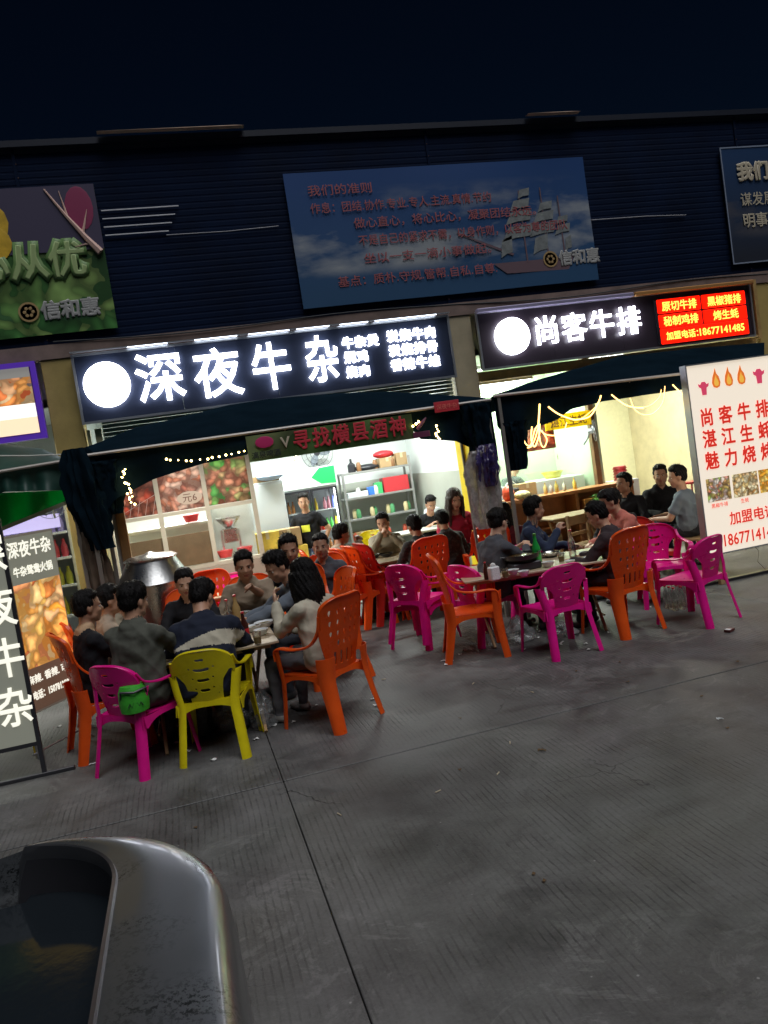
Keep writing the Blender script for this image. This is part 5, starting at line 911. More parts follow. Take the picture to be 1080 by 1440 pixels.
# ================================================================ LEFT SHOP: kitchen partition
wframe = mat('pale_window_frame', (0.55, 0.52, 0.42), 0.45, var=0.08); glass = mat('window_glass', (0.9, 0.95, 0.93), 0.04, trans=1.0, alpha=0.14, spec=0.6); brownp = mat('brown_panel', (0.22, 0.15, 0.08), 0.55, var=0.15)
KY = 10.95
kx = [-0.92, -0.27, 0.35, 0.98]
kw = thing('kitchen_window', 'pale framed kitchen window with food posters above and glass panes below, left shop', 'window', (0, KY, 0))
m = MB()
for x in kx: m.box(x - 0.03, x + 0.03, -0.03, 0.03, 0.88, 2.55)
for a, b_ in zip(kx, kx[1:]):
    for z in (0.90, 1.66): m.box(a + 0.03, b_ - 0.03, -0.03, 0.03, z - 0.025, z + 0.025)
m.build('window_frame', wframe, kw)
posters = [food('poster_grill', [(0.7, 0.16, 0.1), (0.3, 0.14, 0.1), (0.6, 0.25, 0.18), (0.12, 0.09, 0.08), (0.8, 0.5, 0.4)], 9, transl=0.6), food('poster_clams', [(0.7, 0.48, 0.4), (0.45, 0.2, 0.15), (0.85, 0.7, 0.62), (0.55, 0.3, 0.22), (0.8, 0.35, 0.22)], 11, transl=0.6), food('poster_fry', [(0.65, 0.34, 0.24), (0.2, 0.65, 0.22), (0.8, 0.5, 0.38), (0.5, 0.22, 0.15), (0.75, 0.45, 0.35)], 10, transl=0.6)]
for i in range(3):
    a, b_ = kx[i] + 0.03, kx[i + 1] - 0.03
    m = MB(); m.box(a, b_, -0.012, 0.012, 1.69, 2.55); m.build('food_poster', posters[i], kw)
    m = MB(); m.box(a, b_, -0.004, 0.004, 0.93, 1.63); m.build('pane', glass, kw)
    if i < 2: m = MB(); m.box(a + (0.12 if i == 0 else 0), b_, 0.03, 0.045, 0.93, 1.36); m.build('lower_panel', brownp, kw)
m = MB(); m.ell((0.14, -0.018, 1.84), (0.17, 0.004, 0.09), 16, 6); m.build('printed_plate', mat('plate_print', (0.6, 0.5, 0.4), 0.5), kw); text('lettering', '元6', 0.13, mat('brown_ink', (0.15, 0.05, 0.03), 0.5), (0.14, -0.026, 1.84), kw)
m = MB(); m.tube([(-0.92 + 0.1, -0.016, 1.72), (-0.3, -0.016, 1.95)], 0.004, 4)
for k in range(6): m.tube([(-0.86 + k * 0.1, -0.016, 1.70), (-0.86 + k * 0.1 + 0.06, -0.016, 1.9)], 0.004, 4)
m.build('printed_grill', mat('wire_print', (0.5, 0.45, 0.42), 0.4), kw)
m = MB(); m.rbox(-0.98, 1.04, 10.92, 11.3, 0.02, 0.875, 0.008); tag(m.build('counter_wall', mat('beige_panel', (0.42, 0.36, 0.29), 0.5, var=0.06), None), 'beige low counter wall below the kitchen window of the left shop', 'wall')
m = MB(); m.rbox(-1.005, -0.94, 10.86, 10.98, 0.02, 2.6, 0.004); tag(m.build('window_post', mat('yellowish_post', (0.55, 0.47, 0.22), 0.5, var=0.1), None), 'yellowish upright post at the left side of the kitchen window', 'post')
# kitchen items seen through the glass
steel = mat('brushed_steel', (0.55, 0.55, 0.54), 0.28, 1.0, var=0.12, vscale=3, bump=0.1, bscale=50); redpl = mat('red_tub_plastic', (0.6, 0.04, 0.05), 0.4)
t = thing('meat_grinder', 'steel kitchen machine on legs behind the right glass pane', 'machine', (0.62, 11.45, 0.9))
m = MB(); m.lathe([(0.05, 0.42), (0.16, 0.55), (0.17, 0.57), (0.17, 0.58)], n=18); m.build('hopper', steel, t, True); m = MB(); m.rbox(-0.1, 0.1, -0.08, 0.08, 0.22, 0.42); m.build('motor_housing', steel, t)
for sx in (-1, 1): m = MB(); m.box(sx * 0.12 - 0.012, sx * 0.12 + 0.012, -0.012, 0.012, 0, 0.40); m.build('leg', steel, t)
for k, (x, lab) in enumerate(((0.5, 'left red tub behind the right glass pane'), (0.78, 'right red tub behind the right glass pane'), (0.12, 'red tub on the shelf behind the middle pane'))): m = MB(); m.lathe([(0.08, 0), (0.11, 0.09), (0.115, 0.1), (0.1, 0.09), (0.07, 0.02)], n=16); z = 0.93 if k < 2 else 1.5; o = m.build('tub', redpl, None, True); o.location = (x, 11.3, z); tag(o, lab, 'tub')
t = thing('kitchen_shelf', 'white shelf board behind the middle and left glass panes', 'shelf', (-0.3, 11.5, 1.44)); m = MB(); m.rbox(-0.6, 0.7, -0.15, 0.15, 0, 0.05); m.build('board', white_wall, t); m = MB(); m.box(-0.6, 0.7, 0.15, 0.17, -0.5, 0.9); m.build('back_panel', white_wall, t)
m = MB(); m.box(-1.0, 1.0, 11.9, 11.95, 0.02, 2.6); tag(m.build('kitchen_back_wall', mat('kitchen_white', (0.65, 0.68, 0.64), 0.5, var=0.06), None), 'pale wall closing the little kitchen behind the window', 'wall')
m = MB(); m.tube([(-0.86, 11.0, 1.5), (-0.84, 11.02, 1.1), (-0.8, 11.0, 0.95)], 0.02, 6); m.tube([(-0.8, 11.02, 1.5), (-0.72, 11.0, 1.48)], 0.015, 6); tag(m.build('ladle_rack', steel, None, True), 'steel ladles hanging behind the leftmost pane', 'utensils')
# ---- steel roasting drum
p = G(222, 905, 0); px_ = W(218, 800, 8.4)
t = thing('steel_drum_oven', 'big stainless steel drum oven with a conical shoulder and flat lid', 'oven', (W(212, 790, 8.3).x, 8.35, 0)); t.scale = (1.02, 1.02, 1.06)
m = MB(); m.lathe([(0.32, 0.0), (0.34, 0.02), (0.345, 0.95), (0.35, 1.0)], n=40); m.build('drum', steel, t, True); m = MB(); m.lathe([(0.355, 1.0), (0.36, 1.02), (0.25, 1.22), (0.245, 1.24)], n=40); m.build('shoulder', steel, t, True)
m = MB(); m.lathe([(0.262, 1.24), (0.265, 1.25), (0.22, 1.275), (0.06, 1.29), (0.02, 1.31)], n=40); m.build('lid', steel, t, True); m = MB(); m.tube([(0.3, -0.18, 0.9), (0.36, -0.22, 0.9), (0.36, -0.22, 0.78), (0.3, -0.18, 0.78)], 0.01, 6); m.build('handle', steel, t, True)
for k in range(4): a = k * math.pi / 2 + 0.4; m = MB(); m.tube([(0.28 * math.cos(a), 0.28 * math.sin(a), 0.0), (0.28 * math.cos(a), 0.28 * math.sin(a), 0.03)], 0.03, 8); m.build('foot', darkp, t)
# ---- cabinet, cartons, fridge, shelves, desk
card = mat('cardboard', (0.42, 0.28, 0.14), 0.7, var=0.12, vscale=4); ycard = mat('yellow_carton', (0.72, 0.5, 0.07), 0.55, var=0.25, vscale=5); wp = mat('white_enamel', (0.72, 0.76, 0.78), 0.35)
t = thing('white_cabinet', 'tall plain white cabinet beside the fridge, left shop', 'cabinet', (1.38, 12.6, 0.02)); m = MB(); m.rbox(-0.24, 0.24, -0.02, 0.5, 0, 1.86); m.build('carcass', wp, t); m = MB(); m.rbox(-0.235, 0.235, -0.04, -0.022, 0.05, 1.82, 0.003); m.build('door', wp, t); m = MB(); m.tube([(0.2, -0.05, 0.9), (0.2, -0.05, 1.1)], 0.008, 6); m.build('handle', steel, t)
def boxx(label, cx, cy, z0, w, d, h, m_, rz=0, name='carton', tape=True, group=None):
    t = thing(name, label, 'box', (cx, cy, z0), rz, group); m = MB(); m.rbox(-w / 2, w / 2, -d / 2, d / 2, 0, h, 0.004); m.build('box_body', m_, t)
    if tape: m = MB(); m.box(-0.025, 0.025, -d / 2 - 0.002, d / 2 + 0.002, h * 0.6, h + 0.002); m.build('tape', mat('tape', (0.6, 0.5, 0.3), 0.3), t)
    return t
boxx('flat carton on top of the white cabinet', 1.36, 12.75, 1.885, 0.42, 0.3, 0.10, card, 3)
m = MB(); m.ell((0, 0, 0.05), (0.22, 0.15, 0.07), 18, 8); o = m.build('blue_bag', mat('pale_blue_bag', (0.45, 0.58, 0.8), 0.35, bump=1, bscale=14), None, True); o.location = (1.44, 12.6, 1.885 + 0.03); tag(o, 'pale blue plastic bag lying on the white cabinet', 'bag')
for k, (x, z, c, lab) in enumerate(((1.22, 0.02, 1, 'bottom yellow carton of the left stack by the cabinet'), (1.22, 0.30, 1, 'second yellow carton of the left stack by the cabinet'), (1.22, 0.58, 1, 'third yellow carton of the left stack by the cabinet'), (1.22, 0.86, 1, 'topmost yellow carton of the left stack by the cabinet'), (1.62, 0.02, 1, 'bottom yellow carton of the right stack before the fridge'), (1.62, 0.30, 0, 'white carton in the right stack before the fridge'), (1.62, 0.58, 1, 'upper yellow carton of the right stack before the fridge'), (1.55, 0.86, 2, 'brown carton topping the right stack before the fridge'))):
    boxx(lab, x - 0.02, 12.15 + 0.02 * (k % 2), z, 0.36, 0.28, 0.27, (mat('white_carton', (0.65, 0.6, 0.5), 0.6), ycard, card)[c], random.uniform(-4, 4), group='cartons stacked by the cabinet')
fx = 2.10
t = thing('drinks_fridge', 'tall glass door drinks fridge with a white and green header', 'fridge', (fx, 13.0, 0.02))
blk = mat('black_trim', (0.03, 0.03, 0.035), 0.35)
m = MB(); m.box(-0.46, -0.43, 0, 0.6, 0, 1.98); m.box(0.43, 0.46, 0, 0.6, 0, 1.98); m.box(-0.43, 0.43, 0.56, 0.6, 0, 1.98); m.box(-0.43, 0.43, 0, 0.56, 0, 0.16); m.box(-0.43, 0.43, 0, 0.56, 1.62, 1.98); m.build('carcass', wp, t)
m = MB(); m.rbox(-0.46, 0.46, -0.04, -0.002, 1.66, 1.98, 0.005); m.build('header', emit('header_lit', (0.8, 0.9, 0.82), 0.55), t); m = MB(); m.add([(0.05, -0.046, 1.82), (0.2, -0.046, 1.96), (0.455, -0.046, 1.97), (0.455, -0.046, 1.68), (0.2, -0.046, 1.70)], [(0, 4, 3, 2, 1)]); m.build('green_print', emit('green_lit', (0.02, 0.65, 0.12), 0.6), t)
for x0, x1 in ((-0.45, -0.005), (0.005, 0.45)):
    d = frame_box(x0, x1, 0.14, 1.63, -0.004, 0.035, 0.035, blk, t, 'door'); m = MB(); m.box(x0 + 0.035, x1 - 0.035, -0.025, -0.018, 0.175, 1.595); m.build('pane', glass, d)
shc = [(0.7, 0.05, 0.03), (0.1, 0.5, 0.1), (0.75, 0.55, 0.05), (0.6, 0.25, 0.3), (0.15, 0.2, 0.6), (0.7, 0.7, 0.65), (0.35, 0.15, 0.05)]
def bottle_mesh(name, r, h, m_, neck=0.4):
    m = MB(); m.lathe([(r * 0.9, 0), (r, 0.005), (r, h * 0.55), (r * 0.85, h * 0.63), (r * neck, h * 0.78), (r * neck * 0.9, h * 0.98), (r * neck, h)], n=12); return m.mesh(name, m_, True)
fb = [bottle_mesh('drink', 0.03, 0.2, mat('drink_%d' % i, c, 0.25), 0.45) for i, c in enumerate(shc)]
for s_ in range(4):
    z = 0.22 + s_ * 0.35; m = MB(); m.box(-0.42, 0.42, 0.03, 0.54, z - 0.02, z - 0.005); m.build('shelf', wp, t)
    for k in range(11):
        if s_ == 3 and k in (2, 3, 7): continue
        o = bpy.data.objects.new('drink', fb[(k // 2 + s_ * 2) % 7]); COL.objects.link(o); o.parent = t; o.location = (-0.38 + k * 0.076, 0.08 + 0.02 * (k % 2), z)
m = MB(); m.box(0.405, 0.425, 0.0, 0.02, 0.2, 1.6); m.build('light_tube', emit('fridge_tube', (0.9, 0.97, 1.0), 16), t)
# shelving unit
grey_m = mat('grey_shelf_metal', (0.33, 0.33, 0.32), 0.45, 0.3)
sx0, sx1 = 2.75, 4.02
t = thing('shelving_unit', 'grey metal shelving unit loaded with boxes behind the desk, left shop', 'shelves', (0, 13.4, 0.02))
for z in (0.55, 0.95, 1.32, 1.76): m = MB(); m.rbox(sx0, sx1, 0, 0.42, z, z + 0.035, 0.003); m.build('shelf_board', grey_m, t)
for x in (sx0 + 0.02, sx1 - 0.02):
    for y in (0.02, 0.40): m = MB(); m.box(x - 0.018, x + 0.018, y - 0.018, y + 0.018, 0, 1.95 if x > 3 else 1.8); m.build('upright', grey_m, t)
SZ = lambda k: 0.02 + (0.55, 0.95, 1.32, 1.76)[k] + 0.036
boxx('left brown carton on the top shelf', 3.62, 13.6, SZ(3), 0.28, 0.25, 0.17, card); boxx('right brown carton on the top shelf', 3.88, 13.6, SZ(3), 0.2, 0.25, 0.22, card, 4); boxx('red crate on the second shelf from the top', 3.72, 13.6, SZ(2), 0.46, 0.28, 0.26, redpl, 0, 'crate', False)
boxx('brown carton on the second shelf board from below', 2.98, 13.6, SZ(0), 0.32, 0.25, 0.16, card); boxx('white tray of packs on the left of the middle shelf', 3.0, 13.55, SZ(1) + 0.37, 0.36, 0.25, 0.09, wp, 0, 'tray', False); boxx('blue tub between the white tray and green box', 3.26, 13.55, SZ(2), 0.11, 0.14, 0.14, mat('blue_tub', (0.05, 0.2, 0.75), 0.4), 0, 'storage_box', False); boxx('green box right of the blue tub', 3.40, 13.55, SZ(2), 0.13, 0.15, 0.2, mat('green_box', (0.06, 0.45, 0.15), 0.45), 0, 'storage_box', False)
boxx('clear plastic bin on the lowest visible shelf', 3.35, 13.6, SZ(0), 0.3, 0.25, 0.15, mat('clear_bin', (0.6, 0.65, 0.66), 0.3), 0, 'storage_box', False)
m = MB(); m.ell((0, 0, 0.05), (0.24, 0.12, 0.06), 18, 8); o = m.build('black_bag', mat('black_bag', (0.02, 0.02, 0.025), 0.4, bump=1, bscale=14), None, True); o.location = (3.25, 13.58, SZ(3) + 0.0); tag(o, 'long black bag lying on the top shelf', 'bag')
m = MB(); m.ell((0, 0, 0.06), (0.19, 0.13, 0.07), 18, 8); o = m.build('red_bag', mat('red_bag', (0.65, 0.03, 0.04), 0.4, bump=1, bscale=14), None, True); o.location = (3.6, 13.62, SZ(3) + 0.175); tag(o, 'crumpled red bag on the left brown carton', 'bag')
t = thing('sprayer_bottle', 'dark squat bottle at the left end of the top shelf', 'bottle', (2.98, 13.55, SZ(3))); m = MB(); m.lathe([(0.065, 0), (0.07, 0.01), (0.07, 0.13), (0.03, 0.17)], n=14); m.build('bottle_body', blk, t, True); m = MB(); m.lathe([(0.022, 0.17), (0.022, 0.23), (0.012, 0.24)], n=10); m.build('cap', blk, t)
# desk
t = thing('desk', 'pale desk with dark legs before the shelves, left shop', 'desk', (3.75, 12.0, 0.02)); m = MB(); m.rbox(-0.85, 0.85, -0.3, 0.3, 0.72, 0.75, 0.004); m.build('desk_top', mat('pale_desk', (0.55, 0.56, 0.52), 0.4), t)
for sx in (-0.8, 0.8):
    for sy in (-0.25, 0.25): m = MB(); m.box(sx - 0.02, sx + 0.02, sy - 0.02, sy + 0.02, 0, 0.72); m.build('leg', blk, t)
t = thing('rice_cooker', 'white rice cooker with dark lid knob on the desk', 'cooker', (4.02, 12.55, 0.98)); m = MB(); m.lathe([(0.12, -0.21), (0.15, -0.18), (0.155, 0.0), (0.13, 0.05), (0.03, 0.08)], n=24); m.build('cooker_body', wp, t, True); m = MB(); m.lathe([(0.03, 0.08), (0.035, 0.1), (0.01, 0.11)], n=12); m.build('lid_knob', blk, t)
boxx('brown carton on the floor below the desk', 4.0, 11.75, 0.02, 0.42, 0.3, 0.5, card, 5); boxx('second carton standing left under the desk', 3.5, 11.75, 0.02, 0.36, 0.3, 0.42, card, -4); boxx('small red packet on the desk', 4.2, 12.0, 0.772, 0.08, 0.05, 0.2, redpl, 0, 'packet', False)
def fan(label, x, y, z, rz, r=0.2, c=None):
    t = thing('wall_fan', label, 'fan', (x, y, z), rz); c = c or blk
    for rr in (1.0, 0.72, 0.45): n = 28; m = MB(); m.tube([(r * rr * math.cos(2 * math.pi * k / n), -0.03 * (1 - rr), r * rr * math.sin(2 * math.pi * k / n)) for k in range(n + 1)], 0.004, 5); m.build('guard_ring', c, t)
    m = MB()
    for k in range(16): a = 2 * math.pi * k / 16; m.tube([(0.04 * math.cos(a), -0.02, 0.04 * math.sin(a)), (r * math.cos(a), 0, r * math.sin(a))], 0.002, 4)
    m.build('guard_wires', c, t, kind='stuff')
    for k in range(3): a = 2.1 * k; m = MB(); m.ell((r * 0.48 * math.cos(a), 0.01, r * 0.48 * math.sin(a)), (r * 0.40, 0.004, r * 0.22), 12, 5, Matrix.Rotation(-a, 3, 'Y')); m.build('blade', mat('fan_blade', (0.25, 0.28, 0.32), 0.3), t)
    m = MB(); m.lathe([(0.05, 0), (0.055, 0.04), (0.04, 0.1)], n=14); o = m.build('motor', c, t, True); o.rotation_euler = (R(-90), 0, 0); m = MB(); m.tube([(0, 0.08, 0), (0, 0.12, -0.1), (0, 0.2, -0.2)], 0.015, 6); m.build('arm', c, t)
p = W(446, 637, 13.9); fan('dark wall fan half hidden by the green banner', p.x, 13.9, p.z, 0, 0.28)
# ================================================================ RIGHT SHOP
KZ = 11.4
orw = mat('orange_wood', (0.42, 0.16, 0.05), 0.45, var=0.25, vscale=5, bump=0.1)
ckl, ckr = W(690, 700, KZ), W(850, 690, KZ)
t = thing('kitchen_glass_screen', 'large glass screen closing the kitchen of the right shop', 'window', (0, KZ, 0)); m = MB(); m.box(4.55, 6.42, -0.004, 0.004, 1.05, 3.0); m.build('pane', glass, t); m = MB(); m.box(4.5, 6.44, -0.02, 0.02, 3.0, 3.05); m.box(4.5, 4.55, -0.02, 0.02, 1.05, 3.0); m.build('frame', orw, t)
m = MB(); m.box(4.5, 6.6, 13.0, 13.06, 0, 3.25); tag(m.build('kitchen_rear_wall', mat('green_white_tiles', (0.50, 0.62, 0.46), 0.35, var=0.04), None), 'pale green tiled wall behind the cook', 'wall')
m = MB(); m.box(6.6, 6.66, 11.5, 13.06, 0, 3.25); tag(m.build('kitchen_side_wall', MATS['green_white_tiles'], None), 'pale green side wall of the kitchen, behind the dark post', 'wall')
m = MB(); m.rbox(6.44, 6.53, KZ - 0.06, KZ + 0.05, 0.0, 3.1, 0.005); tag(m.build('dark_post', dwood, None), 'dark wooden post at the right end of the kitchen glass', 'post')
t = thing('wooden_counter', 'reddish wooden counter with open shelves under the kitchen glass', 'counter', (0, KZ - 0.25, 0))
cl, cr = 4.62, 6.85
m = MB(); m.rbox(cl, cr, -0.18, 0.22, 1.0, 1.05, 0.004); m.build('counter_top', orw, t)
for x in (cl + 0.03, 5.85, cr - 0.03): m = MB(); m.rbox(x - 0.025, x + 0.025, -0.16, 0.2, 0, 1.0, 0.003); m.build('upright', orw, t)
for z in (0.12, 0.52): m = MB(); m.rbox(cl + 0.06, 5.82, -0.15, 0.2, z, z + 0.03, 0.003); m.build('shelf_board', orw, t); m = MB(); m.rbox(5.88, cr - 0.06, -0.15, 0.2, z, z + 0.03, 0.003); m.build('shelf_board', orw, t)
m = MB(); m.box(cl, cr, 0.2, 0.215, 0, 1.0); m.build('back_panel', mat('orange_back', (0.5, 0.2, 0.06), 0.5, var=0.2), t)
boxx('orange carton on the right shelf of the wooden counter', 6.2, 11.1, 0.55, 0.5, 0.28, 0.34, mat('orange_card', (0.6, 0.25, 0.05), 0.6)); boxx('pale box on the lower shelf of the wooden counter', 5.2, 11.1, 0.15, 0.6, 0.28, 0.28, card)
def clump(label, x, y, z, r, col, seed, name='potted_plant', cat='plant'):
    t = thing(name, label, cat, (x, y, z)); rr = random.Random(seed); m = MB(); m.lathe([(0.05, 0), (0.07, 0.1), (0.075, 0.1)], n=14); m.build('pot', card, t, True); m = MB()
    for k in range(110): a = rr.uniform(0, 6.28); e = rr.uniform(0.1, 1.2); q = Vector((math.cos(a) * math.cos(e), math.sin(a) * math.cos(e), math.sin(e))) * r * rr.uniform(0.5, 1); s_ = Vector((rr.uniform(-1, 1), rr.uniform(-1, 1), rr.uniform(-1, 1))) * 0.02; m.add([(q.x, q.y, 0.1 + q.z), (q.x + s_.x, q.y + s_.y, 0.1 + q.z + 0.02), (q.x + s_.y, q.y + s_.z, 0.1 + q.z + 0.03), (q.x - s_.z, q.y + s_.x, 0.1 + q.z + 0.01)], [(0, 1, 2, 3)])
    m.build('leaves', col, t, kind='stuff')
clump('small leafy green plant in front of the orange carton', 6.05, 10.7, 0.72, 0.15, mat('leaf_green', (0.06, 0.25, 0.03), 0.5), 4)
t = thing('white_worktop', 'white worktop behind the kitchen glass', 'worktop', (5.75, 12.2, 0)); m = MB(); m.rbox(-0.85, 0.8, -0.25, 0.25, 0, 1.22); m.build('worktop_base', wp, t)
boxx('brown carton beside the cook on the counter', 5.25, 11.95 - 0.42, 1.055, 0.32, 0.22, 0.2, card, 6); t = thing('black_appliance', 'small black appliance at the elbow of the cook', 'appliance', (5.02, 11.5, 1.05)); m = MB(); m.rbox(-0.12, 0.1, -0.1, 0.1, 0, 0.16, 0.02); m.build('appliance_body', blk, t); m = MB(); m.tube([(-0.12, -0.1, 0.1), (-0.16, -0.12, 0.2), (-0.05, -0.1, 0.3), (0.05, -0.08, 0.22)], 0.008, 6); m.build('cord', wp, t)
for k, (px, lab) in enumerate(((770, 'first'), (778, 'second'), (786, 'third'), (797, 'fourth'), (812, 'fifth'))):
    p = W(px, 695, 11.15); o = bpy.data.objects.new('sauce_bottle', bottle_mesh('sauce_bottle', 0.03, 0.18 - 0.02 * (k % 2), mat('sauce_%d' % k, ((0.6, 0.5, 0.2), (0.6, 0.6, 0.55), (0.5, 0.4, 0.1), (0.55, 0.6, 0.5), (0.65, 0.5, 0.1))[k], 0.3))); COL.objects.link(o); o.location = (p.x, 11.2, 1.05); tag(o, lab + ' small sauce bottle from the left on the wooden counter', 'bottle', 'sauce bottles on the wooden counter')
m = MB(); m.ell((0, 0, 0.1), (0.1, 0.09, 0.13), 14, 8); o = m.build('red_bag', mat('red_bag2', (0.7, 0.08, 0.04), 0.4, bump=1, bscale=14), None, True); o.location = (4.78, 11.1, 1.055); tag(o, 'red plastic bag at the left end of the wooden counter', 'bag')
m = MB(); m.ell((0, 0, 0.05), (0.14, 0.1, 0.07), 14, 8); o = m.build('vegetable_pile', mat('pale_vegetable', (0.65, 0.6, 0.3), 0.5, var=0.3, vscale=20, bump=1, bscale=30), None, True); o.location = (4.98, 11.05, 1.06); tag(o, 'pile of pale vegetables beside the red bag on the counter', 'vegetables')
t = thing('stool_stack', 'stack of red plastic stools at the right end of the wooden counter', 'stools', (6.95, 11.5, 1.05 - 0.0)); 
for k in range(5): m = MB(); m.lathe([(0.12, 0.0 + k * 0.045), (0.10, 0.035 + k * 0.045), (0.10, 0.042 + k * 0.045)], n=16); m.build('stool', redpl, t, True)
m = MB(); m.rbox(-0.2, 0.2, -0.2, 0.2, -1.05, -0.003); m.build('plinth', wp, t)
ysg = W(797, 590, KZ + 0.05)
t = thing('hanging_board', 'yellow board with dark characters hung above the kitchen glass', 'sign', (W(797, 592, 11.3).x, 11.3, W(797, 592, 11.3).z)); m = MB(); m.rbox(-0.38, 0.42, -0.01, 0.01, -0.11, 0.12, 0.004); m.build('board', mat('yellow_board', (0.9, 0.66, 0.02), 0.5, transl=0.6), t); text('lettering', '湛江生蚝', 0.16, mat('ink_brown', (0.2, 0.1, 0.02), 0.5), (0.02, -0.016, 0), t, 0.004, 0.003)
t = thing('food_poster', 'red seafood poster hung above the cook, behind the rope lights', 'poster', W(752, 612, 11.32)); m = MB(); m.rbox(-0.30, 0.33, -0.008, 0.008, -0.24, 0.22, 0.003); m.build('poster_sheet', food('poster_crayfish', [(0.65, 0.12, 0.05), (0.8, 0.35, 0.2), (0.4, 0.06, 0.03), (0.75, 0.5, 0.35)], 12, transl=0.6), t)
p = W(835, 605 + 8, 11.25); fan('silver wall fan on the dark post, turned to the right', W(838, 602, 11.2).x, 11.25, W(838, 605, 11.2).z, 50, 0.17, mat('grey_fan', (0.3, 0.33, 0.38), 0.35, 0.3))
t = thing('notice_sheet', 'small grey notices stuck on the tiled wall beside the dark post', 'notice', W(817, 632, 12.98)); m = MB(); m.box(-0.07, 0.07, -0.004, 0.004, -0.11, 0.09); m.build('paper', mat('grey_paper', (0.4, 0.42, 0.36), 0.6), t); m = MB(); m.box(-0.07, 0.07, -0.004, 0.004, -0.3, -0.14); m.build('paper', MATS['grey_paper'], t)
m = MB(); m.add([(-0.05, 0, -0.4), (0.07, 0, -0.38), (0.06, 0, -0.1), (-0.06, 0, 0.22)], [(0, 1, 2, 3)]); m.add([(-0.05, 0.03, -0.4), (0.07, 0.03, -0.38), (0.06, 0.03, -0.1), (-0.06, 0.03, 0.22)], [(3, 2, 1, 0)]); o = m.build('hanging_apron', mat('dark_green_cloth', (0.03, 0.09, 0.04), 0.8), None); o.location = W(814, 648, 12.9); tag(o, 'dark green apron hanging on the tiled kitchen wall', 'apron')
m = MB(); m.ell((0, 0, 0), (0.05, 0.02, 0.09), 12, 8); o = m.build('hanging_glove', mat('brown_glove', (0.2, 0.13, 0.06), 0.7), None, True); o.location = W(787, 642, 12.9); tag(o, 'small brown glove hanging on the tiled kitchen wall', 'glove')
t = thing('yellow_basket', 'shallow yellow basket on the white worktop', 'basket', (6.1, 12.2, 1.22)); m = MB(); m.lathe([(0.12, 0), (0.17, 0.1), (0.175, 0.1), (0.13, 0.02)], n=18); m.build('basket_bowl', mat('yellow_plastic2', (0.7, 0.6, 0.02), 0.4), t, True); m = MB(); m.lathe([(0.18, 0.095), (0.185, 0.11), (0.172, 0.11)], n=18, cap=False); m.build('rim', MATS['yellow_plastic2'], t, True)
# small stool and wooden chair at the right group
def wood_chair(label, x, y, rz):
    t = thing('wooden_chair', label, 'chair', (x, y, 0), rz)
    m = MB(); m.rbox(-0.21, 0.21, -0.2, 0.2, 0.42, 0.45); m.build('seat', wood, t)
    for sx in (-1, 1):
        m = MB(); m.box(sx * 0.19 - 0.018, sx * 0.19 + 0.018, -0.2, -0.165, 0, 0.84); m.build('leg', wood, t); m = MB(); m.box(sx * 0.19 - 0.018, sx * 0.19 + 0.018, 0.165, 0.2, 0, 0.42); m.build('leg', wood, t)
    m = MB(); m.rbox(-0.2, 0.2, -0.215, -0.195, 0.70, 0.82, 0.005); m.build('backrest', wood, t); m = MB(); m.rbox(-0.2, 0.2, -0.215, -0.195, 0.55, 0.60, 0.005); m.build('back_rail', wood, t); m = MB(); m.box(-0.17, 0.17, -0.19, -0.17, 0.2, 0.23); m.build('stretcher', wood, t); return t
wood_chair('light wooden chair under the man in the grey tee', 6.02, 8.42, 40); wood_chair('wooden bench chair left of the counter in the right shop', W(835, 790, 9.5).x, 9.5, 200)
p = W(977, 690, 10.4); t = thing('plastic_stool', 'small red plastic stool behind the man in the grey tee', 'stool', (p.x, 10.4, 0)); m = MB(); m.lathe([(0.16, 0.9), (0.17, 0.93), (0.02, 0.94)], n=20); m.build('seat', redpl, t, True)
for k in range(4): a = k * math.pi / 2 + 0.7; m = MB(); m.tube([(0.13 * math.cos(a), 0.13 * math.sin(a), 0.91), (0.2 * math.cos(a), 0.2 * math.sin(a), 0)], 0.015, 6); m.build('leg', redpl, t)
# ================================================================ RIGHT SIGNBOARD
BY = 7.55
tlp, trp, blp = W(963, 513, BY), W(1080, 480, BY), W(998, 795, BY)
t = thing('tall_signboard', 'tall white lit signboard with red characters, flames and food photos, right edge', 'signboard', (tlp.x, BY, 0)); bw = 1.40; z0, z1 = 0.36, tlp.z - 0.02
def white_print():
    m = bpy.data.materials.new('white_board'); m.use_nodes = True; b = m.node_tree.nodes['Principled BSDF']; b.inputs['Base Color'].default_value = (0.72, 0.70, 0.66, 1); b.inputs['Roughness'].default_value = 0.22; b.inputs['Emission Color'].default_value = (1, 0.86, 0.68, 1); b.inputs['Emission Strength'].default_value = 0.62; return m
m = MB(); m.rbox(0, bw, 0, 0.08, z0, z1, 0.006); m.build('light_box', white_print(), t); frame_box(-0.01, bw + 0.01, z0 - 0.01, z1 + 0.012, 0.09, 0.105, 0.014, alum, t)
rp = emit('scarlet_print', (0.85, 0.035, 0.02), 0.5)
for j, rw in enumerate(('尚客牛排', '湛江生蚝', '魅力烧烤')):
    for i, ch in enumerate(rw): text('character', ch, 0.205, rp, (0.19 + i * 0.243, -0.006, z1 - 0.58 - j * 0.241), t, 0.004, 0.006, sx=0.87)
fl1, fl2 = emit('flame_orange', (0.95, 0.22, 0.03), 0.5), emit('flame_yellow', (1.0, 0.55, 0.08), 0.55)
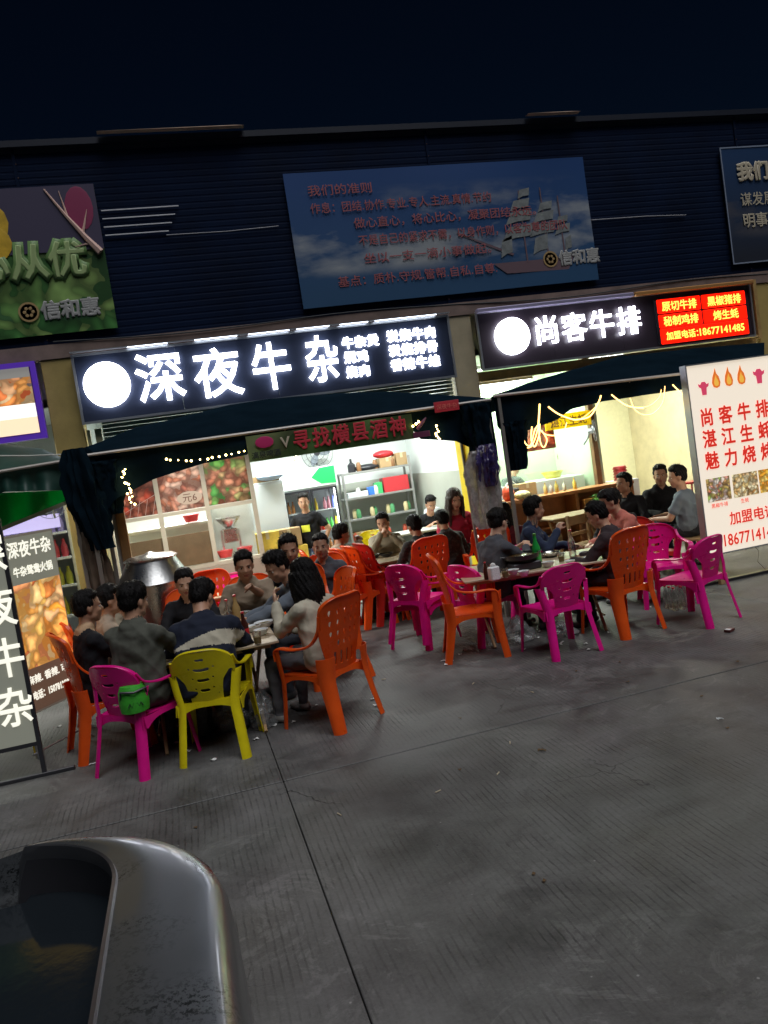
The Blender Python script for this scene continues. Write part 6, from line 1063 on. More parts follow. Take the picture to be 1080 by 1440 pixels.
for i in range(3):
    m = MB(); cx, cz = 0.367 + i * 0.165, z1 - 0.19
    for q, (sc_, c) in enumerate(((1.0, 0), (0.55, 1))):
        pts = [(0, 0.13), (-0.012, 0.085), (-0.03, 0.03), (-0.038, -0.03), (-0.028, -0.075), (0, -0.09), (0.028, -0.075), (0.037, -0.03), (0.027, 0.035), (0.009, 0.07)]; m.cur = c; m.loft([[(cx + a * sc_ * 1.45, -0.002 - 0.003 * q, cz + b_ * sc_ - 0.02 * q) for a, b_ in pts], [(cx + a * sc_ * 1.45, -0.004 - 0.003 * q, cz + b_ * sc_ - 0.02 * q) for a, b_ in pts]][::-1])
    m.build('printed_flame', [fl1, fl2], t)
for cx, cz, s_ in ((0.20, z1 - 0.26, 0.85), (0.93, z1 - 0.21, 0.95)):
    m = MB(); pts = [(-0.04, -0.09), (0.04, -0.09), (0.05, 0.0), (0.09, 0.02), (0.10, 0.06), (0.06, 0.045), (0.03, 0.08), (-0.03, 0.08), (-0.06, 0.045), (-0.10, 0.06), (-0.09, 0.02), (-0.05, 0.0)]; m.loft([[(cx + a * s_ * 0.8, y, cz + b_ * s_) for a, b_ in pts] for y in (-0.005, -0.001)]); m.build('printed_bull_head', emit('rose_print', (0.8, 0.07, 0.16), 0.5), t)
zz = z1 - 1.52
for i, (a, b_, stops) in enumerate(((0.08, 0.385, [(0.3, 0.45, 0.1), (0.6, 0.2, 0.12), (0.75, 0.7, 0.6), (0.2, 0.1, 0.05), (0.7, 0.5, 0.15)]), (0.42, 0.75, [(0.8, 0.6, 0.25), (0.5, 0.25, 0.08), (0.9, 0.8, 0.5), (0.25, 0.15, 0.05)]), (0.77, 1.10, [(0.95, 0.55, 0.05), (0.8, 0.3, 0.03), (1, 0.75, 0.2)]), (1.12, 1.34, [(0.8, 0.3, 0.1), (0.9, 0.6, 0.3), (0.4, 0.1, 0.05)]))): m = MB(); m.box(a, b_, -0.003, 0.0, zz, zz + 0.26); m.build('food_photo', food('photo_%d' % i, stops, 26, 0.8), t)
text('lettering', '黑椒牛排', 0.055, rp, (0.22, -0.004, zz - 0.045), t, 0.002); text('lettering', '生蚝', 0.055, rp, (0.55, -0.004, zz - 0.045), t, 0.002)
text('lettering', '加盟电话：', 0.155, rp, (0.32, -0.006, zz - 0.22), t, 0.004, 0.003, 'LEFT', sx=1.0); text('lettering', '18677141485', 0.185, rp, (0.19, -0.006, zz - 0.45), t, 0.004, 0.003, 'LEFT', sx=0.8)
m = MB(); m.tube([(0.60, -0.004, zz - 0.58), (0.65, -0.004, zz - 0.64), (0.62, -0.004, zz - 0.76), (0.70, -0.004, zz - 0.86), (0.80, -0.004, zz - 0.82), (0.83, -0.004, zz - 0.72)], 0.003, 5); m.build('printed_outline', mat('grey_print', (0.3, 0.25, 0.2), 0.5), t)
m = MB(); m.ell((0.12, -0.004, zz - 0.46), (0.022, 0.002, 0.022), 12, 5); m.build('yellow_mark', fl2, t)
for x in (0.16, 1.2): m = MB(); m.rbox(x - 0.03, x + 0.03, 0.02, 0.07, 0, z0 - 0.012, 0.004); m.build('leg', wood, t)
m = MB(); m.rbox(-0.12, 1.45, 0.12, 0.2, 0.0, 0.03, 0.003); m.build('foot_rail', blk, t)
# ================================================================ LEFT SIGNBOARDS
lit_grey = emit('grey_lightbox', (0.36, 0.37, 0.30), 0.26); cream_ltr = emit('cream_letter', (0.95, 0.93, 0.80), 0.8)
AY_ = 6.3
a0, a1 = W(62, 1092, AY_), W(4, 728, AY_)
t = thing('standing_signboard', 'grey standing signboard with cream vertical characters in a black frame, left edge', 'signboard', (W(50, 1000, AY_).x - 0.80, AY_, 0), 0); w = 0.80
for x in (0.0, w - 0.03): m = MB(); m.box(x, x + 0.03, -0.015, 0.015, 0, 1.95); m.build('frame_post', blk, t)
for z in (0.24, 1.92): m = MB(); m.box(0.03, w - 0.03, -0.013, 0.013, z, z + 0.03); m.build('frame_rail', blk, t)
m = MB(); m.box(0.03, w - 0.03, -0.008, 0.008, 0.27, 1.92); m.build('sign_face', lit_grey, t)
for i, ch in enumerate('深夜牛杂'): text('character', ch, 0.31, cream_ltr, (0.675, -0.014, (1.70, 1.31, 0.93, 0.56)[i]), t, 0.006, 0.005, sx=0.82)
m = MB(); m.rbox(-0.2, w + 0.2, -0.02, 0.02, 0.0, 0.03, 0.004); m.build('foot_bar', blk, t); m = MB(); m.rbox(-0.02, 0.02, -0.3, 0.3, 0.031, 0.05, 0.004); m.build('foot_bar', blk, t)
m = MB(); m.rbox(W(22, 900, 6.9).x - 0.02, W(22, 900, 6.9).x + 0.02, 6.9, 6.94, 0, 1.9, 0.003); o = m.build('yellow_post', mat('yellow_metal', (0.8, 0.6, 0.03), 0.4), None); tag(o, 'yellow metal post between the two left signboards', 'post')
# second board: turned so its right side comes nearer
p0, p1 = W(12, 727, 6.9), W(52, 730, 7.25)
t = thing('food_signboard', 'lit signboard with an orange noodle photo behind the black-framed one', 'signboard', (W(40, 1000, 6.72).x, 6.72, 0), 56); w = 0.60
m = MB(); m.rbox(0, w, 0, 0.05, 0.36, 1.80, 0.004); m.build('light_box', emit('board_backing', (0.25, 0.22, 0.18), 0.25), t)
m = MB(); m.box(0.015, w - 0.015, -0.003, 0.0, 1.40, 1.78); m.build('upper_field', lit_grey, t)
m = MB(); m.box(0.015, w - 0.015, -0.003, 0.0, 0.72, 1.40); m.build('food_photo', food('noodle_photo', [(1.0, 0.38, 0.04), (1.0, 0.75, 0.35), (0.75, 0.14, 0.03), (1.0, 0.6, 0.15), (0.9, 0.3, 0.05)], 9, 1.0, dist=2.5), t)
m = MB(); m.box(0.015, w - 0.015, -0.003, 0.0, 0.38, 0.72); m.build('lower_field', emit('brown_lightbox', (0.20, 0.12, 0.08), 0.35), t)
text('lettering', '深夜牛杂', 0.14, cream_ltr, (w / 2 + 0.01, -0.006, 1.68), t, 0.004, 0.003, sx=0.85); text('lettering', '牛杂鸳鸯火锅', 0.085, cream_ltr, (w / 2 + 0.01, -0.006, 1.50), t, 0.004, 0.002, sx=0.85)
text('lettering', '麻辣. 香辣. 可选', 0.075, cream_ltr, (w / 2, -0.006, 0.63), t, 0.004, 0.002); text('lettering', '电话：15078125823', 0.075, cream_ltr, (w / 2, -0.006, 0.50), t, 0.004, 0.003, sx=0.72)
for x in (0.03, w - 0.03): m = MB(); m.tube([(x, 0.03, 0.36), (x + 0.02, 0.03, 0.0)], 0.014, 8); m.build('leg', alum, t)
m = MB(); m.tube([(0, 0.03, 0.05), (w + 0.05, 0.03, 0.05)], 0.008, 6); m.build('stretcher', alum, t)
# ---- items inside the far left shop
t = thing('display_fridge', 'open display fridge with shelves of drinks in the shop at the far left', 'fridge', (-2.05, 11.2, 0)); m = MB(); m.box(-0.6, 0.6, 0.4, 0.45, 0, 2.2); m.box(-0.62, -0.58, -0.1, 0.4, 0, 2.2); m.box(0.58, 0.62, -0.1, 0.4, 0, 2.2); m.box(-0.58, 0.58, -0.1, 0.4, 0, 0.2); m.box(-0.58, 0.58, -0.1, 0.4, 2.0, 2.2); m.build('carcass', wp, t)
for k, (z, c) in enumerate(((0.55, (0.45, 0.42, 0.04)), (0.95, (0.40, 0.40, 0.05)), (1.32, (0.5, 0.06, 0.08)), (1.66, (0.35, 0.3, 0.55)))):
    m = MB(); m.box(-0.57, 0.57, -0.08, 0.38, z - 0.03, z); m.build('shelf', wp, t)
    fm = bottle_mesh('drink', 0.045, 0.24, mat('left_drink_%d' % k, c, 0.35), 0.5)
    for q in range(10): o = bpy.data.objects.new('drink', fm); COL.objects.link(o); o.parent = t; o.location = (-0.5 + q * 0.11, 0.0, z)
m = MB(); m.box(-0.5, 0.5, -0.06, -0.05, 1.72, 1.9); m.build('header_light', emit('violet_lit', (0.5, 0.45, 0.75), 0.9), t)
fan('round pedestal fan seen under the green curtain, far left shop', -1.55, 10.6, 2.05, 0, 0.2, mat('grey_fan2', (0.35, 0.38, 0.38), 0.35))
# ================================================================ THINGS ON THE TABLES
gl_clear = mat('clear_glass', (0.75, 0.78, 0.74), 0.06, trans=1.0, alpha=0.55, spec=0.8); gl_green = mat('green_glass', (0.03, 0.5, 0.09), 0.08, alpha=0.85, spec=0.8, transl=0.3); gl_amber = mat('amber_drink', (0.55, 0.38, 0.16), 0.12, alpha=0.85, spec=0.8, transl=0.3); colab = mat('cola_dark', (0.05, 0.012, 0.008), 0.1)
def bottle(label, x, y, z, h, r, m_, lab=None, cap=None, group=None, name='bottle'):
    t = thing(name, label, 'bottle', (x, y, z), random.uniform(0, 90), group); m = MB(); m.lathe([(r * 0.85, 0), (r, h * 0.03), (r, h * 0.50), (r * 0.93, h * 0.58), (r * 0.45, h * 0.76), (r * 0.36, h * 0.93), (r * 0.40, h * 0.95)], n=18); m.build('bottle_body', m_, t, True)
    if lab: m = MB(); m.lathe([(r * 1.02, h * 0.16), (r * 1.02, h * 0.44)], n=18, cap=False); m.build('paper_label', lab, t, True)
    m = MB(); m.lathe([(r * 0.42, h * 0.94), (r * 0.44, h * 0.99), (r * 0.3, h)], n=12); m.build('cap', cap or redpl, t, True); return t
def cup(label, x, y, z, h=0.09, r=0.036, m_=None, group=None, fill=None):
    t = thing('plastic_cup', label, 'cup', (x, y, z), 0, group); m = MB(); m.lathe([(r * 0.72, 0), (r, h), (r * 0.95, h), (r * 0.68, 0.004)], n=16); m.build('cup_wall', m_ or gl_clear, t, True)
    m = MB(); m.lathe([(r * 0.70, 0.005), (r * 0.86, h * 0.6)], n=14); m.build('drink_fill', fill or gl_amber, t, True); return t
def bowl(label, x, y, z, r=0.07, h=0.05, m_=None, food_=None, group=None, name='bowl'):
    t = thing(name, label, 'bowl', (x, y, z), 0, group); m = MB(); m.lathe([(r * 0.5, 0), (r * 0.9, h * 0.6), (r, h), (r * 0.94, h), (r * 0.82, h * 0.6), (r * 0.4, h * 0.15)], n=20); m.build('bowl_wall', m_ or wp, t, True)
    m = MB(); m.ell((0, 0, h * 0.62), (r * 0.83, r * 0.83, h * 0.26), 14, 6); m.build('bowl_food', food_ or food('bowl_food', [(0.35, 0.18, 0.06), (0.2, 0.25, 0.06), (0.5, 0.3, 0.12), (0.25, 0.08, 0.04)], 60), t, True); return t
Z1 = 0.702
def on1(px, py): q = G(px, py, Z1); return q.x, q.y
cl_lab = mat('cola_label', (0.6, 0.02, 0.03), 0.4)
for (px, py, h, r, m_, lab, l) in ((324, 884, 0.26, 0.033, gl_clear, None, 'slim clear bottle at the back of the left table'), (336, 880, 0.28, 0.036, gl_amber, None, 'tall bottle of amber drink on the left table'), (347, 902, 0.24, 0.033, colab, cl_lab, 'cola bottle with a red label at the front of the left table')): x, y = on1(px, py); bottle(l, x, y, Z1, h, r, m_, lab)
for (px, py, l) in ((322, 902, 'clear cup beside the cola bottle'), (331, 905, 'cup of dark drink left of the cola bottle'), (363, 905, 'cup of brown drink at the front table edge'), (316, 893, 'clear cup left behind the amber bottle'), (350, 873, 'clear cup at the far side of the left table')): x, y = on1(px, py); cup(l, x, y, Z1, group=None, fill=colab if 'dark' in l else None)
for (px, py, r, l) in ((372, 882, 0.085, 'white bowl of food in the middle of the left table'), (356, 888, 0.07, 'smaller white bowl beside the big bowl, left table'), (312, 880, 0.09, 'dark bowl in front of the navy jacket, left table'), (368, 893, 0.06, 'shallow dish near the front right corner, left table'), (345, 868, 0.07, 'bowl before the smiling man')): x, y = on1(px, py); bowl(l, x, y, Z1, r, m_=blk if 'dark' in l else None)
x, y = on1(382, 893); t = thing('chopsticks', 'pair of chopsticks lying at the right side of the left table', 'chopsticks', (x, y, Z1 + 0.005), 30)
for k in (-0.01, 0.01): m = MB(); m.tube([(k, -0.11, 0), (k * 1.5, 0.11, 0)], 0.003, 6); m.build('stick', wood, t)
for (cx, cy, lab) in ((0.2, 6.25, 'crumpled napkin near the front of the left table'), (-0.3, 6.9, 'crumpled napkin at the hidden side of the left table')):
    m = MB(); m.ell((0, 0, 0.012), (0.04, 0.03, 0.016), 10, 6); o = m.build('napkin', mat('tissue', (0.7, 0.7, 0.68), 0.8, bump=1, bscale=60), None, True); o.location = (cx, cy, Z1 + 0.002); tag(o, lab, 'napkin')
Z2 = 0.692
def on2(px, py): q = G(px, py, Z2); return q.x, q.y
x, y = on2(757, 795); bottle('green soda bottle on the second table before the man in navy', x, y, Z2, 0.32, 0.042, gl_green, mat('green_label', (0.1, 0.55, 0.12), 0.4), MATS['leaf_green'])
x, y = on2(806, 783); bottle('clear glass bottle at the right of the second table', x, y, Z2, 0.28, 0.038, gl_clear)
x, y = on2(685, 815); bottle('small dark sauce bottle at the left end of the second table', x, y, Z2, 0.17, 0.026, colab)
x, y = on2(696, 816); t = thing('tissue_pack', 'white pack of tissues beside the dark sauce bottle', 'tissues', (x, y, Z2), 12); m = MB(); m.rbox(-0.05, 0.05, -0.035, 0.035, 0, 0.13, 0.01); m.build('pack', mat('tissue_white', (0.72, 0.72, 0.72), 0.6, bump=0.5), t); m = MB(); m.ell((0, 0, 0.14), (0.03, 0.02, 0.025), 10, 6); m.build('pulled_tissue', MATS['tissue'], t, True)
for (px, py, l) in ((711, 812, 'clear cup at the front edge of the second table'), (686, 806, 'clear cup behind the dark sauce bottle'), (790, 790, 'clear cup right of the hot pot'), (700, 800, 'clear cup by the woman in glasses')): x, y = on2(px, py); cup(l, x, y, Z2)
x, y = on2(735, 800); t = thing('hot_pot', 'wide black hot pot on its burner in the middle of the second table', 'pot', (x, y, Z2)); m = MB(); m.rbox(-0.15, 0.15, -0.13, 0.13, 0, 0.075, 0.01); m.build('burner', blk, t); m = MB(); m.lathe([(0.12, 0.078), (0.17, 0.11), (0.18, 0.155), (0.172, 0.155), (0.16, 0.12), (0.08, 0.10)], n=28); m.build('pan', mat('black_iron', (0.02, 0.02, 0.022), 0.3), t, True)
m = MB(); m.ell((0, 0, 0.128), (0.155, 0.155, 0.02), 20, 6); m.build('stew', food('stew', [(0.12, 0.03, 0.01), (0.25, 0.10, 0.03), (0.08, 0.1, 0.02), (0.3, 0.18, 0.08)], 40, rough=0.15), t, True)
for s_ in (-1, 1): m = MB(); m.tube([(s_ * 0.17, -0.03, 0.14), (s_ * 0.215, -0.02, 0.15), (s_ * 0.215, 0.02, 0.15), (s_ * 0.17, 0.03, 0.14)], 0.007, 6); m.build('handle', blk, t)
for (px, py, r, l) in ((722, 808, 0.06, 'white bowl before the hot pot'), (737, 810, 0.055, 'small bowl at the front edge, second table'), (771, 797, 0.06, 'dish right of the hot pot'), (716, 795, 0.06, 'bowl before the woman in glasses'), (775, 783, 0.10, 'steel basin of food at the right of the second table')): x, y = on2(px, py); bowl(l, x, y, Z2, r, m_=steel if 'steel' in l else None)
for k, (dx, dy) in enumerate(((-0.5, 0.1), (-0.2, -0.15), (0.15, 0.12), (0.45, -0.1), (0.0, 0.2), (0.6, 0.15))): bowl(('dark bowl at the left end of the back table', 'dark bowl second along the back table', 'black dish at the middle of the back table', 'dark bowl right of the middle on the back table', 'small black dish at the rear of the back table', 'dark bowl at the right end of the back table')[k], 2.35 + dx, 9.95 + dy, 0.682, 0.09, m_=blk)
for k in range(2): p = G(286 + 12 * k, 832, 0.70); bowl(('left white bowl on the small pale table', 'right white bowl on the small pale table')[k], p.x, p.y, 0.702, 0.07)
# cups in hands, green pouch
m = MB(); m.lathe([(0.028, 0), (0.036, 0.085), (0.033, 0.085), (0.025, 0.004)], n=16); o = m.build('plastic_cup', gl_clear, None, True); o.location = W(752, 738, 7.75); tag(o, 'clear cup raised by the man in navy', 'cup')
p = W(187, 985, 5.72); t = thing('green_pouch', 'round bright green pouch hanging on the near magenta chair', 'pouch', (p.x, 5.80, p.z), 8)
m = MB(); m.lathe([(0.075, -0.10), (0.098, -0.09), (0.105, -0.03), (0.10, 0.05), (0.08, 0.095), (0.03, 0.10)], n=24); m.build('pouch_body', mat('green_fabric', (0.05, 0.42, 0.03), 0.6, var=0.15, bump=0.4, bscale=50), t, True); m = MB(); m.tube([(-0.09, -0.03, 0.0), (-0.085, -0.075, 0.07), (0.0, -0.12, 0.06), (0.085, -0.075, 0.07), (0.09, -0.03, 0.0)], 0.009, 8); m.build('strap', blk, t, True)
m = MB(); m.tube([(-0.05 + 0.0125 * k, -0.100, -0.03 + (0.014 if k % 2 else -0.012)) for k in range(9)], 0.004, 6); m.build('printed_mark', blk, t, True)
# ================================================================ THINGS ON THE GROUND
crink = mat('crinkled_film', (0.30, 0.32, 0.32), 0.12, var=0.5, vscale=25, bump=1.0, bscale=26, alpha=0.5, spec=1.0)
def film_bag(label, x, y, r, h, seed):
    rr = random.Random(seed); m = MB()
    def f(u, v): a = 2 * math.pi * u; e = (v - 0.0) * math.pi * 0.5; q = r * (0.9 + 0.5 * noise.noise(Vector((math.cos(a) * 1.6, math.sin(a) * 1.6, v * 3 + seed)))) * (math.cos(e) ** 0.5 + 0.02); return (x + q * math.cos(a), y + q * math.sin(a), 0.012 + h * v * (1 + 0.3 * noise.noise(Vector((a, v * 4, seed)))))
    m.grid(f, 32, 12); tag(m.build('plastic_bag', crink, None, True), label, 'bag')
film_bag('clear rubbish bag under the near left table, left of the shoes', 0.15, 6.45, 0.17, 0.42, 2); film_bag('crumpled clear film at the front of the left table', 0.36, 6.3, 0.13, 0.25, 5); film_bag('clear rubbish bag under the second table', 2.95, 7.1, 0.16, 0.22, 8); film_bag('crumpled clear film right under the second table', 3.35, 6.95, 0.14, 0.14, 11)
for k in range(9):
    i, j = k % 3, k // 3; o = bottle(('front left', 'front middle', 'front right', 'middle left', 'central', 'middle right', 'rear left', 'rear middle', 'rear right')[k] + ' empty bottle of the cluster on the ground behind the magenta chairs', 4.62 + i * 0.085 + 0.01 * j, 6.95 + j * 0.085, 0.002, 0.24, 0.034, gl_clear, group='empty bottles standing on the ground')
p = G(1026, 888); t = thing('cigarette_pack', 'small dark pack lying on the ground at the right', 'pack', (p.x, p.y, 0.002), 25); m = MB(); m.rbox(-0.045, 0.045, -0.028, 0.028, 0, 0.022, 0.002); m.build('pack_body', mat('maroon_card', (0.10, 0.02, 0.02), 0.4), t); m = MB(); m.rbox(-0.04, 0.0, -0.024, 0.024, 0.0225, 0.024, 0.0004); m.build('pack_label', wp, t)
def strip(label, p, l, w_, rz, m_, name='paper_strip', cat='litter'):
    m = MB(); m.slab(lambda u, v: (l * (u - 0.5), w_ * (v - 0.5) + 0.01 * math.sin(u * 5), 0.006 + 0.006 * math.sin(u * 7) ** 2), 8, 2, 0.001); o = m.build(name, m_, None, True); o.location = p; o.rotation_euler = (0, 0, R(rz)); tag(o, label, cat)
strip('white paper strip on the ground left of the sideways orange chair', G(629, 930), 0.13, 0.02, -38, wp); strip('white paper strip on the ground under the empty magenta chair', G(790, 905), 0.12, 0.02, 60, wp); strip('tiny white scrap on the open ground at the right', G(1012, 1012), 0.03, 0.02, 10, wp); strip('brown leaf on the open ground in the middle', G(762, 1056), 0.05, 0.025, -15, mat('dry_leaf', (0.12, 0.07, 0.03), 0.8), 'dry_leaf', 'leaf')
strip('pale scrap on the ground by the left signboard', G(132, 1075), 0.07, 0.02, 12, wp)
# ================================================================ PARKED VEHICLE (bottom left corner)
def car_paint():
    m = bpy.data.materials.new('worn_silver_paint'); m.use_nodes = True; nt = m.node_tree; N = nt.nodes; L = nt.links; b = N['Principled BSDF']; b.inputs['Metallic'].default_value = 0.85; b.inputs['Coat Weight'].default_value = 0.3
    tc = N.new('ShaderNodeTexCoord'); n = N.new('ShaderNodeTexNoise'); n.inputs['Scale'].default_value = 5; n.inputs['Detail'].default_value = 6; L.new(tc.outputs['Object'], n.inputs[0])
    f = N.new('ShaderNodeTexNoise'); f.inputs['Scale'].default_value = 120; f.inputs['Detail'].default_value = 4; f.inputs['Roughness'].default_value = 0.8; L.new(tc.outputs['Object'], f.inputs[0])
    a = N.new('ShaderNodeMapRange'); a.inputs[1].default_value = 0.52; a.inputs[2].default_value = 0.66; L.new(n.outputs['Fac'], a.inputs[0]); c = N.new('ShaderNodeMapRange'); c.inputs[1].default_value = 0.50; c.inputs[2].default_value = 0.56; L.new(f.outputs['Fac'], c.inputs[0])
    q = N.new('ShaderNodeMath'); q.operation = 'MULTIPLY'; L.new(a.outputs[0], q.inputs[0]); L.new(c.outputs[0], q.inputs[1])
    r = N.new('ShaderNodeMix'); r.data_type = 'RGBA'; L.new(q.outputs[0], r.inputs[0]); r.inputs[6].default_value = (0.24, 0.25, 0.26, 1); r.inputs[7].default_value = (0.03, 0.035, 0.035, 1); L.new(r.outputs[2], b.inputs['Base Color'])
    g = N.new('ShaderNodeMapRange'); g.inputs[3].default_value = 0.20; g.inputs[4].default_value = 0.42; L.new(n.outputs['Fac'], g.inputs[0]); L.new(g.outputs[0], b.inputs['Roughness']); return m
paint = car_paint(); cz = 1.30
car = thing('parked_car', 'silver vehicle body with rounded corner and dark glossy recess, cut off at bottom left', 'car', (0, 0, 0))
def rr_loop(x0, x1, y0, y1, r, z, n=14, ins=0.0):
    pts = []; x0 += ins; x1 -= ins; y0 += ins; y1 -= ins; r = max(0.02, r - ins * 0.6)
    for (cx, cy, a0) in ((x1 - r, y1 - r, 0), (x0 + r, y1 - r, 90), (x0 + r, y0 + r, 180), (x1 - r, y0 + r, 270)):
        for k in range(n + 1): a = R(a0 + 90 * k / n); pts.append((cx + r * math.cos(a), cy + r * math.sin(a), z))
    return pts
X0, X1, Y0, Y1 = -1.75, -0.022, -2.6, 1.685
prof = [(0.05, 0.30), (0.01, 0.45), (0.0, 0.8), (0.005, 1.12), (0.02, 1.20), (0.045, 1.255), (0.08, 1.285), (0.12, 1.30), (0.165, 1.302), (0.188, 1.300)]
def band_loop(t, z):
    A = rr_loop(X0, X1, Y0, Y1, 0.36, z, 22); B = rr_loop(X0 + 0.19, -0.213, Y0 + 0.03, Y1 - 0.012, 0.26, z, 22); out = []
    for a, b_ in zip(A, B):
        x_, y_ = a[0] + (b_[0] - a[0]) * t, a[1] + (b_[1] - a[1]) * t; q = min(1, max(0, (-0.405 - x_) / 0.035)); q = q * q * (3 - 2 * q) * (1 if y_ > 0.9 else 0); out.append((x_, y_, z - max(0, z - 1.17) * q))
    return out
m = MB(); m.loft([band_loop(t_, z) for t_, z in ((0.18, 0.30), (0.03, 0.45), (0.0, 0.8), (0.0, 1.12), (0.01, 1.20), (0.035, 1.25), (0.10, 1.278), (0.22, 1.292), (0.4, 1.299), (0.6, 1.303), (0.8, 1.303), (0.94, 1.300), (0.97, 1.300))], cap=False); m.build('body', paint, car, True)
m = MB(); m.loft([band_loop(t_, z) for t_, z in ((0.97, 1.300), (0.985, 1.306), (1.02, 1.304), (1.03, 1.290), (1.02, 1.278))], cap=False); m.build('lip_edge', mat('polished_edge', (0.22, 0.22, 0.23), 0.3, 0.9), car, True)
m = MB(); m.loft([band_loop(t_, z) for t_, z in ((1.02, 1.278), (0.9, 1.20), (0.9, 1.16))], cap=False); m.build('lip_underside', blk, car, True)
m = MB(); m.loft([band_loop(t_, z) for t_, z in ((0.9, 1.165), (0.9, 1.205), (1.2, 1.207))]); m.build('dark_glass', mat('dark_glass', (0.012, 0.016, 0.02), 0.09, var=0.0, bump=0.02, bscale=40, spec=0.9), car, True)
m = MB(); m.loft([rr_loop(X0, X1, Y0, Y1, 0.40, z, 8, i) for i, z in ((0.06, 0.22), (0.05, 0.30))]); m.build('underbody', blk, car)
for x in (X0 + 0.14, X1 - 0.16):
    for y in (Y0 + 0.7, Y1 - 0.75):
        m = MB(); m.lathe([(0.24, -0.09), (0.30, -0.08), (0.31, 0), (0.30, 0.08), (0.24, 0.09)], n=24); o = m.build('wheel', mat('tyre_rubber', (0.02, 0.02, 0.02), 0.8), car, True); o.location = (x, y, 0.312); o.rotation_euler = (0, R(90), 0)
        m = MB(); m.lathe([(0.2, -0.085), (0.22, -0.08), (0.22, 0.08), (0.2, 0.085)], n=20); m.build('rim', steel, o, True)

# ---------------------------------------------------------------- small clutter: dishes, litter, shelf goods
rr_ = random.Random(42)
def scatter_copies(src, spots, label, group):
    for k, (x, y, z, a) in enumerate(spots):
        if k == 0: src.location = (x, y, z); src.rotation_euler = (0, 0, a); src['label'] = label; src['group'] = group
        else: dup(src, (x, y, z), math.degrees(a), label, group)
b0 = bowl('x', 0, 0, 0, 0.055, 0.035, name='small_dish'); scatter_copies(b0, [(-0.45 + 0.13 * (k % 6) + rr_.uniform(-0.03, 0.03), 6.35 + 0.22 * (k // 6) + rr_.uniform(-0.04, 0.04), Z1, rr_.random() * 6) for k in range(16)], 'small white dish among those crowding the left table', 'small dishes on the left table')
b0 = bowl('x', 0, 0, 0, 0.05, 0.03, name='small_dish'); scatter_copies(b0, [(3.3 + (u * math.cos(R(-13)) - v * math.sin(R(-13))), 7.32 + (u * math.sin(R(-13)) + v * math.cos(R(-13))), Z2, rr_.random() * 6) for u, v in ((-0.45, -0.1), (-0.3, 0.25), (-0.1, 0.32), (0.15, 0.28), (0.35, 0.2), (0.55, 0.05), (0.5, -0.3), (0.3, -0.35), (-0.2, -0.33))], 'small white dish among those on the second table', 'small dishes on the second table')
c0_ = cup('x', 0, 0, 0); scatter_copies(c0_, [(rr_.uniform(-0.45, 0.5), rr_.uniform(6.3, 7.2), Z1, 0) for k in range(7)], 'half full clear cup among the dishes of the left table', 'cups on the left table')
def scrap(name, m_, s_):
    m = MB(); m.slab(lambda u, v: (s_ * (u - 0.5), s_ * 0.7 * (v - 0.5), 0.008 + s_ * 0.12 * math.sin(5 * u + 3 * v)), 4, 3, 0.001); return m.build(name, m_, None, True)
def ground_spots(n, cx, cy, sx, sy): return [(rr_.gauss(cx, sx), rr_.gauss(cy, sy), 0.001, rr_.random() * 6) for _ in range(n)]
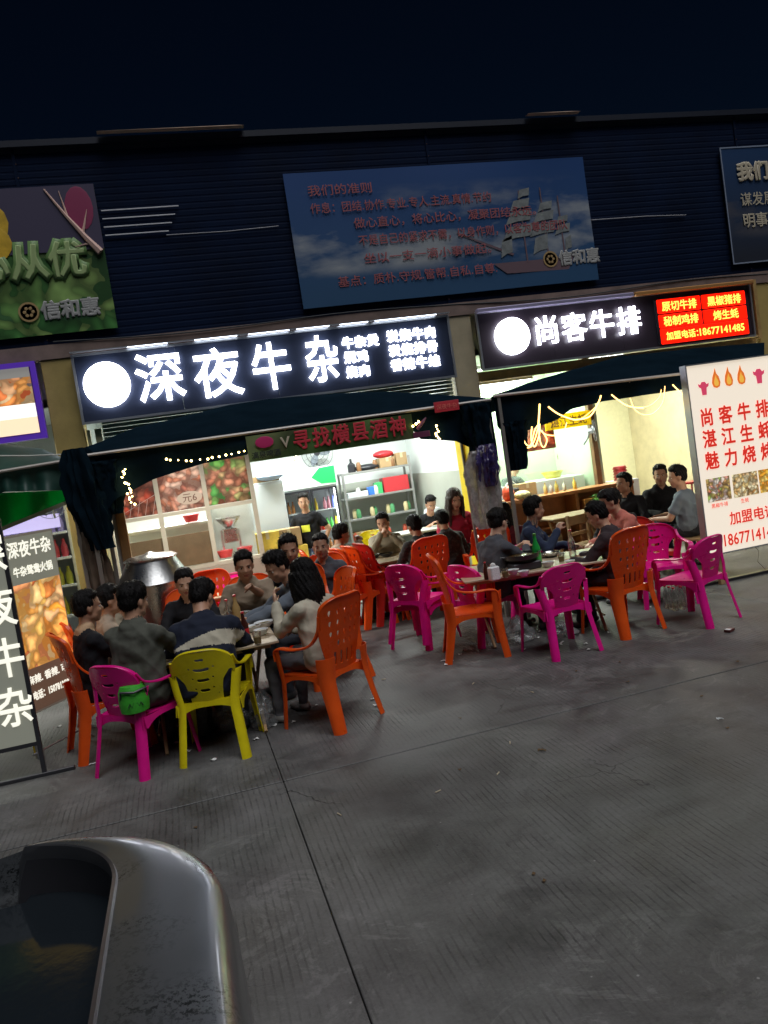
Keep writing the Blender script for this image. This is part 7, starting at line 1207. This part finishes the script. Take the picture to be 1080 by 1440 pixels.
for name, m_, s_, n, cx, cy, sx, sy, lab, grp in (('tissue_scrap', MATS['tissue'], 0.042, 16, 0.1, 6.5, 0.6, 0.5, 'crumpled white tissue scrap on the ground under the left table', 'tissue scraps under the left table'), ('tissue_scrap', MATS['tissue'], 0.04, 16, 3.2, 7.0, 0.7, 0.4, 'crumpled white tissue scrap on the ground under the second table', 'tissue scraps under the second table'), ('litter_scrap', MATS['dry_leaf'], 0.022, 24, 2.0, 4.2, 2.2, 1.6, 'small brown scrap lying on the open concrete', 'brown scraps on the open concrete')):
    o = scrap(name, m_, s_); tag(o, lab, 'litter'); scatter_copies(o, ground_spots(n, cx, cy, sx, sy), lab, grp)
m = MB(); m.tube([(0, -0.02, 0.006), (0, 0.02, 0.006)], 0.004, 6); o = m.build('cigarette_butt', mat('butt', (0.5, 0.42, 0.3), 0.7), None); tag(o, 'cigarette butt on the open concrete', 'litter'); scatter_copies(o, ground_spots(14, 1.8, 5.2, 1.6, 1.2), 'cigarette butt on the open concrete', 'cigarette butts on the concrete')
goods = []
for i, c in enumerate(((0.6, 0.1, 0.05), (0.65, 0.55, 0.3), (0.1, 0.35, 0.15), (0.7, 0.7, 0.65), (0.25, 0.12, 0.05))):
    m = MB(); m.lathe([(0.04, 0), (0.042, 0.005), (0.042, 0.12), (0.03, 0.14), (0.03, 0.16)], n=12); goods.append(m.mesh('jar', mat('jar_%d' % i, c, 0.35), True))
for k in range(18):
    lvl = (0, 1, 1, 2, 3)[k % 5]; o = bpy.data.objects.new('jar', goods[k % 5]); COL.objects.link(o); o.location = (2.85 + 0.062 * k, 13.50 + 0.05 * (k % 2), SZ(lvl)); tag(o, 'small storage jar standing between boxes on the grey shelving unit', 'jar', 'jars on the grey shelving unit')
# seams of rust and fastening screws on the cladding
rust = mat('rusty_screw', (0.10, 0.05, 0.03), 0.8)
for x in (-1.28, 4.2, 9.4):
    m = MB()
    for k in range(14): m.ell((x, F + 0.08, 4.1 + k * 0.17), (0.008, 0.004, 0.008), 6, 4)
    m.build('screw_row', rust, bld, kind='stuff')
# power cables looping along the top of the signs
for pts, lab in (([(-1.2, F - 0.03, 4.05), (0.5, F - 0.04, 3.99), (2.6, F - 0.03, 4.04), (4.2, F - 0.02, 4.0)], 'black cable drooping along the lintel over the left shop sign'), ([(4.2, F - 0.02, 4.0), (6.0, F - 0.04, 3.93), (8.0, F - 0.03, 4.0), (9.6, F - 0.02, 3.97)], 'black cable drooping along the lintel over the right shop sign')):
    m = MB(); m.tube(arm_path(pts, 8), 0.008, 6); tag(m.build('power_cable', darkp, None, True), lab, 'cable')
